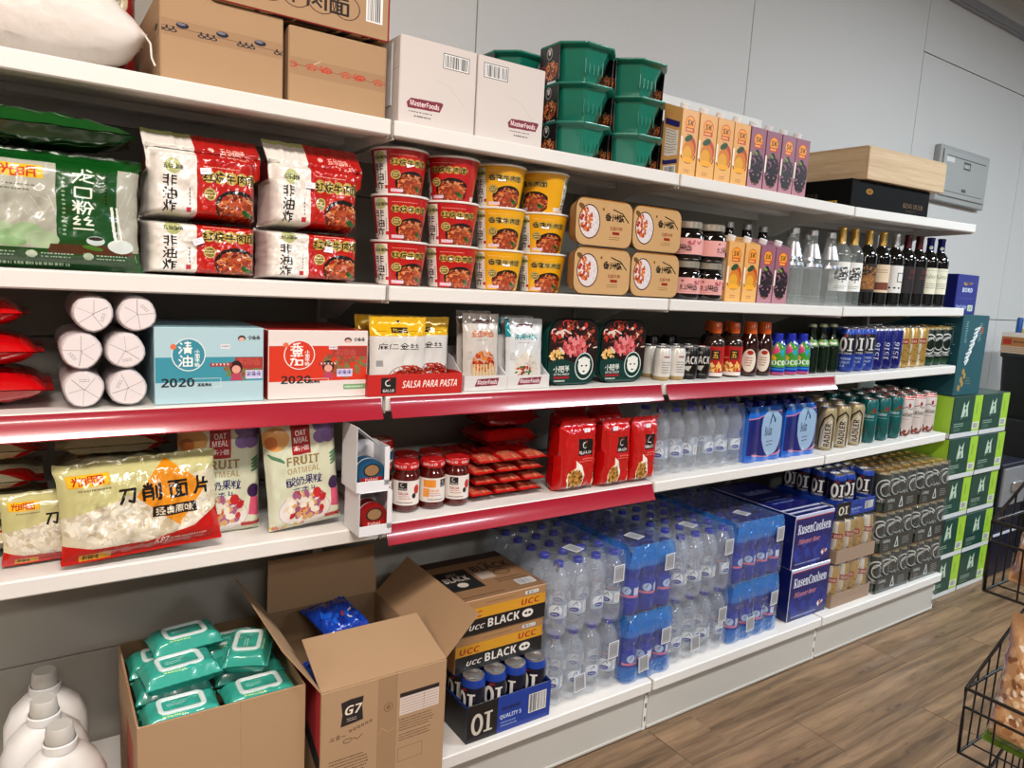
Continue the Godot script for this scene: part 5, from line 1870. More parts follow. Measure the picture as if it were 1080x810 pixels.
	for k in 3:
		var x: float = [2.664, 2.731, 2.798][k]
		var t := thing("green_glass_bottle", "green glass bottle with pale cap, %s of three" % ord[k], "bottle", Vector3(x, deck(S3, x), -0.09), -0.8, "green glass bottles")
		part(t, "glass", gg, M["glass_green"])
		part(t, "drink", lathem([Vector2(0, 0.005), Vector2(0.026, 0.005), Vector2(0.028, 0.01), Vector2(0.028, 0.042), Vector2(0, 0.042)], 18), flat("green_drink", Color(0.02, 0.20, 0.02), 0.2))
		part(t, "cap", lathem([Vector2(0, 0.172), Vector2(0.0145, 0.172), Vector2(0.0135, 0.183), Vector2(0, 0.1835)], 18), flat("pale_cap", Color(0.72, 0.74, 0.60), 0.35, 0.3))
		part(t, "label", bottle_label(0.0292, 0.100, 0.0185, 0.1265), ggl)
	# tall cans of beer
	var kinds := ["pils_blue", "lager_blue", "beer_gold", "lager_green"]
	var words := ["dark blue can with large white numerals", "royal blue lager can", "gold and white beer can", "dark green lager can"]
	for q in 4:
		for k in 3:
			var x := 2.866 + (q * 3 + k) * 0.0682
			for row in 2:
				can_thing("beer_can", "%s on the third shelf, %s row, %s of three" % [words[q], ["front", "rear"][row], ord[k]], "beer cans on the third shelf", can_texture(kinds[q]), M["silver"] if q != 3 else M["gold_metal"], Vector3(x, deck(S3, x) + 0.001, -0.068 - row * 0.075), -0.75 + 0.1 * k, 0.033, 0.168)


# ---------------------------------------------------------------- fourth shelf
func stock_fourth_shelf() -> void:
	# knife-cut noodle bags
	var pale := Color(0.78, 0.74, 0.60)
	var p := paint(1024, 340, Color(0.80, 0.77, 0.66))
	p.heap(256, 200, 250, 130, [Color(0.84, 0.81, 0.73), Color(0.79, 0.75, 0.66), Color(0.74, 0.69, 0.58), Color(0.86, 0.84, 0.77)], 420, 16, 8)
	for k in 60:
		var a := Vector2(rng.randf_range(20, 490), rng.randf_range(150, 290))
		p.line([a, a + Vector2(rng.randf_range(-40, 40), rng.randf_range(-26, 26))], 9, Color(0.88, 0.85, 0.78).darkened(rng.randf() * 0.15))
	p.poly(PackedVector2Array([Vector2(0, 0), Vector2(512, 0), Vector2(512, 70), Vector2(330, 100), Vector2(120, 160), Vector2(0, 180)]), Color(0.74, 0.72, 0.50))
	p.rect(30, 40, 130, 42, Color(0.86, 0.62, 0.08))
	p.rect(33, 43, 124, 36, Color(0.88, 0.70, 0.15))
	p.han("光明面", 44, 45, 30, Color(0.68, 0.10, 0.05), 0.14)
	p.lines(60, 92, 120, 1, 16, Color(0.45, 0.42, 0.3), 5)
	p.poly(PackedVector2Array([Vector2(340, 12), Vector2(478, 130), Vector2(372, 262), Vector2(236, 140)]), Color(0.83, 0.52, 0.08))
	p.han("刀削面片", 180, 96, 60, Color(0.06, 0.05, 0.04), 0.155, false, 0.38)
	p.rect(286, 182, 150, 38, Color(0.12, 0.06, 0.04))
	p.han("经典原味", 298, 187, 27, Color(0.85, 0.8, 0.7), 0.12, false, 0.2)
	p.poly(PackedVector2Array([Vector2(0, 270), Vector2(90, 296), Vector2(260, 300), Vector2(420, 270), Vector2(512, 210), Vector2(512, 340), Vector2(0, 340)]), Color(0.72, 0.06, 0.05))
	p.txt("KP7", 284, 316, 22, Color(0.92, 0.85, 0.82), false, 44, 0.3)
	p.lines(340, 300, 150, 1, 18, Color(0.9, 0.7, 0.65), 6)
	p.rect(50, 312, 96, 22, Color(0.82, 0.60, 0.15))
	p.han("净原味", 56, 314, 17, Color(0.15, 0.08, 0.05), 0.13)
	p.rect(512, 0, 512, 340, pale)
	p.poly(PackedVector2Array([Vector2(512, 300), Vector2(560, 226), Vector2(640, 320), Vector2(640, 340), Vector2(512, 340)]), Color(0.66, 0.06, 0.06))
	p.poly(PackedVector2Array([Vector2(880, 340), Vector2(970, 240), Vector2(1024, 290), Vector2(1024, 340)]), Color(0.66, 0.06, 0.06))
	p.rect(700, 60, 60, 90, Color(0.80, 0.55, 0.12))
	p.heap(860, 120, 120, 90, [Color(0.86, 0.82, 0.70), Color(0.7, 0.66, 0.5)], 120, 13, 4)
	var m := printed("noodle_bag", p.tex(), 0.18, 0.0, 0.6)
	var fr := Rect2(0, 0, 0.5, 1)
	var bk := Rect2(0.5, 0, 0.5, 1)
	solo("noodle_bag", bag(0.285, 0.188, 0.045, 0.06, 0.07, 5.0, 0.0045, 101, 36, 26, fr, bk), m, "clear and red knife-cut noodle bag propped up at the shelf edge", "noodle bag", Vector3(0.405, S4 + 0.016, -0.008), Vector3(-0.2, 0, 0.045), "knife-cut noodle bags")
	solo("noodle_bag", bag(0.20, 0.135, 0.036, 0.06, 0.07, 4.0, 0.003, 102, 24, 18, fr, bk), m, "knife-cut noodle bag half hidden left of the propped-up one", "noodle bag", Vector3(0.272, S4 + 0.007, -0.064), Vector3(-0.12, 0.0, 0.02), "knife-cut noodle bags")
	var lab := ["bottom", "second", "third", "top"]
	for k in 4:
		solo("noodle_bag", bag(0.20, 0.26, 0.044, 0.06, 0.07, 4.0, 0.0028, 110 + k, 22, 22, bk, bk), m, "pale noodle bag lying in the left pile, %s layer" % lab[k], "noodle bag", Vector3(0.247 + [0.0, 0.004, -0.004, 0.003][k], S4 + 0.036 + k * 0.058, -0.205 - 0.004 * k), Vector3(-PI / 2, PI / 2, 0), "knife-cut noodle bags")
	for k in 4:
		solo("noodle_bag", bag(0.20, 0.205, 0.044, 0.06, 0.07, 4.0, 0.0028, 120 + k, 22, 22, bk, bk), m, "pale noodle bag lying in the right pile, %s layer" % lab[k], "noodle bag", Vector3(0.468 + [-0.004, 0.0, 0.003, 0.0][k], S4 + 0.036 + k * 0.058, -0.195 - 0.004 * k), Vector3(-PI / 2, PI / 2, 0), "knife-cut noodle bags")
	solo("noodle_bag", bag(0.12, 0.10, 0.03, 0.06, 0.1, 4.0, 0.003, 131, 16, 12, fr, bk), flat("yellow_bag", Color(0.76, 0.68, 0.36), 0.3, 0.0, 0.4), "small yellowish bag at the far left shelf edge", "snack bag", Vector3(0.10, S4 + 0.024, -0.012), Vector3(-PI / 2, 0.0, 0))

	# oatmeal bags
	p = paint(512, 380, Color(0.82, 0.84, 0.74))
	p.ell(40, 60, 46, 40, Color(0.85, 0.62, 0.35))
	p.ell(24, 70, 20, 22, Color(0.75, 0.42, 0.2))
	for q in 5:
		p.ell(196 + (q % 3) * 26, 30 + int(q / 3.0) * 40, 26, 24, Color(0.45, 0.34, 0.58).lerp(Color(0.6, 0.5, 0.7), 0.3 * (q % 2)))
	for q in 4:
		p.ell(20 + q * 10, 118 + q * 5, 16, 5, Color(0.30, 0.50, 0.35), 0.7)
		p.ell(238, 130 + q * 12, 16, 5, Color(0.30, 0.50, 0.35), -0.5)
	p.rect(92, 0, 66, 122, Color(0.62, 0.06, 0.10))
	p.txt("OAT", 106, 58, 19, Color(0.93, 0.90, 0.88), false, 38)
	p.txt("MEAL", 100, 82, 19, Color(0.93, 0.90, 0.88), false, 50)
	p.han("高小姐", 98, 92, 17, Color(0.93, 0.90, 0.88), 0.13)
	p.txt("FRUIT", 70, 158, 30, Color(0.55, 0.45, 0.22), false, 116)
	p.txt("OATMEAL", 70, 186, 20, Color(0.68, 0.60, 0.40), false, 116)
	p.han("酸奶果粒", 64, 198, 29, Color(0.10, 0.10, 0.35), 0.11, false, 0.1)
	p.han("燕麦片", 84, 236, 27, Color(0.10, 0.10, 0.35), 0.11, false, 0.1)
	p.ell(120, 316, 96, 62, Color(0.88, 0.86, 0.84))
	p.ring(120, 316, 92, 58, 4, Color(0.75, 0.72, 0.7))
	p.heap(120, 300, 78, 46, [Color(0.72, 0.12, 0.14), Color(0.86, 0.80, 0.70), Color(0.62, 0.35, 0.50), Color(0.80, 0.62, 0.40), Color(0.9, 0.88, 0.82)], 90, 14, 6)
	p.ell(170, 264, 15, 18, Color(0.75, 0.14, 0.16))
	p.ell(232, 240, 20, 24, Color(0.22, 0.10, 0.30))
	p.poly(PackedVector2Array([Vector2(214, 320), Vector2(222, 262), Vector2(248, 262), Vector2(256, 330)]), Color(0.80, 0.32, 0.45))
	p.rect(190, 346, 66, 14, Color(0.70, 0.15, 0.15))
	p.heap(60, 366, 60, 10, [Color(0.85, 0.5, 0.4), Color(0.8, 0.75, 0.3)], 16, 8, 3)
	p.rect(256, 0, 256, 380, Color(0.78, 0.79, 0.70))
	var om := printed("oatmeal", p.tex(), 0.3, 0.0, 0.3)
	for k in 2:
		solo("oatmeal_bag", bag([0.172, 0.166][k], 0.252, 0.038, 0.02, 0.02, 12.0, 0.002, 140 + k, 24, 26, fr, bk), om, ["pastel fruit oatmeal pack, half hidden behind the noodle bag", "pastel fruit oatmeal pack, fully seen, leaning a little"][k], "cereal pack", Vector3([0.562, 0.738][k], S4 + [0.0005, 0.0085][k], [-0.1, -0.052][k]), Vector3(0, 0, [0.0, 0.09][k]), "fruit oatmeal packs")

	# white dispenser boxes of tuna
	var tb := thing("tuna_dispenser", "white cardboard dispenser box at the bay joint, lower of two", "display box", Vector3(0.860, S4, 0.06), 0.0, "white tuna dispensers")
	tuna_box(tb, false)
	var tt := thing("tuna_dispenser", "white cardboard dispenser box with its lid raised, upper of two", "display box", Vector3(0.853, S4 + 0.1015, 0.055), 0.0, "white tuna dispensers")
	tuna_box(tt, true)
	var tl := []
	for k in 2:
		p = paint(256, 128, [Color(0.60, 0.07, 0.07), Color(0.10, 0.30, 0.45)][k])
		p.rect(0, 90, 128, 38, Color(0.85, 0.85, 0.83))
		p.rect(128, 0, 128, 128, [Color(0.55, 0.08, 0.08), Color(0.12, 0.34, 0.48)][k])
		p.ell(192, 44, 40, 30, Color(0.1, 0.08, 0.06))
		p.ell(192, 44, 34, 25, Color(0.62, 0.48, 0.34))
		p.rect(140, 76, 104, 22, Color(0.70, 0.10, 0.08))
		p.txt("Palmi", 160, 94, 15, Color(0.9, 0.88, 0.86), true, 62)
		p.poly(PackedVector2Array([Vector2(128, 104), Vector2(170, 112), Vector2(210, 102), Vector2(256, 108), Vector2(256, 128), Vector2(128, 128)]), Color(0.88, 0.88, 0.86))
		tl.append(printed("tuna_can_%d" % k, p.tex(), 0.3, 0.3))
	var tm := MB.new()
	tm.lathe([Vector2(0.030, 0.0), Vector2(0.0335, 0.003), Vector2(0.0335, 0.025), Vector2(0.032, 0.028)], 24, Rect2(0, 0, 0.5, 1))
	var ring := []
	for i in 24:
		ring.append(Vector3(sin(TAU * i / 24) * 0.032, 0.0275, cos(TAU * i / 24) * 0.032))
	tm.cap(ring, Vector3.UP, Vector3.RIGHT, Vector3.FORWARD, Rect2(0.5, 0, 0.5, 1))
	var ring2 := []
	for q in ring:
		ring2.append(Vector3(q.x, 0.0, q.z))
	tm.cap(ring2, Vector3.DOWN, Vector3.RIGHT, Vector3.FORWARD, Rect2(0.5, 0, 0.5, 1))
	var tmesh := tm.done()
	var lie := Vector3(PI / 2, 0, 0)
	for k in 2:
		solo("tuna_can", tmesh, tl[0], "red tuna can standing on edge in the lower dispenser, %s" % ["in front", "behind the front one"][k], "tin", Vector3(0.860, S4 + 0.0362, 0.026 - k * 0.03), lie, "tuna cans")
		solo("tuna_can", tmesh, tl[1], "blue tuna can standing on edge in the upper dispenser, %s" % ["in front", "behind the front one"][k], "tin", Vector3(0.853, S4 + 0.138, 0.021 - k * 0.03), lie, "tuna cans")

	# sauce jars
	var jar := lathem([Vector2(0, 0.001), Vector2(0.028, 0.001), Vector2(0.033, 0.006), Vector2(0.0335, 0.012), Vector2(0.0335, 0.084), Vector2(0.031, 0.095), Vector2(0.0265, 0.103), Vector2(0.0265, 0.112), Vector2(0, 0.112)], 26)
	var jlid := lathem([Vector2(0, 0.108), Vector2(0.031, 0.108), Vector2(0.0315, 0.110), Vector2(0.0315, 0.124), Vector2(0.030, 0.1265), Vector2(0.024, 0.1265), Vector2(0.023, 0.1255), Vector2(0, 0.1255)], 26)
	var jlab := bottle_label(0.0339, 0.02, 0.0339, 0.082, 26)
	var jm := []
	for k in 2:
		p = paint(512, 160, Color(0.86, 0.83, 0.80))
		for q in 2:
			var x := q * 256.0
			p.rect([70, 140][k] + x, 10, 54, 52, Color(0.05, 0.04, 0.04))
			p.ring([96, 166][k] + x, 28, 12, 10, 4, Color(0.85, 0.82, 0.8), 1.0, 4.6)
			p.txt("GALLO", [75, 145][k] + x, 57, 9, Color(0.9, 0.88, 0.86), false, 44)
			p.txt("SALSA", 72 + x, 92, 16, [Color(0.62, 0.1, 0.12), Color(0.85, 0.45, 0.12)][k], false, 60)
			p.lines(74 + x, 100, 80, 2, 14, Color(0.6, 0.3, 0.25), 3)
			if k == 1:
				p.rect(30 + x, 12, 80, 50, Color(0.88, 0.55, 0.15))
				p.rect(30 + x, 70, 40, 56, Color(0.86, 0.55, 0.2))
			else:
				p.ell(170 + x, 100, 14, 18, Color(0.1, 0.08, 0.08))
				p.ell(190 + x, 60, 22, 30, Color(0.7, 0.15, 0.1))
			p.lines(60 + x, 140, 120, 1, 20, Color(0.3, 0.25, 0.25), 5)
		jm.append(printed("sauce_label_%d" % k, p.tex(), 0.5, 0.0, 0.0, true))
	var lp := paint(256, 64, Color(0.70, 0.05, 0.06))
	for q in 4:
		lp.txt("GALLO", 8 + q * 64, 44, 22, Color(0.92, 0.86, 0.84), false, 50)
	var lidm := printed("sauce_lid", lp.tex(), 0.3, 0.0, 0.4)
	var sj := [[0.930, -0.09, 0, "front row, behind the dispensers"], [1.0, -0.078, 0, "front row, with a black tomato on its label"], [1.072, -0.075, 1, "front row, with orange blocks on its label"], [1.1415, -0.072, 0, "front row, nearest the red packets"],
		[1.035, -0.155, 0, "second row, left of two"], [1.107, -0.152, 0, "second row, right of two"]]
	for a in sj:
		var t := thing("sauce_jar", "pasta sauce jar with red lid, " + a[3], "jar", Vector3(a[0], S4, a[1]), -0.3 + (0.35 if a[2] == 1 else 0.0), "pasta sauce jars")
		part(t, "glass", jar, flat("sauce_red", Color(0.30, 0.045, 0.02), 0.08, 0.0, 0.6))
		part(t, "lid", jlid, lidm)
		part(t, "label", jlab, jm[a[2]])
	solo("tuna_can", tmesh, tl[1], "blue tuna can on a sauce jar lid, under a red one", "tin", Vector3(0.930, S4 + 0.1275, -0.09), Vector3.ZERO, "tuna cans")
	solo("tuna_can", tmesh, tl[0], "red tuna can on the blue one, top of the small stack", "tin", Vector3(0.932, S4 + 0.1562, -0.09), Vector3.ZERO, "tuna cans")

	# pasta bags
	p = paint(512, 400, Color(0.72, 0.05, 0.05))
	p.rect(116, 106, 92, 92, Color(0.05, 0.04, 0.04))
	p.ring(160, 140, 18, 17, 5, Color(0.85, 0.82, 0.8), 1.0, 4.6)
	p.ell(168, 122, 8, 6, Color(0.7, 0.15, 0.1))
	p.txt("GALLO", 124, 190, 16, Color(0.9, 0.88, 0.86), false, 76)
	p.lines(140, 214, 100, 1, 18, Color(0.86, 0.5, 0.45), 3)
	p.lines(120, 228, 120, 1, 16, Color(0.86, 0.45, 0.4), 4)
	var drop := PackedVector2Array()
	for q in [Vector2(96, 222), Vector2(140, 252), Vector2(162, 310), Vector2(146, 372), Vector2(96, 396), Vector2(50, 374), Vector2(36, 326), Vector2(60, 286), Vector2(100, 262)]:
		drop.append(q)
	p.poly(drop, Color(0.92, 0.88, 0.82))
	p.ell(98, 332, 52, 54, Color(0.62, 0.42, 0.14))
	p.heap(98, 328, 50, 54, [Color(0.72, 0.52, 0.20), Color(0.55, 0.36, 0.10), Color(0.80, 0.62, 0.30), Color(0.35, 0.2, 0.06)], 80, 10, 4)
	p.poly(PackedVector2Array([Vector2(236, 300), Vector2(248, 316), Vector2(250, 390), Vector2(216, 396)]), Color(0.90, 0.80, 0.66))
	p.poly(PackedVector2Array([Vector2(242, 320), Vector2(250, 388), Vector2(224, 392)]), Color(0.62, 0.42, 0.16))
	p.rect(256, 0, 256, 400, Color(0.68, 0.05, 0.05))
	p.heap(380, 200, 100, 150, [Color(0.74, 0.08, 0.07), Color(0.60, 0.04, 0.04)], 20, 18, 5)
	var pm := printed("pasta_bag", p.tex(), 0.2, 0.0, 0.6)
	var pn := ["left", "middle", "right"]
	for k in 3:
		var t := thing("pasta_bag", "red pasta bag standing in the front row, %s of three" % pn[k], "pasta bag", Vector3([1.512, 1.650, 1.762][k], S4, [-0.058, -0.05, -0.05][k]), 0.02, "red pasta bags")
		part(t, "wrapper", bag([0.138, 0.110, 0.108][k], [0.208, 0.205, 0.205][k], 0.078, 0.02, 0.07, 12.0, 0.003, 150 + k, 30, 30, fr, bk, 0.022, -0.01), pm)
		sticker(t, Vector3([0.018, -0.02, 0.0][k], 0.172, 0.042), Vector3.ZERO, 0.02, 0.012)
	for k in 2:
		solo("pasta_bag", bag(0.122, 0.215, 0.078, 0.02, 0.07, 10.0, 0.003, 155 + k, 18, 18), pm, "red pasta bag standing in the second row, %s of two" % ["left", "right"][k], "pasta bag", Vector3([1.585, 1.72][k], S4, -0.165), Vector3.ZERO, "red pasta bags")
	for k in 2:
		solo("pasta_bag", bag(0.19, 0.17, 0.052, 0.04, 0.08, 5.0, 0.003, 160 + k, 18, 18, bk, bk), pm, ["large red pasta bag lying on the rear of the packet heap, upper of two", "large red pasta bag lying on the rear of the packet heap, lower of two"][k], "pasta bag", Vector3(1.405, S4 + [0.184, 0.121][k], -0.20), Vector3(-PI / 2, 0, 0), "red pasta bags")

	# heap of small red packets
	p = paint(512, 128, Color(0.70, 0.06, 0.06))
	p.rect(90, 10, 44, 40, Color(0.05, 0.04, 0.04))
	p.rect(20, 84, 220, 36, Color(0.72, 0.38, 0.28))
	p.heap(130, 102, 110, 16, [Color(0.80, 0.55, 0.40), Color(0.66, 0.30, 0.22), Color(0.78, 0.22, 0.18)], 70, 8, 2)
	p.rect(0, 122, 256, 6, Color(0.72, 0.10, 0.09))
	p.rect(256, 0, 256, 128, Color(0.62, 0.05, 0.05))
	p.rect(276, 84, 220, 36, Color(0.66, 0.30, 0.22))
	var km := printed("red_packet", p.tex(), 0.16, 0.0, 0.7)
	var pk := []
	for k in 4:
		pk.append(bag(0.072, 0.155, 0.021, 0.06, 0.07, 4.0, 0.0016, 170 + k, 14, 14))
	var colw := ["first", "second", "third", "fourth"]
	for row in 2:
		for lay in 4:
			for c in 3:
				if row == 1 and lay == 3:
					continue
				var x: float = 1.2155 + c * 0.0765 + [0.0, 0.012, 0.003, 0.016][lay]
				var lb := "small red pasta packet in the heap, %s row, %s layer, %s from the jars" % [["front", "rear"][row], ["bottom", "second", "third", "top"][lay], colw[c]]
				solo("pasta_packet", pk[(lay + c) % 4], km, lb, "pasta packet", Vector3(x, S4 + 0.0175 + lay * 0.0295, -0.042 - row * 0.165 - rng.randf_range(0.0, 0.008)), Vector3(-PI / 2, 0, rng.randf_range(-0.035, 0.035)), "small red pasta packets")

	# bottled water packs and cans
	water_pack("clear water bottles in a shrink-wrapped pack, fourth shelf, beside the pasta", Vector3(1.95, S4, -0.075), 3, 2, 0, "clear water packs", 0.0)
	water_pack("clear water bottles in a shrink-wrapped pack, fourth shelf, beside the blue packs", Vector3(2.167, S4, -0.075), 3, 2, 0, "clear water packs", 0.0)
	blue_film_pack("blue film-wrapped water pack with oval emblem, fourth shelf, left of two", Vector3(2.385, S4, -0.078))
	blue_film_pack("blue film-wrapped water pack with oval emblem, fourth shelf, right of two", Vector3(2.595, S4, -0.078))
	var kinds := ["tan_art", "teal_tall", "pink_white"]
	var words := ["tan can with black vertical lettering", "teal can with a branch print", "white can with red rims"]
	for q in 3:
		for k in 3:
			var x: float = 2.80 + (q * 3 + k) * 0.0975 + [0.0, 0.0, -0.006][q]
			for row in 3:
				var h: float = [0.168, 0.180, 0.180][q]
				can_thing("drink_can", "%s, fourth shelf, %s row, %s of three" % [words[q], ["front", "second", "rear"][row], colw[k]], "cans on the fourth shelf", can_texture(kinds[q]), M["silver"], Vector3(x, deck(S4, x) + 0.001, -0.072 - row * 0.085), -0.75, 0.033 if q == 0 else 0.034, h)


func tuna_box(t: Node3D, lid_up: bool) -> void:
	var w := 0.078
	var h := 0.10
	var d := 0.088
	var m: Material = M["white_card"]
	for sx in [-1.0, 1.0]:
		part(t, "side", boxm(Vector3(0.0014, h, d), 0.0004), m, Vector3(sx * (w / 2 - 0.0007), 0, -d / 2))
	part(t, "rear", boxm(Vector3(w - 0.003, h, 0.0014), 0.0004), m, Vector3(0, 0, -d + 0.001))
	part(t, "bottom", boxm(Vector3(w - 0.003, 0.0014, d - 0.003), 0.0), m, Vector3(0, 0.0002, -d / 2))
	part(t, "front_lip", boxm(Vector3(w, 0.024, 0.0014), 0.0004), m, Vector3(0, 0, 0.0008))
	part(t, "front_edge", boxm(Vector3(0.012, h, 0.0014), 0.0004), m, Vector3(w / 2 - 0.006, 0, 0.0008))
	if lid_up:
		part(t, "lid", boxm(Vector3(0.068, 0.0014, d), 0.0004), m, Vector3(-w / 2 + 0.0265, h + 0.026, -d / 2), Vector3(0, 0, -0.68))
		part(t, "side_flap", boxm(Vector3(0.0014, 0.048, d), 0.0004), m, Vector3(-w / 2 + 0.0005, h, -d / 2))
	else:
		part(t, "top", boxm(Vector3(w, 0.0014, d), 0.0004), m, Vector3(0, h - 0.0002, -d / 2))


# ---------------------------------------------------------------- water
func make_water() -> void:
	if mesh_cache.has("water"):
		return
	mesh_cache["water"] = lathem([Vector2(0, 0.006), Vector2(0.02, 0.001), Vector2(0.029, 0.002), Vector2(0.033, 0.012), Vector2(0.033, 0.04), Vector2(0.0312, 0.046), Vector2(0.0312, 0.052), Vector2(0.0315, 0.095), Vector2(0.027, 0.106), Vector2(0.0265, 0.111), Vector2(0.031, 0.124), Vector2(0.0332, 0.14), Vector2(0.031, 0.157), Vector2(0.025, 0.174), Vector2(0.017, 0.187), Vector2(0.0128, 0.194), Vector2(0.0128, 0.200)], 18)
	mesh_cache["water_cap"] = lathem([Vector2(0, 0.198), Vector2(0.0145, 0.198), Vector2(0.0145, 0.2095), Vector2(0.013, 0.2115), Vector2(0, 0.2115)], 14)
	var wl := MB.new()
	wl.lathe([Vector2(0.0322, 0.053), Vector2(0.0322, 0.094)], 12, Rect2(0.02, 0, 0.46, 1), -1.15, 1.15)
	mesh_cache["water_label"] = wl.done()
	var p := paint(384, 96, Color(0.60, 0.66, 0.73))
	for q in 2:
		var x := q * 192.0
		p.ell(70 + x, 42, 50, 40, Color(0.80, 0.84, 0.88))
		p.line([Vector2(60 + x, 36), Vector2(84 + x, 12), Vector2(92 + x, 34)], 5, Color(0.2, 0.25, 0.35))
		p.ell(70 + x, 66, 34, 15, Color(0.12, 0.18, 0.52))
		p.lines(46 + x, 63, 48, 1, 20, Color(0.8, 0.83, 0.9), 3)
		p.barcode(138 + x, 16, 40, 66, false)
	X["water_label"] = printed("water_label", p.tex(), 0.4, 0.0, 0.0, true)
	p = paint(384, 96, Color(0.10, 0.22, 0.60))
	for q in 2:
		var x := q * 192.0
		p.rect(x, 70, 192, 16, Color(0.78, 0.42, 0.50))
		p.ell(80 + x, 38, 36, 30, Color(0.62, 0.72, 0.84))
		p.line([Vector2(70 + x, 44), Vector2(88 + x, 18)], 6, Color(0.15, 0.25, 0.5))
		p.rect(136 + x, 14, 44, 54, Color(0.75, 0.78, 0.84))
	X["blue_label"] = printed("blue_water_label", p.tex(), 0.35, 0.0, 0.0, true)


func water_bottle(parent: Node, kind: int, at: Vector3, turn: float) -> void:
	var b := part(parent, "bottle", mesh_cache["water"], M["pet"] if kind == 0 else M["pet_blue"], at, Vector3(0, turn, 0))
	part(b, "cap", mesh_cache["water_cap"], M["cap_blue"] if kind == 0 else flat("cap_navy", Color(0.05, 0.09, 0.42), 0.35))
	part(b, "label", mesh_cache["water_label"], X["water_label"] if kind == 0 else X["blue_label"])


# outline of a wrapped block of nx by nz round things, bulging at each
func wrap_outline(nx: int, nz: int, pitch: float, r: float, y: float, k := 1.0) -> Array:
	var out := []
	var hw := (nx - 1) * pitch / 2
	var hd := (nz - 1) * pitch / 2
	var rows := [[nx, Vector3(-hw, 0, hd), Vector3(1, 0, 0), -PI / 2], [nz, Vector3(hw, 0, hd), Vector3(0, 0, -1), 0.0], [nx, Vector3(hw, 0, -hd), Vector3(-1, 0, 0), PI / 2], [nz, Vector3(-hw, 0, -hd), Vector3(0, 0, 1), PI]]
	for a in rows:
		var dir: Vector3 = a[2]
		var nrm := Vector3(-dir.z, 0, dir.x)
		nrm = Vector3(dir.z, 0, -dir.x) * -1.0
		nrm = Vector3.UP.cross(dir) * -1.0
		for i in a[0]:
			var c: Vector3 = a[1] + dir * pitch * i
			for s in [-0.42, -0.2, 0.0, 0.2, 0.42]:
				var bulge: float = r * (1.0 - 0.22 * pow(absf(s) / 0.5, 3.0))
				out.append(c + dir * s * pitch * 0.98 + nrm * bulge * k)
	for i in out.size():
		out[i].y = y
	return out


func film_mesh(nx: int, nz: int, pitch: float, r: float, h: float, shoulder: float, uvr := Rect2(0, 0, 1, 1), top := true) -> ArrayMesh:
	var b := MB.new()
	var rings := []
	for a in [[0.0, 1.0], [0.02, 1.04], [shoulder * 0.5, 1.035], [shoulder, 1.03], [shoulder + (h - shoulder) * 0.55, 0.86], [h, 0.55]]:
		rings.append(wrap_outline(nx, nz, pitch, r, a[0], a[1]))
	b.loft(rings, uvr)
	if top:
		b.cap(rings[-1], Vector3.UP, Vector3.RIGHT, Vector3.BACK, Rect2(0.5, 0.5, 0.01, 0.01))
	return b.done()


func barcode_patch(parent: Node, at: Vector3, turn := Vector3.ZERO, w := 0.042) -> void:
	if not X.has("code"):
		var p := paint(64, 80, Color(0.84, 0.85, 0.87))
		p.barcode(6, 6, 52, 68, true)
		p.rect(8, 8, 48, 64, Color(0.66, 0.67, 0.69))
		for k in 9:
			p.rect(12 + k * 5, 14, 1 + k % 2, 52, Color(0.16, 0.16, 0.17))
		X["code"] = printed("barcode_patch", p.tex(), 0.4)
	part(parent, "barcode_label", boxm(Vector3(w, w * 1.25, 0.0006), 0.0), X["code"], at, turn)


func water_pack(label: String, at: Vector3, nx: int, nz: int, kind: int, group: String, codes: float) -> void:
	make_water()
	var t := thing("water_pack", label, "water pack", at, 0.0, group)
	var pitch := 0.0685
	var z0 := -(nz - 1) * pitch
	for j in nz:
		for i in nx:
			water_bottle(t, kind, Vector3((i - (nx - 1) / 2.0) * pitch, 0.0005, -j * pitch), rng.randf_range(-0.9, 0.3))
	var key := "film_%d_%d" % [nx, nz]
	if not mesh_cache.has(key):
		mesh_cache[key] = film_mesh(nx, nz, pitch, 0.0345, 0.213, 0.155)
	part(t, "film", mesh_cache[key], M["film"], Vector3(0, 0, z0 / 2))
	if kind == 1:
		if not mesh_cache.has(key + "b"):
			var lo := MB.new()
			lo.loft([wrap_outline(nx, nz, pitch, 0.0347, 0.001, 1.0), wrap_outline(nx, nz, pitch, 0.0347, 0.02, 1.042), wrap_outline(nx, nz, pitch, 0.0347, 0.052, 1.04)])
			var hi := MB.new()
			hi.loft([wrap_outline(nx, nz, pitch, 0.0347, 0.150, 1.035), wrap_outline(nx, nz, pitch, 0.0347, 0.187, 0.87), wrap_outline(nx, nz, pitch, 0.0347, 0.2138, 0.56)])
			mesh_cache[key + "b"] = [lo.done(), hi.done()]
		for q in ([0, 1] if codes < 1.5 else [1]):
			part(t, "film_band", mesh_cache[key + "b"][q], M["film_blue"], Vector3(0, 0, z0 / 2))
	if codes > 0.0:
		barcode_patch(t, Vector3((nx - 1) * pitch / 2 - 0.006, 0.075 + 0.025 * codes, 0.0385), Vector3(0, 0.05, 0))
		if codes < 1.5:
			barcode_patch(t, Vector3(-0.025, 0.03, 0.0385), Vector3(0, 0, 0.1))
		barcode_patch(t, Vector3(0.0, 0.2142, -0.03), Vector3(-PI / 2, 0, 0.3))


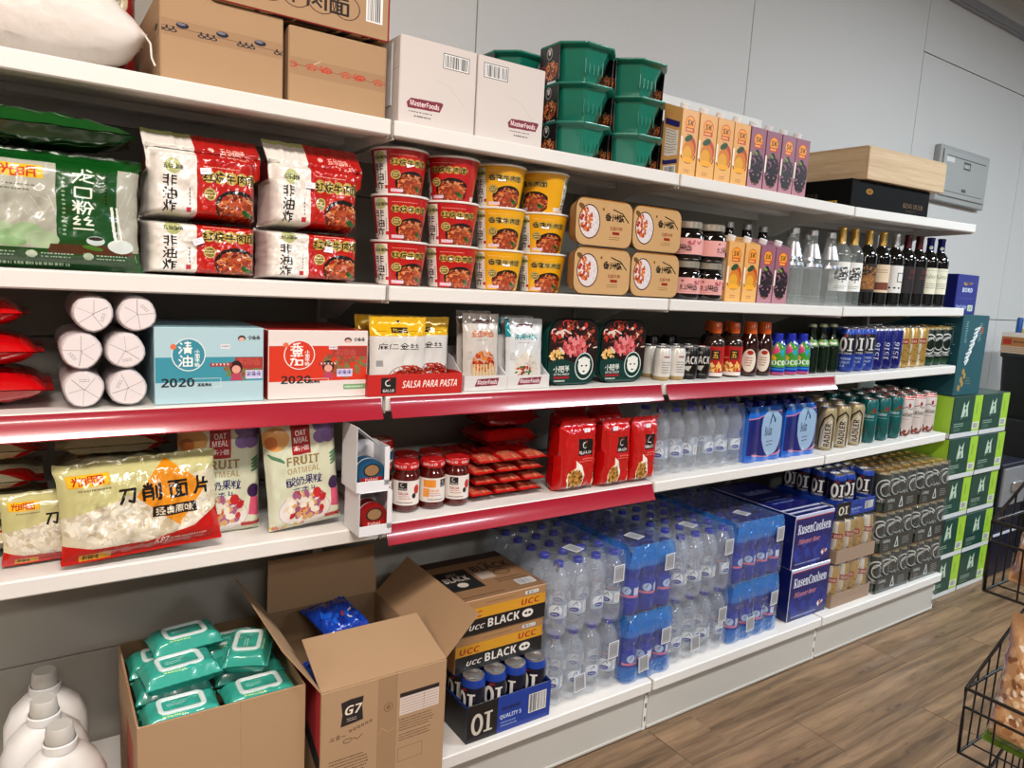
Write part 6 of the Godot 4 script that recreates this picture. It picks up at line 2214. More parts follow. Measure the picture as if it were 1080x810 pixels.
func blue_film_pack(label: String, at: Vector3) -> void:
	make_water()
	if not X.has("blue_wrap"):
		var p := paint(1024, 256, Color(0.08, 0.36, 0.72))
		# the front spans the first 3/10 of the outline; bottles 3 x 2
		p.poly(PackedVector2Array([Vector2(0, 90), Vector2(90, 84), Vector2(170, 44), Vector2(300, 40), Vector2(320, 70), Vector2(320, 200), Vector2(180, 216), Vector2(60, 200), Vector2(0, 200)]), Color(0.05, 0.10, 0.40))
		p.line([Vector2(0, 92), Vector2(90, 88), Vector2(170, 48), Vector2(310, 44)], 8, Color(0.75, 0.45, 0.52))
		p.line([Vector2(40, 200), Vector2(180, 216), Vector2(310, 190)], 8, Color(0.75, 0.45, 0.52))
		p.ell(190, 122, 82, 86, Color(0.55, 0.66, 0.78))
		p.line([Vector2(180, 110), Vector2(200, 66), Vector2(214, 108)], 8, Color(0.12, 0.2, 0.32))
		p.line([Vector2(170, 114), Vector2(196, 84)], 6, Color(0.12, 0.2, 0.32))
		p.txt("Solan", 130, 142, 22, Color(0.10, 0.16, 0.28), true, 70)
		p.lines(150, 156, 70, 2, 12, Color(0.2, 0.28, 0.4), 3)
		X["blue_wrap"] = printed("blue_wrap", p.tex(), 0.16, 0.0, 0.7)
	var t := thing("blue_water_pack", label, "water pack", at, 0.0, "blue water packs on the fourth shelf")
	for j in 2:
		for i in 3:
			water_bottle(t, 1, Vector3((i - 1) * 0.0685, 0.0005, -j * 0.0685), -0.4)
	part(t, "wrap", film_mesh(3, 2, 0.0685, 0.0348, 0.195, 0.15, Rect2(0, 0, 1, 1), false), X["blue_wrap"], Vector3(0, 0, -0.034))


# ---------------------------------------------------------------- base deck
# an open carton: five walls of board and flaps as [angle from upright, outwards positive, length] for front, back, left, right
func open_carton(t: Node3D, w: float, h: float, d: float, front_m: Material, side_m: Material, flaps: Array) -> void:
	var th := 0.004
	var inside: Material = M["card_inside"]
	part(t, "front_wall", boxm(Vector3(w, h, th), 0.0008, [Rect2(0, 0, 1, 1), Rect2(0, 0.97, 0.02, 0.02)]), front_m, Vector3(0, 0, -th / 2))
	part(t, "rear_wall", boxm(Vector3(w, h, th), 0.0008), inside, Vector3(0, 0, -d + th / 2))
	for sx in [-1.0, 1.0]:
		part(t, "side_wall", boxm(Vector3(th, h, d - th * 2), 0.0008, [Rect2(0, 0, 0.02, 0.02), Rect2(0, 0, 0.02, 0.02), Rect2(0, 0, 0.02, 0.02), Rect2(0, 0, 1, 1)] if sx < 0 else [Rect2(0, 0, 0.02, 0.02)]), side_m if sx < 0 else M["card"], Vector3(sx * (w / 2 - th / 2), 0, -d / 2))
	part(t, "bottom", boxm(Vector3(w - th * 2, th, d - th * 2), 0.0005), inside, Vector3(0, 0.0005, -d / 2))
	var lid := MB.new()
	var dirs := [Vector3(0, 0, 1), Vector3(0, 0, -1), Vector3(-1, 0, 0), Vector3(1, 0, 0)]
	var at := [Vector3(0, h, -th / 2), Vector3(0, h, -d + th / 2), Vector3(-w / 2 + th / 2, h, -d / 2), Vector3(w / 2 - th / 2, h, -d / 2)]
	for k in 4:
		if flaps[k] == null:
			continue
		var o: Vector3 = dirs[k]
		var a: float = flaps[k][0]
		var up: Vector3 = Vector3.UP * cos(a) + o * sin(a)
		var along: Vector3 = o.cross(Vector3.UP)
		var nrm: Vector3 = along.cross(up)
		var len_: float = flaps[k][1]
		var width: float = w if k < 2 else d - th * 2.5
		var b := MB.new()
		b.T = Transform3D(Basis(along, up, nrm), at[k])
		var c := [Vector3(-width / 2, 0.001, 0), Vector3(width / 2, 0.001, 0), Vector3(width / 2 - 0.006, len_, 0), Vector3(-width / 2 + 0.006, len_, 0)]
		var n := Vector3(0, 0, 0.0016)
		b.quad(c[0] + n, c[1] + n, c[2] + n, c[3] + n)
		b.quad(c[1] - n, c[0] - n, c[3] - n, c[2] - n)
		for i in 4:
			b.quad(c[i] - n, c[(i + 1) % 4] - n, c[(i + 1) % 4] + n, c[i] + n)
		part(t, "flap", b.done(), M["card"])


func stock_base() -> void:
	var card := Color(0.645, 0.525, 0.395)
	# white detergent jugs at the far left
	var jug := MB.new()
	var rings := []
	for a in [[0.098, 0.150, 0.0], [0.104, 0.158, 0.006], [0.106, 0.162, 0.10], [0.104, 0.158, 0.17], [0.088, 0.130, 0.205], [0.064, 0.085, 0.23], [0.050, 0.052, 0.238]]:
		rings.append(rrect(a[1], a[0], a[0] * 0.42, a[2], 5))
	jug.loft(rings)
	jug.cap(rings[0], Vector3.DOWN, Vector3.RIGHT, Vector3.BACK)
	jug.cap(rings[-1], Vector3.UP, Vector3.RIGHT, Vector3.BACK)
	var jm := jug.done()
	var collar := lathem([Vector2(0.028, 0.237), Vector2(0.031, 0.238), Vector2(0.031, 0.254), Vector2(0.028, 0.256)], 24)
	var jc := lathem([Vector2(0.026, 0.255), Vector2(0.0265, 0.257), Vector2(0.0235, 0.284), Vector2(0.0215, 0.287), Vector2(0.008, 0.2865), Vector2(0, 0.287)], 24)
	for k in 3:
		var t := thing("detergent_jug", "white plastic detergent jug with a pale cap, %s of three" % ["nearest", "middle", "rearmost"][k], "jug", Vector3([0.252, 0.228, 0.232][k], S0, [-0.05, -0.165, -0.285][k]), [0.2, 0.1, 0.0][k], "white detergent jugs")
		part(t, "body", jm, M["white_plastic"])
		part(t, "collar", collar, M["white_plastic"])
		part(t, "cap", jc, flat("jug_cap", Color(0.74, 0.73, 0.70), 0.3))

	# open carton of wipes
	var p := paint(512, 400, card)
	speckle(p, 400, Color(0.61, 0.49, 0.365), 4)
	p.line([Vector2(300, 0), Vector2(304, 400)], 1.5, Color(0.58, 0.43, 0.28))
	p.line([Vector2(0, 330), Vector2(512, 300)], 2, Color(0.56, 0.41, 0.26))
	var cm := printed("wipes_carton", p.tex(), 0.85)
	p = paint(256, 256, card)
	p.rect(120, 60, 90, 190, Color(0.62, 0.30, 0.22))
	p.lines(20, 90, 80, 6, 14, Color(0.35, 0.2, 0.15), 4)
	var t := thing("wipes_carton", "open brown carton filled with mint green packs of wipes", "carton", Vector3(0.532, S0, 0.10), -0.01)
	open_carton(t, 0.322, 0.325, 0.36, cm, printed("wipes_side", p.tex(), 0.85), [null, null, null, null])
	# packs of wipes
	p = paint(512, 256, Color(0.20, 0.62, 0.55))
	p.lines(80, 112, 60, 2, 14, Color(0.75, 0.88, 0.85), 3)
	p.lines(60, 200, 70, 2, 14, Color(0.8, 0.88, 0.5), 4)
	p.rect(256, 0, 256, 256, Color(0.18, 0.58, 0.52))
	var wm := printed("wipes_pack", p.tex(), 0.22, 0.0, 0.5)
	var wmesh := []
	for k in 3:
		wmesh.append(bag(0.150, 0.10, 0.044, 0.07, 0.09, 8.0, 0.0016, 200 + k, 22, 18))
	var lidm := MB.new()
	lidm.loft([rrect(0.09, 0.06, 0.014, 0.0, 4), rrect(0.09, 0.06, 0.014, 0.0035, 4), rrect(0.086, 0.056, 0.012, 0.0045, 4), rrect(0.074, 0.044, 0.008, 0.0045, 4), rrect(0.070, 0.040, 0.006, 0.001, 4)])
	var ll := lidm.done()
	var lt := flat("wipes_lid", Color(0.80, 0.86, 0.85), 0.35)
	# [x, y, z, yaw, words]
	var W := [[0.500, 0.526, -0.170, 0.10, "topmost at the back"], [0.468, 0.526, -0.040, 0.10, "topmost in the middle"], [0.614, 0.526, -0.060, 1.20, "topmost on the right, turned sideways"],
		[0.459, 0.474, 0.036, 0.0, "second layer, front left"], [0.613, 0.474, 0.036, 0.0, "second layer, front right"], [0.459, 0.474, -0.078, 0.0, "second layer, middle left"], [0.613, 0.474, -0.078, 0.0, "second layer, middle right"], [0.459, 0.474, -0.190, 0.0, "second layer, rear left"], [0.613, 0.474, -0.190, 0.0, "second layer, rear right"],
		[0.459, 0.422, 0.036, 0.0, "third layer, front left"], [0.613, 0.422, 0.036, 0.0, "third layer, front right"], [0.459, 0.422, -0.078, 0.0, "third layer, rear left"]]
	for k in W.size():
		var a: Array = W[k]
		var o := thing("wipes_pack", "mint green pack of wipes in the carton, " + a[4], "wipes pack", Vector3(a[0], a[1], a[2]), a[3], "packs of wipes in the carton")
		part(o, "wrapper", wmesh[k % 3], wm, Vector3(0, 0, 0.05), Vector3(-PI / 2, 0, 0))
		part(o, "lid", ll, lt, Vector3(0.0, 0.0225, 0.0))

	# open coffee carton
	p = paint(640, 640, card)
	speckle(p, 700, Color(0.61, 0.49, 0.365), 14)
	p.rect(276, 0, 98, 640, Color(0.59, 0.47, 0.345))
	p.rect(276, 0, 3, 640, Color(0.55, 0.43, 0.31))
	p.rect(371, 0, 3, 640, Color(0.55, 0.43, 0.31))
	p.poly(PackedVector2Array([Vector2(92, 70), Vector2(140, 62), Vector2(202, 62), Vector2(196, 110), Vector2(202, 180), Vector2(150, 186), Vector2(92, 190), Vector2(100, 130)]), Color(0.10, 0.07, 0.06))
	p.txt("G7", 108, 138, 44, Color(0.88, 0.82, 0.74), false, 80, 0.2)
	p.lines(122, 156, 56, 2, 10, Color(0.75, 0.68, 0.6), 3)
	p.han("三合一", 42, 226, 22, Color(0.22, 0.14, 0.08), 0.12, false, 0.25)
	for k in 6:
		p.han("咖", 134 + k * 20, 214 - k * 4, 14, Color(0.22, 0.14, 0.08), 0.2)
	p.ring(130, 268, 24, 10, 3, Color(0.22, 0.14, 0.08), 1.0, 5.5)
	p.line([Vector2(140, 270), Vector2(160, 262), Vector2(176, 274), Vector2(200, 256)], 3, Color(0.22, 0.14, 0.08))
	p.ring(330, 160, 22, 22, 3, Color(0.42, 0.29, 0.18))
	p.ell(330, 160, 12, 12, Color(0.50, 0.36, 0.22))
	p.rect(390, 110, 214, 22, Color(0.12, 0.07, 0.06))
	p.rect(390, 132, 214, 94, Color(0.80, 0.74, 0.70))
	for k in 6:
		p.rect(396, 144 + k * 14, 200, 2, Color(0.5, 0.42, 0.38))
	p.rect(520, 136, 2, 88, Color(0.5, 0.42, 0.38))
	p.lines(390, 246, 214, 5, 14, Color(0.32, 0.21, 0.13), 6)
	p.lines(390, 326, 200, 3, 14, Color(0.32, 0.21, 0.13), 7)
	p.lines(40, 350, 220, 6, 16, Color(0.30, 0.20, 0.12), 8)
	p.line([Vector2(388, 400), Vector2(520, 400), Vector2(520, 470), Vector2(388, 470), Vector2(388, 400)], 2, Color(0.4, 0.28, 0.17))
	p.line([Vector2(282, 300), Vector2(300, 260), Vector2(330, 290), Vector2(366, 278)], 2, Color(0.72, 0.58, 0.42))
	var gm := printed("coffee_carton", p.tex(), 0.8)
	p = paint(256, 256, card)
	p.poly(PackedVector2Array([Vector2(150, 0), Vector2(256, 0), Vector2(256, 130), Vector2(200, 90), Vector2(150, 60)]), Color(0.68, 0.16, 0.18))
	p.poly(PackedVector2Array([Vector2(150, 60), Vector2(200, 90), Vector2(256, 130), Vector2(256, 170), Vector2(190, 120), Vector2(150, 90)]), Color(0.08, 0.06, 0.06))
	p.heap(230, 220, 30, 30, [Color(0.7, 0.35, 0.25), Color(0.75, 0.5, 0.35)], 12, 10, 4)
	t = thing("coffee_carton", "open brown coffee carton with raised flaps and a black shield emblem", "carton", Vector3(0.872, S0, 0.125))
	open_carton(t, 0.305, 0.305, 0.42, gm, printed("coffee_side", p.tex(), 0.8), [[-1.25, 0.16], [0.1, 0.14], [0.62, 0.14], [0.8, 0.13]])
	p = paint(256, 128, Color(0.05, 0.22, 0.62))
	p.heap(70, 64, 60, 50, [Color(0.10, 0.35, 0.78), Color(0.04, 0.16, 0.50)], 24, 12, 3)
	p.heap(84, 80, 20, 14, [Color(0.6, 0.2, 0.18), Color(0.75, 0.75, 0.72)], 5, 6, 5)
	p.rect(128, 0, 128, 128, Color(0.05, 0.18, 0.58))
	var bm := printed("blue_bag", p.tex(), 0.2, 0.0, 0.5)
	for k in 4:
		var a: Array = [[0.890, 0.462, -0.20, 0.25], [0.952, 0.395, -0.09, 0.0], [0.806, 0.400, -0.08, 0.0], [0.87, 0.335, -0.10, 0.0]][k]
		var o := solo("coffee_bag", bag(0.13, 0.14, 0.046, 0.06, 0.08, 4.0, 0.0055, 220 + k, 28, 26), bm, "crumpled blue packet inside the coffee carton, %s" % ["topmost at the back", "on the right", "on the left", "underneath"][k], "packet", Vector3(a[0], a[1], a[2] + 0.07), Vector3.ZERO, "blue packets in the coffee carton")
		o.rotation = Vector3(-PI / 2 + (0.25 if k == 0 else 0.0), a[3], 0)

	# tray of canned beer with coffee cartons on top
	beer_tray("black and blue tray of beer cans beside the coffee carton", Vector3(1.271, S0, 0.052), 4, 4, 0.105)
	p = paint(512, 256, Color(0.62, 0.47, 0.31))
	p.rect(0, 60, 512, 80, Color(0.78, 0.56, 0.12))
	p.txt("UCC", 20, 128, 44, Color(0.60, 0.08, 0.06), false, 110, 0.1)
	p.txt("UCC", 360, 122, 44, Color(0.60, 0.08, 0.06), false, 110, 0.1)
	p.barcode(380, 16, 86, 30)
	p.lines(150, 30, 180, 1, 14, Color(0.35, 0.25, 0.16), 3)
	p.rect(0, 140, 512, 116, Color(0.04, 0.035, 0.035))
	p.txt("UCC", 60, 220, 34, Color(0.85, 0.83, 0.8), false, 84, 0.25)
	p.txt("BLACK", 168, 222, 62, Color(0.86, 0.84, 0.81), false, 186)
	p.ell(404, 192, 34, 32, Color(0.86, 0.84, 0.81))
	p.ell(394, 192, 9, 10, Color(0.05, 0.04, 0.04))
	p.ell(416, 192, 9, 10, Color(0.05, 0.04, 0.04))
	var front := p.tex()
	p = paint(512, 400, Color(0.50, 0.37, 0.25))
	p.rect(0, 0, 512, 60, Color(0.20, 0.14, 0.10))
	p.rect(20, 120, 200, 190, Color(0.05, 0.045, 0.045))
	p.txt("UCC", 90, 170, 26, Color(0.6, 0.55, 0.5), false, 60, 0.2)
	p.txt("BLACK", 50, 224, 46, Color(0.7, 0.66, 0.6), false, 140)
	p.ell(120, 262, 30, 22, Color(0.7, 0.66, 0.6))
	p.txt("UCC", 320, 110, 22, Color(0.10, 0.07, 0.06), false, 60, 0.2)
	p.txt("BLACK", 250, 170, 56, Color(0.10, 0.07, 0.06), false, 230)
	p.rect(240, 180, 90, 70, Color(0.62, 0.56, 0.5))
	p.ring(390, 210, 46, 26, 6, Color(0.2, 0.13, 0.09))
	p.lines(300, 270, 190, 2, 22, Color(0.12, 0.08, 0.06), 3)
	p.barcode(380, 310, 110, 56)
	p.lines(20, 372, 320, 1, 20, Color(0.15, 0.1, 0.08), 4)
	var topm := printed("coffee_case_top", p.tex(), 0.6)
	for k in 2:
		var y := S0 + 0.1715 + k * 0.1005
		var o := thing("coffee_case", ["brown, gold and black coffee case, lower of two", "brown, gold and black coffee case, upper of two"][k], "carton", Vector3([1.263, 1.264][k], y, [0.0, 0.004][k]), 0.0, "coffee cases")
		part(o, "body", boxm(Vector3(0.285, 0.099, 0.27), 0.002, [Rect2(0, 0, 1, 1), Rect2(0, 0.02, 0.05, 0.1)]), printed("coffee_case", front, 0.45, 0.0, 0.2), Vector3(0, 0, -0.135))
		part(o, "top_print", boxm(Vector3(0.28, 0.0006, 0.265), 0.0, [Rect2(0, 0, 0.01, 0.01), Rect2(0, 0, 0.01, 0.01), Rect2(0, 0, 0.01, 0.01), Rect2(0, 0, 0.01, 0.01), Rect2(0, 0, 1, 1)]), topm, Vector3(0, 0.0991, -0.135))

	# shrink-wrapped water, two high
	var place := [["beside the coffee cases", "lower"], ["beside the coffee cases", "upper"]]
	for k in 2:
		var lv: String = ["lower", "upper"][k]
		var y := S0 + k * 0.2145
		water_pack("clear water pack on the base deck beside the coffee cases, %s of two" % lv, Vector3(1.552, y, [0.0, -0.002][k]), 4, 3 + k * 3, 0, "clear water packs", 1.0 + k)
		water_pack("blue water pack on the base deck between two clear packs, %s of two" % lv, Vector3(1.797, y, [0.012, 0.0][k]), 3, 3 + k * 3, 1, "blue water packs", 1.0 + k)
		water_pack("clear water pack on the base deck between two blue packs, %s of two" % lv, Vector3(2.044, y, 0.0), 4, 3 + k * 3, 0, "clear water packs", 1.0 + k)
		water_pack("blue water pack on the base deck beside the navy cartons, %s of two" % lv, Vector3(2.326, y, [0.0, -0.004][k]), 4, 3 + k * 3, 1, "blue water packs", 1.0 + k)

	# navy beer cartons
	p = paint(512, 512, Color(0.04, 0.07, 0.36))
	p.rect(0, 0, 320, 14, Color(0.7, 0.72, 0.8))
	p.rect(0, 14, 320, 5, Color(0.6, 0.1, 0.15))
	p.heap(160, 180, 150, 70, [Color(0.05, 0.14, 0.48), Color(0.04, 0.10, 0.42), Color(0.08, 0.2, 0.55)], 60, 26, 4)
	p.txt("KusenCoolsen", 24, 92, 46, Color(0.88, 0.89, 0.92), true, 276)
	p.txt("Pilsener Beer", 36, 142, 24, Color(0.80, 0.50, 0.50), true, 180, 0.3)
	p.heap(266, 208, 22, 16, [Color(0.88, 0.86, 0.84), Color(0.8, 0.5, 0.4)], 14, 8, 3)
	p.lines(30, 236, 260, 1, 18, Color(0.6, 0.64, 0.78), 5)
	p.rect(320, 0, 192, 512, Color(0.03, 0.06, 0.32))
	p.rect(0, 262, 320, 250, Color(0.04, 0.07, 0.36))
	p.rect(0, 470, 320, 8, Color(0.75, 0.77, 0.84))
	p.rect(0, 490, 320, 8, Color(0.75, 0.77, 0.84))
	p.txt("KusenCoolsen", 60, 360, 30, Color(0.6, 0.65, 0.8), true, 200)
	p.lines(60, 390, 200, 3, 18, Color(0.45, 0.52, 0.75), 5)
	var kt := p.tex()
	for k in 2:
		var o := thing("beer_carton", "navy blue beer carton beside the water packs, %s of two" % ["lower", "upper"][k], "carton", Vector3([2.65, 2.645][k], S0 + k * 0.2065, [0.03, 0.025][k]), 0.0, "navy beer cartons")
		part(o, "body", boxm(Vector3(0.245, 0.2055, 0.40), 0.002, [Rect2(0, 0, 0.625, 0.5), Rect2(0.7, 0, 0.2, 0.4), Rect2(0.7, 0, 0.2, 0.4), Rect2(0.7, 0, 0.2, 0.4), Rect2(0, 0.52, 0.625, 0.48)]), printed("navy_carton", kt, 0.35, 0.0, 0.3), Vector3(0, 0, -0.2))

	# gold cans in cardboard trays, and an open tray of blue cans above
	for k in 2:
		can_tray("wrapped cardboard tray of gold beer cans, %s of two" % ["lower", "upper"][k], Vector3(2.933, S0 + k * 0.1805, 0.036), 4, 4, "beer_gold", M["silver"], 0.055, "wrapped can trays")
	beer_tray("black and blue tray of beer cans on the gold can trays", Vector3(2.925, S0 + 0.362, 0.02), 4, 4, 0.06)
	# dark green lager
	for c in 2:
		for k in 3:
			can_tray("shrink-wrapped block of dark green lager cans, %s stack, %s" % [["left", "right"][c], ["bottom", "middle", "top"][k]], Vector3(3.228 + c * 0.281, S0 + k * 0.1735, 0.045 - 0.004 * k), 4, 3 if k < 2 else 6, "lager_green", M["gold_metal"], 0.0, "wrapped lager blocks")


func beer_tray(label: String, at: Vector3, nx: int, nz: int, wall: float) -> void:
	var t := thing("can_tray", label, "can tray", at, 0.0, "black and blue can trays")
	var w := nx * 0.0665 + 0.006
	var d := nz * 0.0665 + 0.006
	if not X.has("pils_tray"):
		var p := paint(512, 200, Color(0.03, 0.03, 0.04))
		p.rect(180, 0, 332, 200, Color(0.06, 0.20, 0.55))
		p.ring(60, 110, 26, 50, 17, Color(0.78, 0.76, 0.70))
		p.rect(116, 56, 18, 108, Color(0.78, 0.76, 0.70))
		p.rect(100, 56, 50, 10, Color(0.78, 0.76, 0.70))
		p.rect(100, 154, 50, 10, Color(0.78, 0.76, 0.70))
		p.txt("PREMIUM", 206, 84, 20, Color(0.03, 0.03, 0.05), false, 110)
		p.txt("QUALITY 5", 196, 126, 22, Color(0.75, 0.8, 0.88), false, 130)
		p.lines(200, 146, 120, 2, 18, Color(0.6, 0.68, 0.8), 4)
		p.barcode(370, 40, 116, 110)
		X["pils_tray"] = printed("pils_tray", p.tex(), 0.4, 0.0, 0.2)
		p = paint(256, 128, Color(0.04, 0.04, 0.06))
		p.rect(60, 20, 110, 90, Color(0.10, 0.10, 0.12))
		p.rect(0, 0, 256, 10, Color(0.06, 0.2, 0.55))
		X["pils_side"] = printed("pils_side", p.tex(), 0.4)
		p = paint(256, 128, Color(0.06, 0.22, 0.58))
		p.barcode(190, 20, 56, 90)
		X["pils_side_blue"] = printed("pils_side_blue", p.tex(), 0.4)
	part(t, "front_wall", boxm(Vector3(w, wall, 0.002), 0.0004), X["pils_tray"], Vector3(0, 0, -0.001))
	part(t, "rear_wall", boxm(Vector3(w, wall, 0.002), 0.0004), X["pils_side"], Vector3(0, 0, -d + 0.001))
	for sx in [-1.0, 1.0]:
		part(t, "side_wall", boxm(Vector3(0.002, wall, d - 0.004), 0.0004), X["pils_side"] if wall > 0.08 else X["pils_side_blue"], Vector3(sx * (w / 2 - 0.001), 0, -d / 2))
	part(t, "bottom", boxm(Vector3(w - 0.004, 0.0015, d - 0.004), 0.0), M["card"], Vector3(0, 0.0003, -d / 2))
	for j in nz:
		for i in nx:
			if wall < 0.08 and (i + j * 3) % 5 == 2:
				continue
			can_part(t, can_texture("pils_blue"), M["silver"], Vector3((i - (nx - 1) / 2.0) * 0.0665, 0.002, -0.0365 - j * 0.0665), rng.randf_range(-1.1, -0.1))


func can_tray(label: String, at: Vector3, nx: int, nz: int, kind: String, lid: Material, wall: float, group: String) -> void:
	var t := thing("wrapped_cans", label, "can pack", at, 0.0, group)
	var pitch := 0.0672
	for j in nz:
		for i in nx:
			can_part(t, can_texture(kind), lid, Vector3((i - (nx - 1) / 2.0) * pitch, 0.002, -0.036 - j * pitch), [0.0, 0.3, -0.3, 0.4][i % 4] - 0.6)
	var w := nx * pitch + 0.004
	var d := nz * pitch + 0.004
	if wall > 0.0:
		var m := flat("tray_card", Color(0.58, 0.49, 0.41), 0.8)
		part(t, "front_wall", boxm(Vector3(w, wall, 0.002), 0.0004), m, Vector3(0, 0, 0.0))
		part(t, "rear_wall", boxm(Vector3(w, wall, 0.002), 0.0004), m, Vector3(0, 0, -d))
		for sx in [-1.0, 1.0]:
			part(t, "side_wall", boxm(Vector3(0.002, wall, d - 0.003), 0.0004), m, Vector3(sx * w / 2, 0, -d / 2))
	elif not X.has("lager_print"):
		var p := paint(512, 128, Color(0.10, 0.13, 0.13))
		p.txt("Carlsberg", 40, 52, 26, Color(0.72, 0.75, 0.74), true, 110)
		p.lines(60, 70, 80, 3, 16, Color(0.5, 0.54, 0.53), 3)
		p.line([Vector2(230, 100), Vector2(256, 26), Vector2(282, 100)], 12, Color(0.72, 0.75, 0.74))
		p.rect(226, 96, 60, 10, Color(0.72, 0.75, 0.74))
		p.lines(340, 40, 120, 4, 16, Color(0.55, 0.58, 0.57), 5)
		X["lager_print"] = printed("lager_print", p.tex(), 0.2, 0.0, 0.5)
	if wall <= 0.0:
		var b := MB.new()
		b.box(Vector3(0, 0.036, 0.0022), Vector3(w - 0.012, 0.07, 0.0012), 0.0, [Rect2(0, 0, 1, 1)])
		part(t, "film_print", b.done(), X["lager_print"])
	var key := "canfilm_%d_%d" % [nx, nz]
	if not mesh_cache.has(key):
		var f := MB.new()
		var rg := []
		for a in [[0.0, 1.0], [0.01, 1.04], [0.15, 1.04], [0.166, 1.0], [0.1715, 0.9]]:
			rg.append(wrap_outline(nx, nz, pitch, 0.0345, a[0], a[1]))
		f.loft(rg)
		f.cap(rg[-1], Vector3.UP, Vector3.RIGHT, Vector3.BACK)
		mesh_cache[key] = f.done()
	part(t, "film", mesh_cache[key], M["film"], Vector3(0, 0.0005, -0.036 - (nz - 1) * pitch / 2))


# ---------------------------------------------------------------- stacks past the end of the shelves
func make_floor_stacks() -> void:
	var lime := Color(0.60, 0.78, 0.20)
	var dark := Color(0.05, 0.25, 0.20)
	var p := paint(512, 300, dark)
	p.rect(232, 0, 88, 300, lime)
	p.rect(0, 0, 4, 300, Color(0.02, 0.1, 0.08))
	p.poly(PackedVector2Array([Vector2(96, 150), Vector2(112, 40), Vector2(128, 70), Vector2(142, 66), Vector2(164, 30), Vector2(160, 80), Vector2(172, 150), Vector2(150, 148), Vector2(140, 100), Vector2(128, 150)]), Color(0.72, 0.80, 0.72))
	p.ell(134, 86, 11, 11, dark)
	p.line([Vector2(100, 165), Vector2(124, 138), Vector2(150, 150)], 6, Color(0.55, 0.66, 0.58))
	p.rect(0, 176, 232, 4, Color(0.02, 0.10, 0.08))
	p.lines(30, 196, 130, 2, 16, Color(0.72, 0.8, 0.72), 3)
	p.lines(30, 232, 80, 2, 14, Color(0.5, 0.6, 0.52), 5)
	p.barcode(238, 200, 70, 50, false)
	p.rect(262, 60, 10, 80, Color(0.45, 0.6, 0.15))
	p.rect(0, 266, 320, 34, Color(0.80, 0.82, 0.82))
	p.rect(320, 0, 192, 300, lime)
	p.rect(320, 262, 192, 38, Color(0.80, 0.82, 0.82))
	p.rect(330, 60, 30, 160, dark)
	p.ring(346, 120, 14, 20, 4, Color(0.75, 0.8, 0.75))
	p.rect(430, 40, 16, 50, Color(0.42, 0.56, 0.14))
	var gm := printed("green_carton", p.tex(), 0.4, 0.0, 0.2)
	var F := Rect2(0, 0, 0.625, 1)
	var S := Rect2(0.625, 0, 0.375, 1)
	var T := Rect2(0.02, 0.62, 0.1, 0.02)
	var gmesh := boxm(Vector3(0.283, 0.195, 0.36), 0.002, [F, S, S, S, T, T])
	var rows := ["bottom", "second", "middle", "fourth", "top"]
	for c in 2:
		for k in 5:
			solo("green_carton", gmesh, gm, "dark green and lime drinks carton on the floor, %s of the %s stack" % [rows[k], ["near", "far"][c]], "carton", Vector3(3.812 + c * 0.287 + [0.006, -0.004, 0.003, -0.008, -0.012][k], k * 0.196, -0.182 + [0.0, 0.004, -0.003, 0.006, 0.002][k]), Vector3.ZERO, "green drinks cartons")
	p = paint(512, 512, Color(0.04, 0.30, 0.34))
	for k in 9:
		var y := 90 + k * 26.0
		var x := 170 - k * 11.0
		p.line([Vector2(x - 24 + (k % 3) * 8, y), Vector2(x + 34 - (k % 2) * 12, y - 16), Vector2(x + 10, y + 14)], 11, Color(0.84, 0.87, 0.86))
		p.line([Vector2(x, y - 14), Vector2(x + 6, y + 18)], 8, Color(0.84, 0.87, 0.86))
	p.lines(40, 40, 20, 10, 14, Color(0.72, 0.78, 0.78), 4)
	p.lines(200, 50, 26, 10, 12, Color(0.72, 0.78, 0.78), 6)
	p.ell(236, 92, 12, 26, Color(0.62, 0.25, 0.15))
	for k in 5:
		p.ell(80 - k * 8 + (k % 2) * 26, 360 + k * 26, 14, 20, Color(0.65, 0.52, 0.25))
	p.line([Vector2(96, 350), Vector2(60, 490)], 4, Color(0.45, 0.42, 0.2))
	p.lines(120, 400, 60, 3, 18, Color(0.5, 0.5, 0.35), 4)
	p.rect(300, 0, 212, 512, Color(0.035, 0.26, 0.30))
	p.lines(470, 60, 26, 14, 14, Color(0.6, 0.68, 0.68), 7)
	solo("teal_carton", boxm(Vector3(0.25, 0.365, 0.36), 0.002, [Rect2(0, 0, 0.58, 1), Rect2(0.6, 0, 0.2, 0.1), Rect2(0.6, 0, 0.2, 0.1), Rect2(0.6, 0, 0.4, 1), Rect2(0.6, 0.5, 0.1, 0.1)]), printed("teal_carton", p.tex(), 0.45, 0.0, 0.2), "tall teal gift carton with white brush writing on the green cartons", "carton", Vector3(3.782, 0.981, -0.19))
	p = paint(384, 256, Color(0.04, 0.10, 0.48))
	p.heap(104, 56, 44, 14, [Color(0.62, 0.50, 0.22), Color(0.45, 0.36, 0.2)], 16, 9, 3)
	p.txt("BORD", 56, 112, 28, Color(0.85, 0.88, 0.94), false, 100)
	p.line([Vector2(20, 150), Vector2(110, 158), Vector2(190, 148)], 3, Color(0.3, 0.36, 0.62))
	p.txt("Quel.wine", 14, 226, 30, Color(0.68, 0.74, 0.88), true, 106)
	p.rect(130, 196, 50, 40, Color(0.80, 0.84, 0.78))
	p.rect(142, 204, 10, 26, Color(0.4, 0.6, 0.3))
	p.rect(160, 204, 10, 26, Color(0.4, 0.6, 0.3))
	p.rect(208, 0, 176, 256, Color(0.03, 0.07, 0.36))
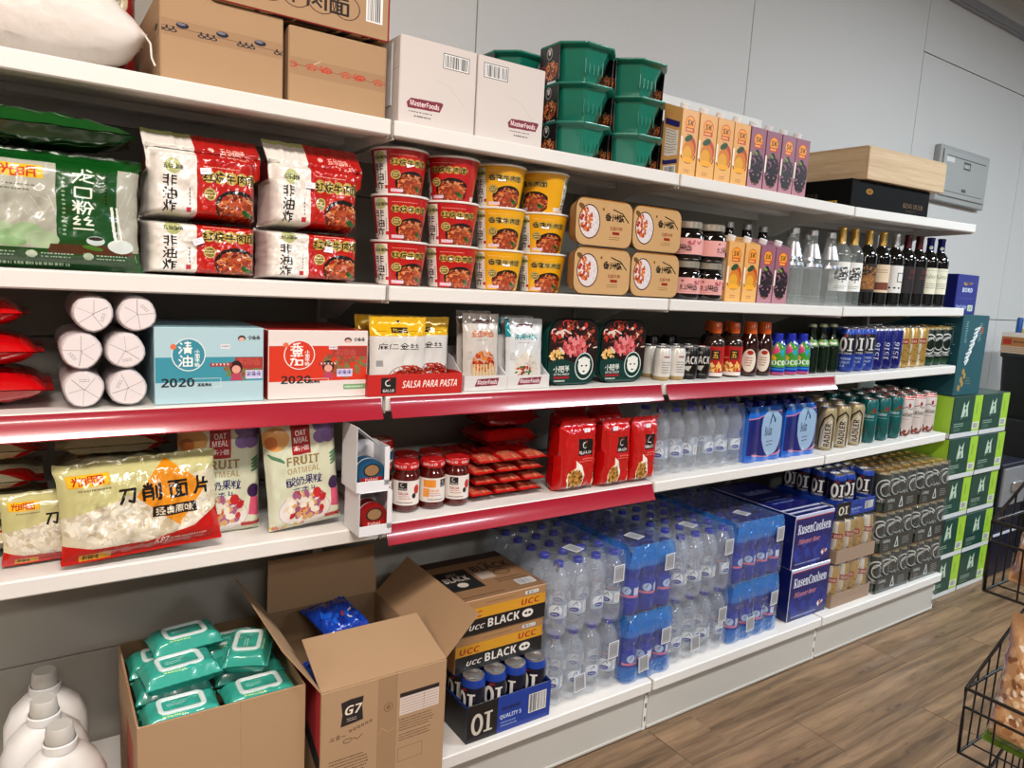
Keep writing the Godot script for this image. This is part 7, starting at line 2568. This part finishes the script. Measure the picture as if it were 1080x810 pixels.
	solo("blue_gift_box", boxm(Vector3(0.20, 0.178, 0.26), 0.002, [Rect2(0, 0, 0.54, 1), Rect2(0.6, 0, 0.3, 0.5), Rect2(0.6, 0, 0.3, 0.5), Rect2(0.6, 0, 0.3, 0.5)]), printed("blue_gift_box", p.tex(), 0.35, 0.0, 0.3), "small royal blue gift box on the tall teal carton", "box", Vector3(3.765, 1.3465, -0.19))

	# cabinet, bin and cartons at the right edge
	var t := thing("office_cabinet", "dark grey cabinet with a silver handle at the right edge", "cabinet", Vector3(5.06, 0, -0.14))
	part(t, "body", boxm(Vector3(0.36, 0.76, 0.5), 0.004), flat("cabinet_dark", Color(0.09, 0.09, 0.095), 0.45), Vector3.ZERO)
	var dr := part(t, "drawer", boxm(Vector3(0.33, 0.2, 0.012), 0.002), flat("drawer_grey", Color(0.40, 0.41, 0.42), 0.4), Vector3(0, 0.52, 0.256))
	part(dr, "handle", boxm(Vector3(0.14, 0.018, 0.02), 0.004), M["silver"], Vector3(0, 0.12, 0.014))
	part(t, "door", boxm(Vector3(0.33, 0.46, 0.012), 0.002), flat("door_navy", Color(0.03, 0.04, 0.12), 0.5), Vector3(0, 0.03, 0.256))
	var bin := thing("waste_bin", "tall black bin behind the green cartons at the right edge", "bin", Vector3(5.06, 0.7605, -0.20))
	var bb := MB.new()
	var rings := []
	for a in [[0.26, 0.0], [0.30, 0.34], [0.32, 0.35], [0.32, 0.37], [0.29, 0.37], [0.25, 0.02]]:
		rings.append(rrect(a[0], a[0] * 0.9, 0.03, a[1]))
	bb.loft(rings)
	bb.cap(rings[0], Vector3.DOWN, Vector3.RIGHT, Vector3.BACK)
	bb.cap(rings[-1], Vector3.UP, Vector3.RIGHT, Vector3.BACK)
	part(bin, "body", bb.done(), flat("bin_black", Color(0.03, 0.03, 0.03), 0.4))
	p = paint(256, 128, Color(0.62, 0.40, 0.20))
	p.rect(10, 40, 46, 34, Color(0.62, 0.12, 0.06))
	p.lines(66, 50, 160, 1, 30, Color(0.25, 0.15, 0.1), 3)
	p.rect(0, 84, 256, 44, Color(0.72, 0.62, 0.52))
	p.lines(10, 92, 220, 3, 11, Color(0.45, 0.35, 0.3), 3)
	p.rect(0, 0, 256, 26, Color(0.80, 0.78, 0.74))
	var cb := thing("small_carton", "small tan printed carton on the tall black bin", "carton", Vector3(5.05, 1.1315, -0.22))
	part(cb, "body", boxm(Vector3(0.3, 0.12, 0.24), 0.002), printed("small_carton", p.tex(), 0.6))
	var pen := MB.new()
	pen.lathe([Vector2(0, 0.0), Vector2(0.016, 0.0), Vector2(0.016, 0.075), Vector2(0.012, 0.085), Vector2(0, 0.086)], 14)
	solo("blue_cap_bottle", pen.done(), flat("blue_plastic", Color(0.03, 0.28, 0.55), 0.35), "small blue bottle standing on the tan carton", "bottle", Vector3(4.955, 1.252, -0.28))
	var tape := MB.new()
	tape.lathe([Vector2(0.028, 0.0), Vector2(0.042, 0.0), Vector2(0.042, 0.02), Vector2(0.028, 0.02), Vector2(0.028, 0.0)], 22)
	solo("tape_roll", tape.done(), flat("tape_yellow", Color(0.80, 0.74, 0.30), 0.4), "roll of yellow tape lying on the tan carton", "tape", Vector3(5.02, 1.252, -0.27))
	var du := thing("drawer_unit", "low grey drawer unit with a silver handle beside the far green stack", "drawer unit", Vector3(4.44, 0, -0.17))
	part(du, "body", boxm(Vector3(0.30, 0.60, 0.33), 0.004), flat("unit_navy", Color(0.03, 0.045, 0.13), 0.5))
	var dd := part(du, "drawer", boxm(Vector3(0.29, 0.20, 0.012), 0.002), flat("unit_grey", Color(0.48, 0.49, 0.50), 0.4), Vector3(0, 0.38, 0.1715))
	part(dd, "handle", boxm(Vector3(0.10, 0.05, 0.012), 0.003), M["silver"], Vector3(0, 0.075, 0.0122))
	part(du, "stripe", boxm(Vector3(0.29, 0.012, 0.004), 0.0), flat("stripe_white", Color(0.75, 0.77, 0.82), 0.5), Vector3(0, 0.22, 0.168))
	var kk := thing("navy_carton", "navy blue carton on the floor beside the far green stack", "carton", Vector3(4.78, 0.0, 0.33))
	part(kk, "body", boxm(Vector3(0.30, 0.2, 0.3), 0.002), flat("navy_card", Color(0.03, 0.05, 0.22), 0.4))
	part(kk, "stripe", boxm(Vector3(0.301, 0.012, 0.301), 0.0), flat("stripe_white", Color(0.75, 0.77, 0.82), 0.5), Vector3(0, 0.15, 0))


# ---------------------------------------------------------------- wire rack with bread
func make_wire_rack() -> void:
	var t := thing("wire_rack", "black wire display rack with sloping baskets in the right foreground", "rack", Vector3(1.575, 0, 1.0))
	var m: Material = M["black_wire"]
	var depth := 0.34
	var width := 0.62
	for x in [0.02, depth]:
		for z in [0.0, width]:
			if x > 0.1:
				var post := MB.new()
				post.tube([Vector3(x, 0.0, z), Vector3(x, 1.25, z)], 0.006, 8)
				part(t, "post", post.done(), m)
	for lev in 4:
		var y := 0.29 + lev * 0.30 - 0.30
		y = [0.02, 0.30, 0.595, 0.90][lev]
		var b := Node3D.new()
		b.name = "basket"
		t.add_child(b, true)
		b.position = Vector3(0, y, 0)
		var hf := 0.125
		var hb := 0.30
		# side frames
		for z in [0.0, width]:
			var s := MB.new()
			s.tube([Vector3(depth, 0, z), Vector3(0.0, 0.0, z), Vector3(-0.004, hf * 0.5, z), Vector3(-0.008, hf, z), Vector3(depth, hb, z)], 0.003, 6)
			s.tube([Vector3(-0.008, hf, z), Vector3(depth, hf, z)], 0.003, 6)
			for k in 8:
				var x := 0.034 + k * 0.038
				var top := lerpf(hf, hb, (x + 0.008) / (depth + 0.008))
				s.tube([Vector3(x, 0, z), Vector3(x, top, z)], 0.0017, 5)
			part(b, "side_frame", s.done(), m)
		var f := MB.new()
		for a in [[0.0, 0.0], [-0.006, hf * 0.72], [-0.008, hf]]:
			f.tube([Vector3(a[0], a[1], 0), Vector3(a[0], a[1], width)], 0.0024 if a[1] < hf else 0.003, 6)
		for k in 12:
			var z := 0.05 + k * 0.048
			f.tube([Vector3(0, 0, z), Vector3(-0.006, hf * 0.72, z)], 0.0017, 5)
		part(b, "front_frame", f.done(), m)
		var bt := MB.new()
		for k in 8:
			var x := k * depth / 7.0
			bt.tube([Vector3(x, 0, 0), Vector3(x, 0, width)], 0.0017, 5)
		part(b, "bottom_frame", bt.done(), m)
		var bk := MB.new()
		bk.tube([Vector3(depth, hb, 0), Vector3(depth, hb, width)], 0.0036, 6)
		bk.tube([Vector3(depth, 0.1, 0), Vector3(depth, 0.1, width)], 0.003, 6)
		part(b, "back_frame", bk.done(), m)
	# bread
	var p := paint(512, 256, Color(0.70, 0.54, 0.38))
	p.heap(128, 128, 130, 130, [Color(0.76, 0.62, 0.46), Color(0.62, 0.44, 0.28), Color(0.82, 0.72, 0.58), Color(0.50, 0.33, 0.2), Color(0.86, 0.82, 0.76)], 420, 8, 5)  # palest pieces are highlights of the clear plastic, painted in
	p.ell(128, 130, 66, 80, Color(0.85, 0.82, 0.70))
	p.ell(128, 130, 58, 72, Color(0.62, 0.66, 0.30))
	p.ell(128, 130, 50, 64, Color(0.82, 0.80, 0.68))
	p.rect(0, 226, 256, 30, Color(0.36, 0.55, 0.12))
	p.rect(256, 0, 256, 256, Color(0.66, 0.48, 0.30))
	p.heap(384, 128, 130, 130, [Color(0.70, 0.50, 0.30), Color(0.55, 0.34, 0.18), Color(0.78, 0.70, 0.6)], 160, 12, 7)
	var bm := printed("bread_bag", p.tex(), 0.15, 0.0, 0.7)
	p = paint(512, 256, Color(0.72, 0.56, 0.40))
	p.heap(128, 128, 130, 130, [Color(0.78, 0.64, 0.47), Color(0.64, 0.46, 0.3), Color(0.84, 0.74, 0.6), Color(0.88, 0.85, 0.8)], 420, 8, 9)  # near-white pieces paint plastic highlights over the bread
	p.rect(70, 80, 116, 100, Color(0.08, 0.06, 0.08))
	p.rect(78, 88, 100, 84, Color(0.82, 0.80, 0.78))
	p.rect(86, 96, 84, 68, Color(0.10, 0.07, 0.09))
	p.rect(256, 0, 256, 256, Color(0.66, 0.48, 0.30))
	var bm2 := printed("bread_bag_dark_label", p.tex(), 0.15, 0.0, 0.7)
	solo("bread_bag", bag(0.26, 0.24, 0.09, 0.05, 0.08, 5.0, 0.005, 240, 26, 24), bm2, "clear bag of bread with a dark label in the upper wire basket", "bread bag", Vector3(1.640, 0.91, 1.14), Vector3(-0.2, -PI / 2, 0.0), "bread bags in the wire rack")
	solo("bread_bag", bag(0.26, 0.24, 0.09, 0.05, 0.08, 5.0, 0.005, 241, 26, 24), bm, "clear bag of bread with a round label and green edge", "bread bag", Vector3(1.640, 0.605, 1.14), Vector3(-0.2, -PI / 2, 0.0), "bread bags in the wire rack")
	solo("bread_bag", bag(0.26, 0.22, 0.09, 0.05, 0.08, 5.0, 0.005, 242, 22, 20), flat("purple_bag", Color(0.25, 0.22, 0.62), 0.2, 0.0, 0.5), "purple and blue snack bag in the lower wire basket", "snack bag", Vector3(1.640, 0.31, 1.14), Vector3(-0.2, -PI / 2, 0.0), "bread bags in the wire rack")
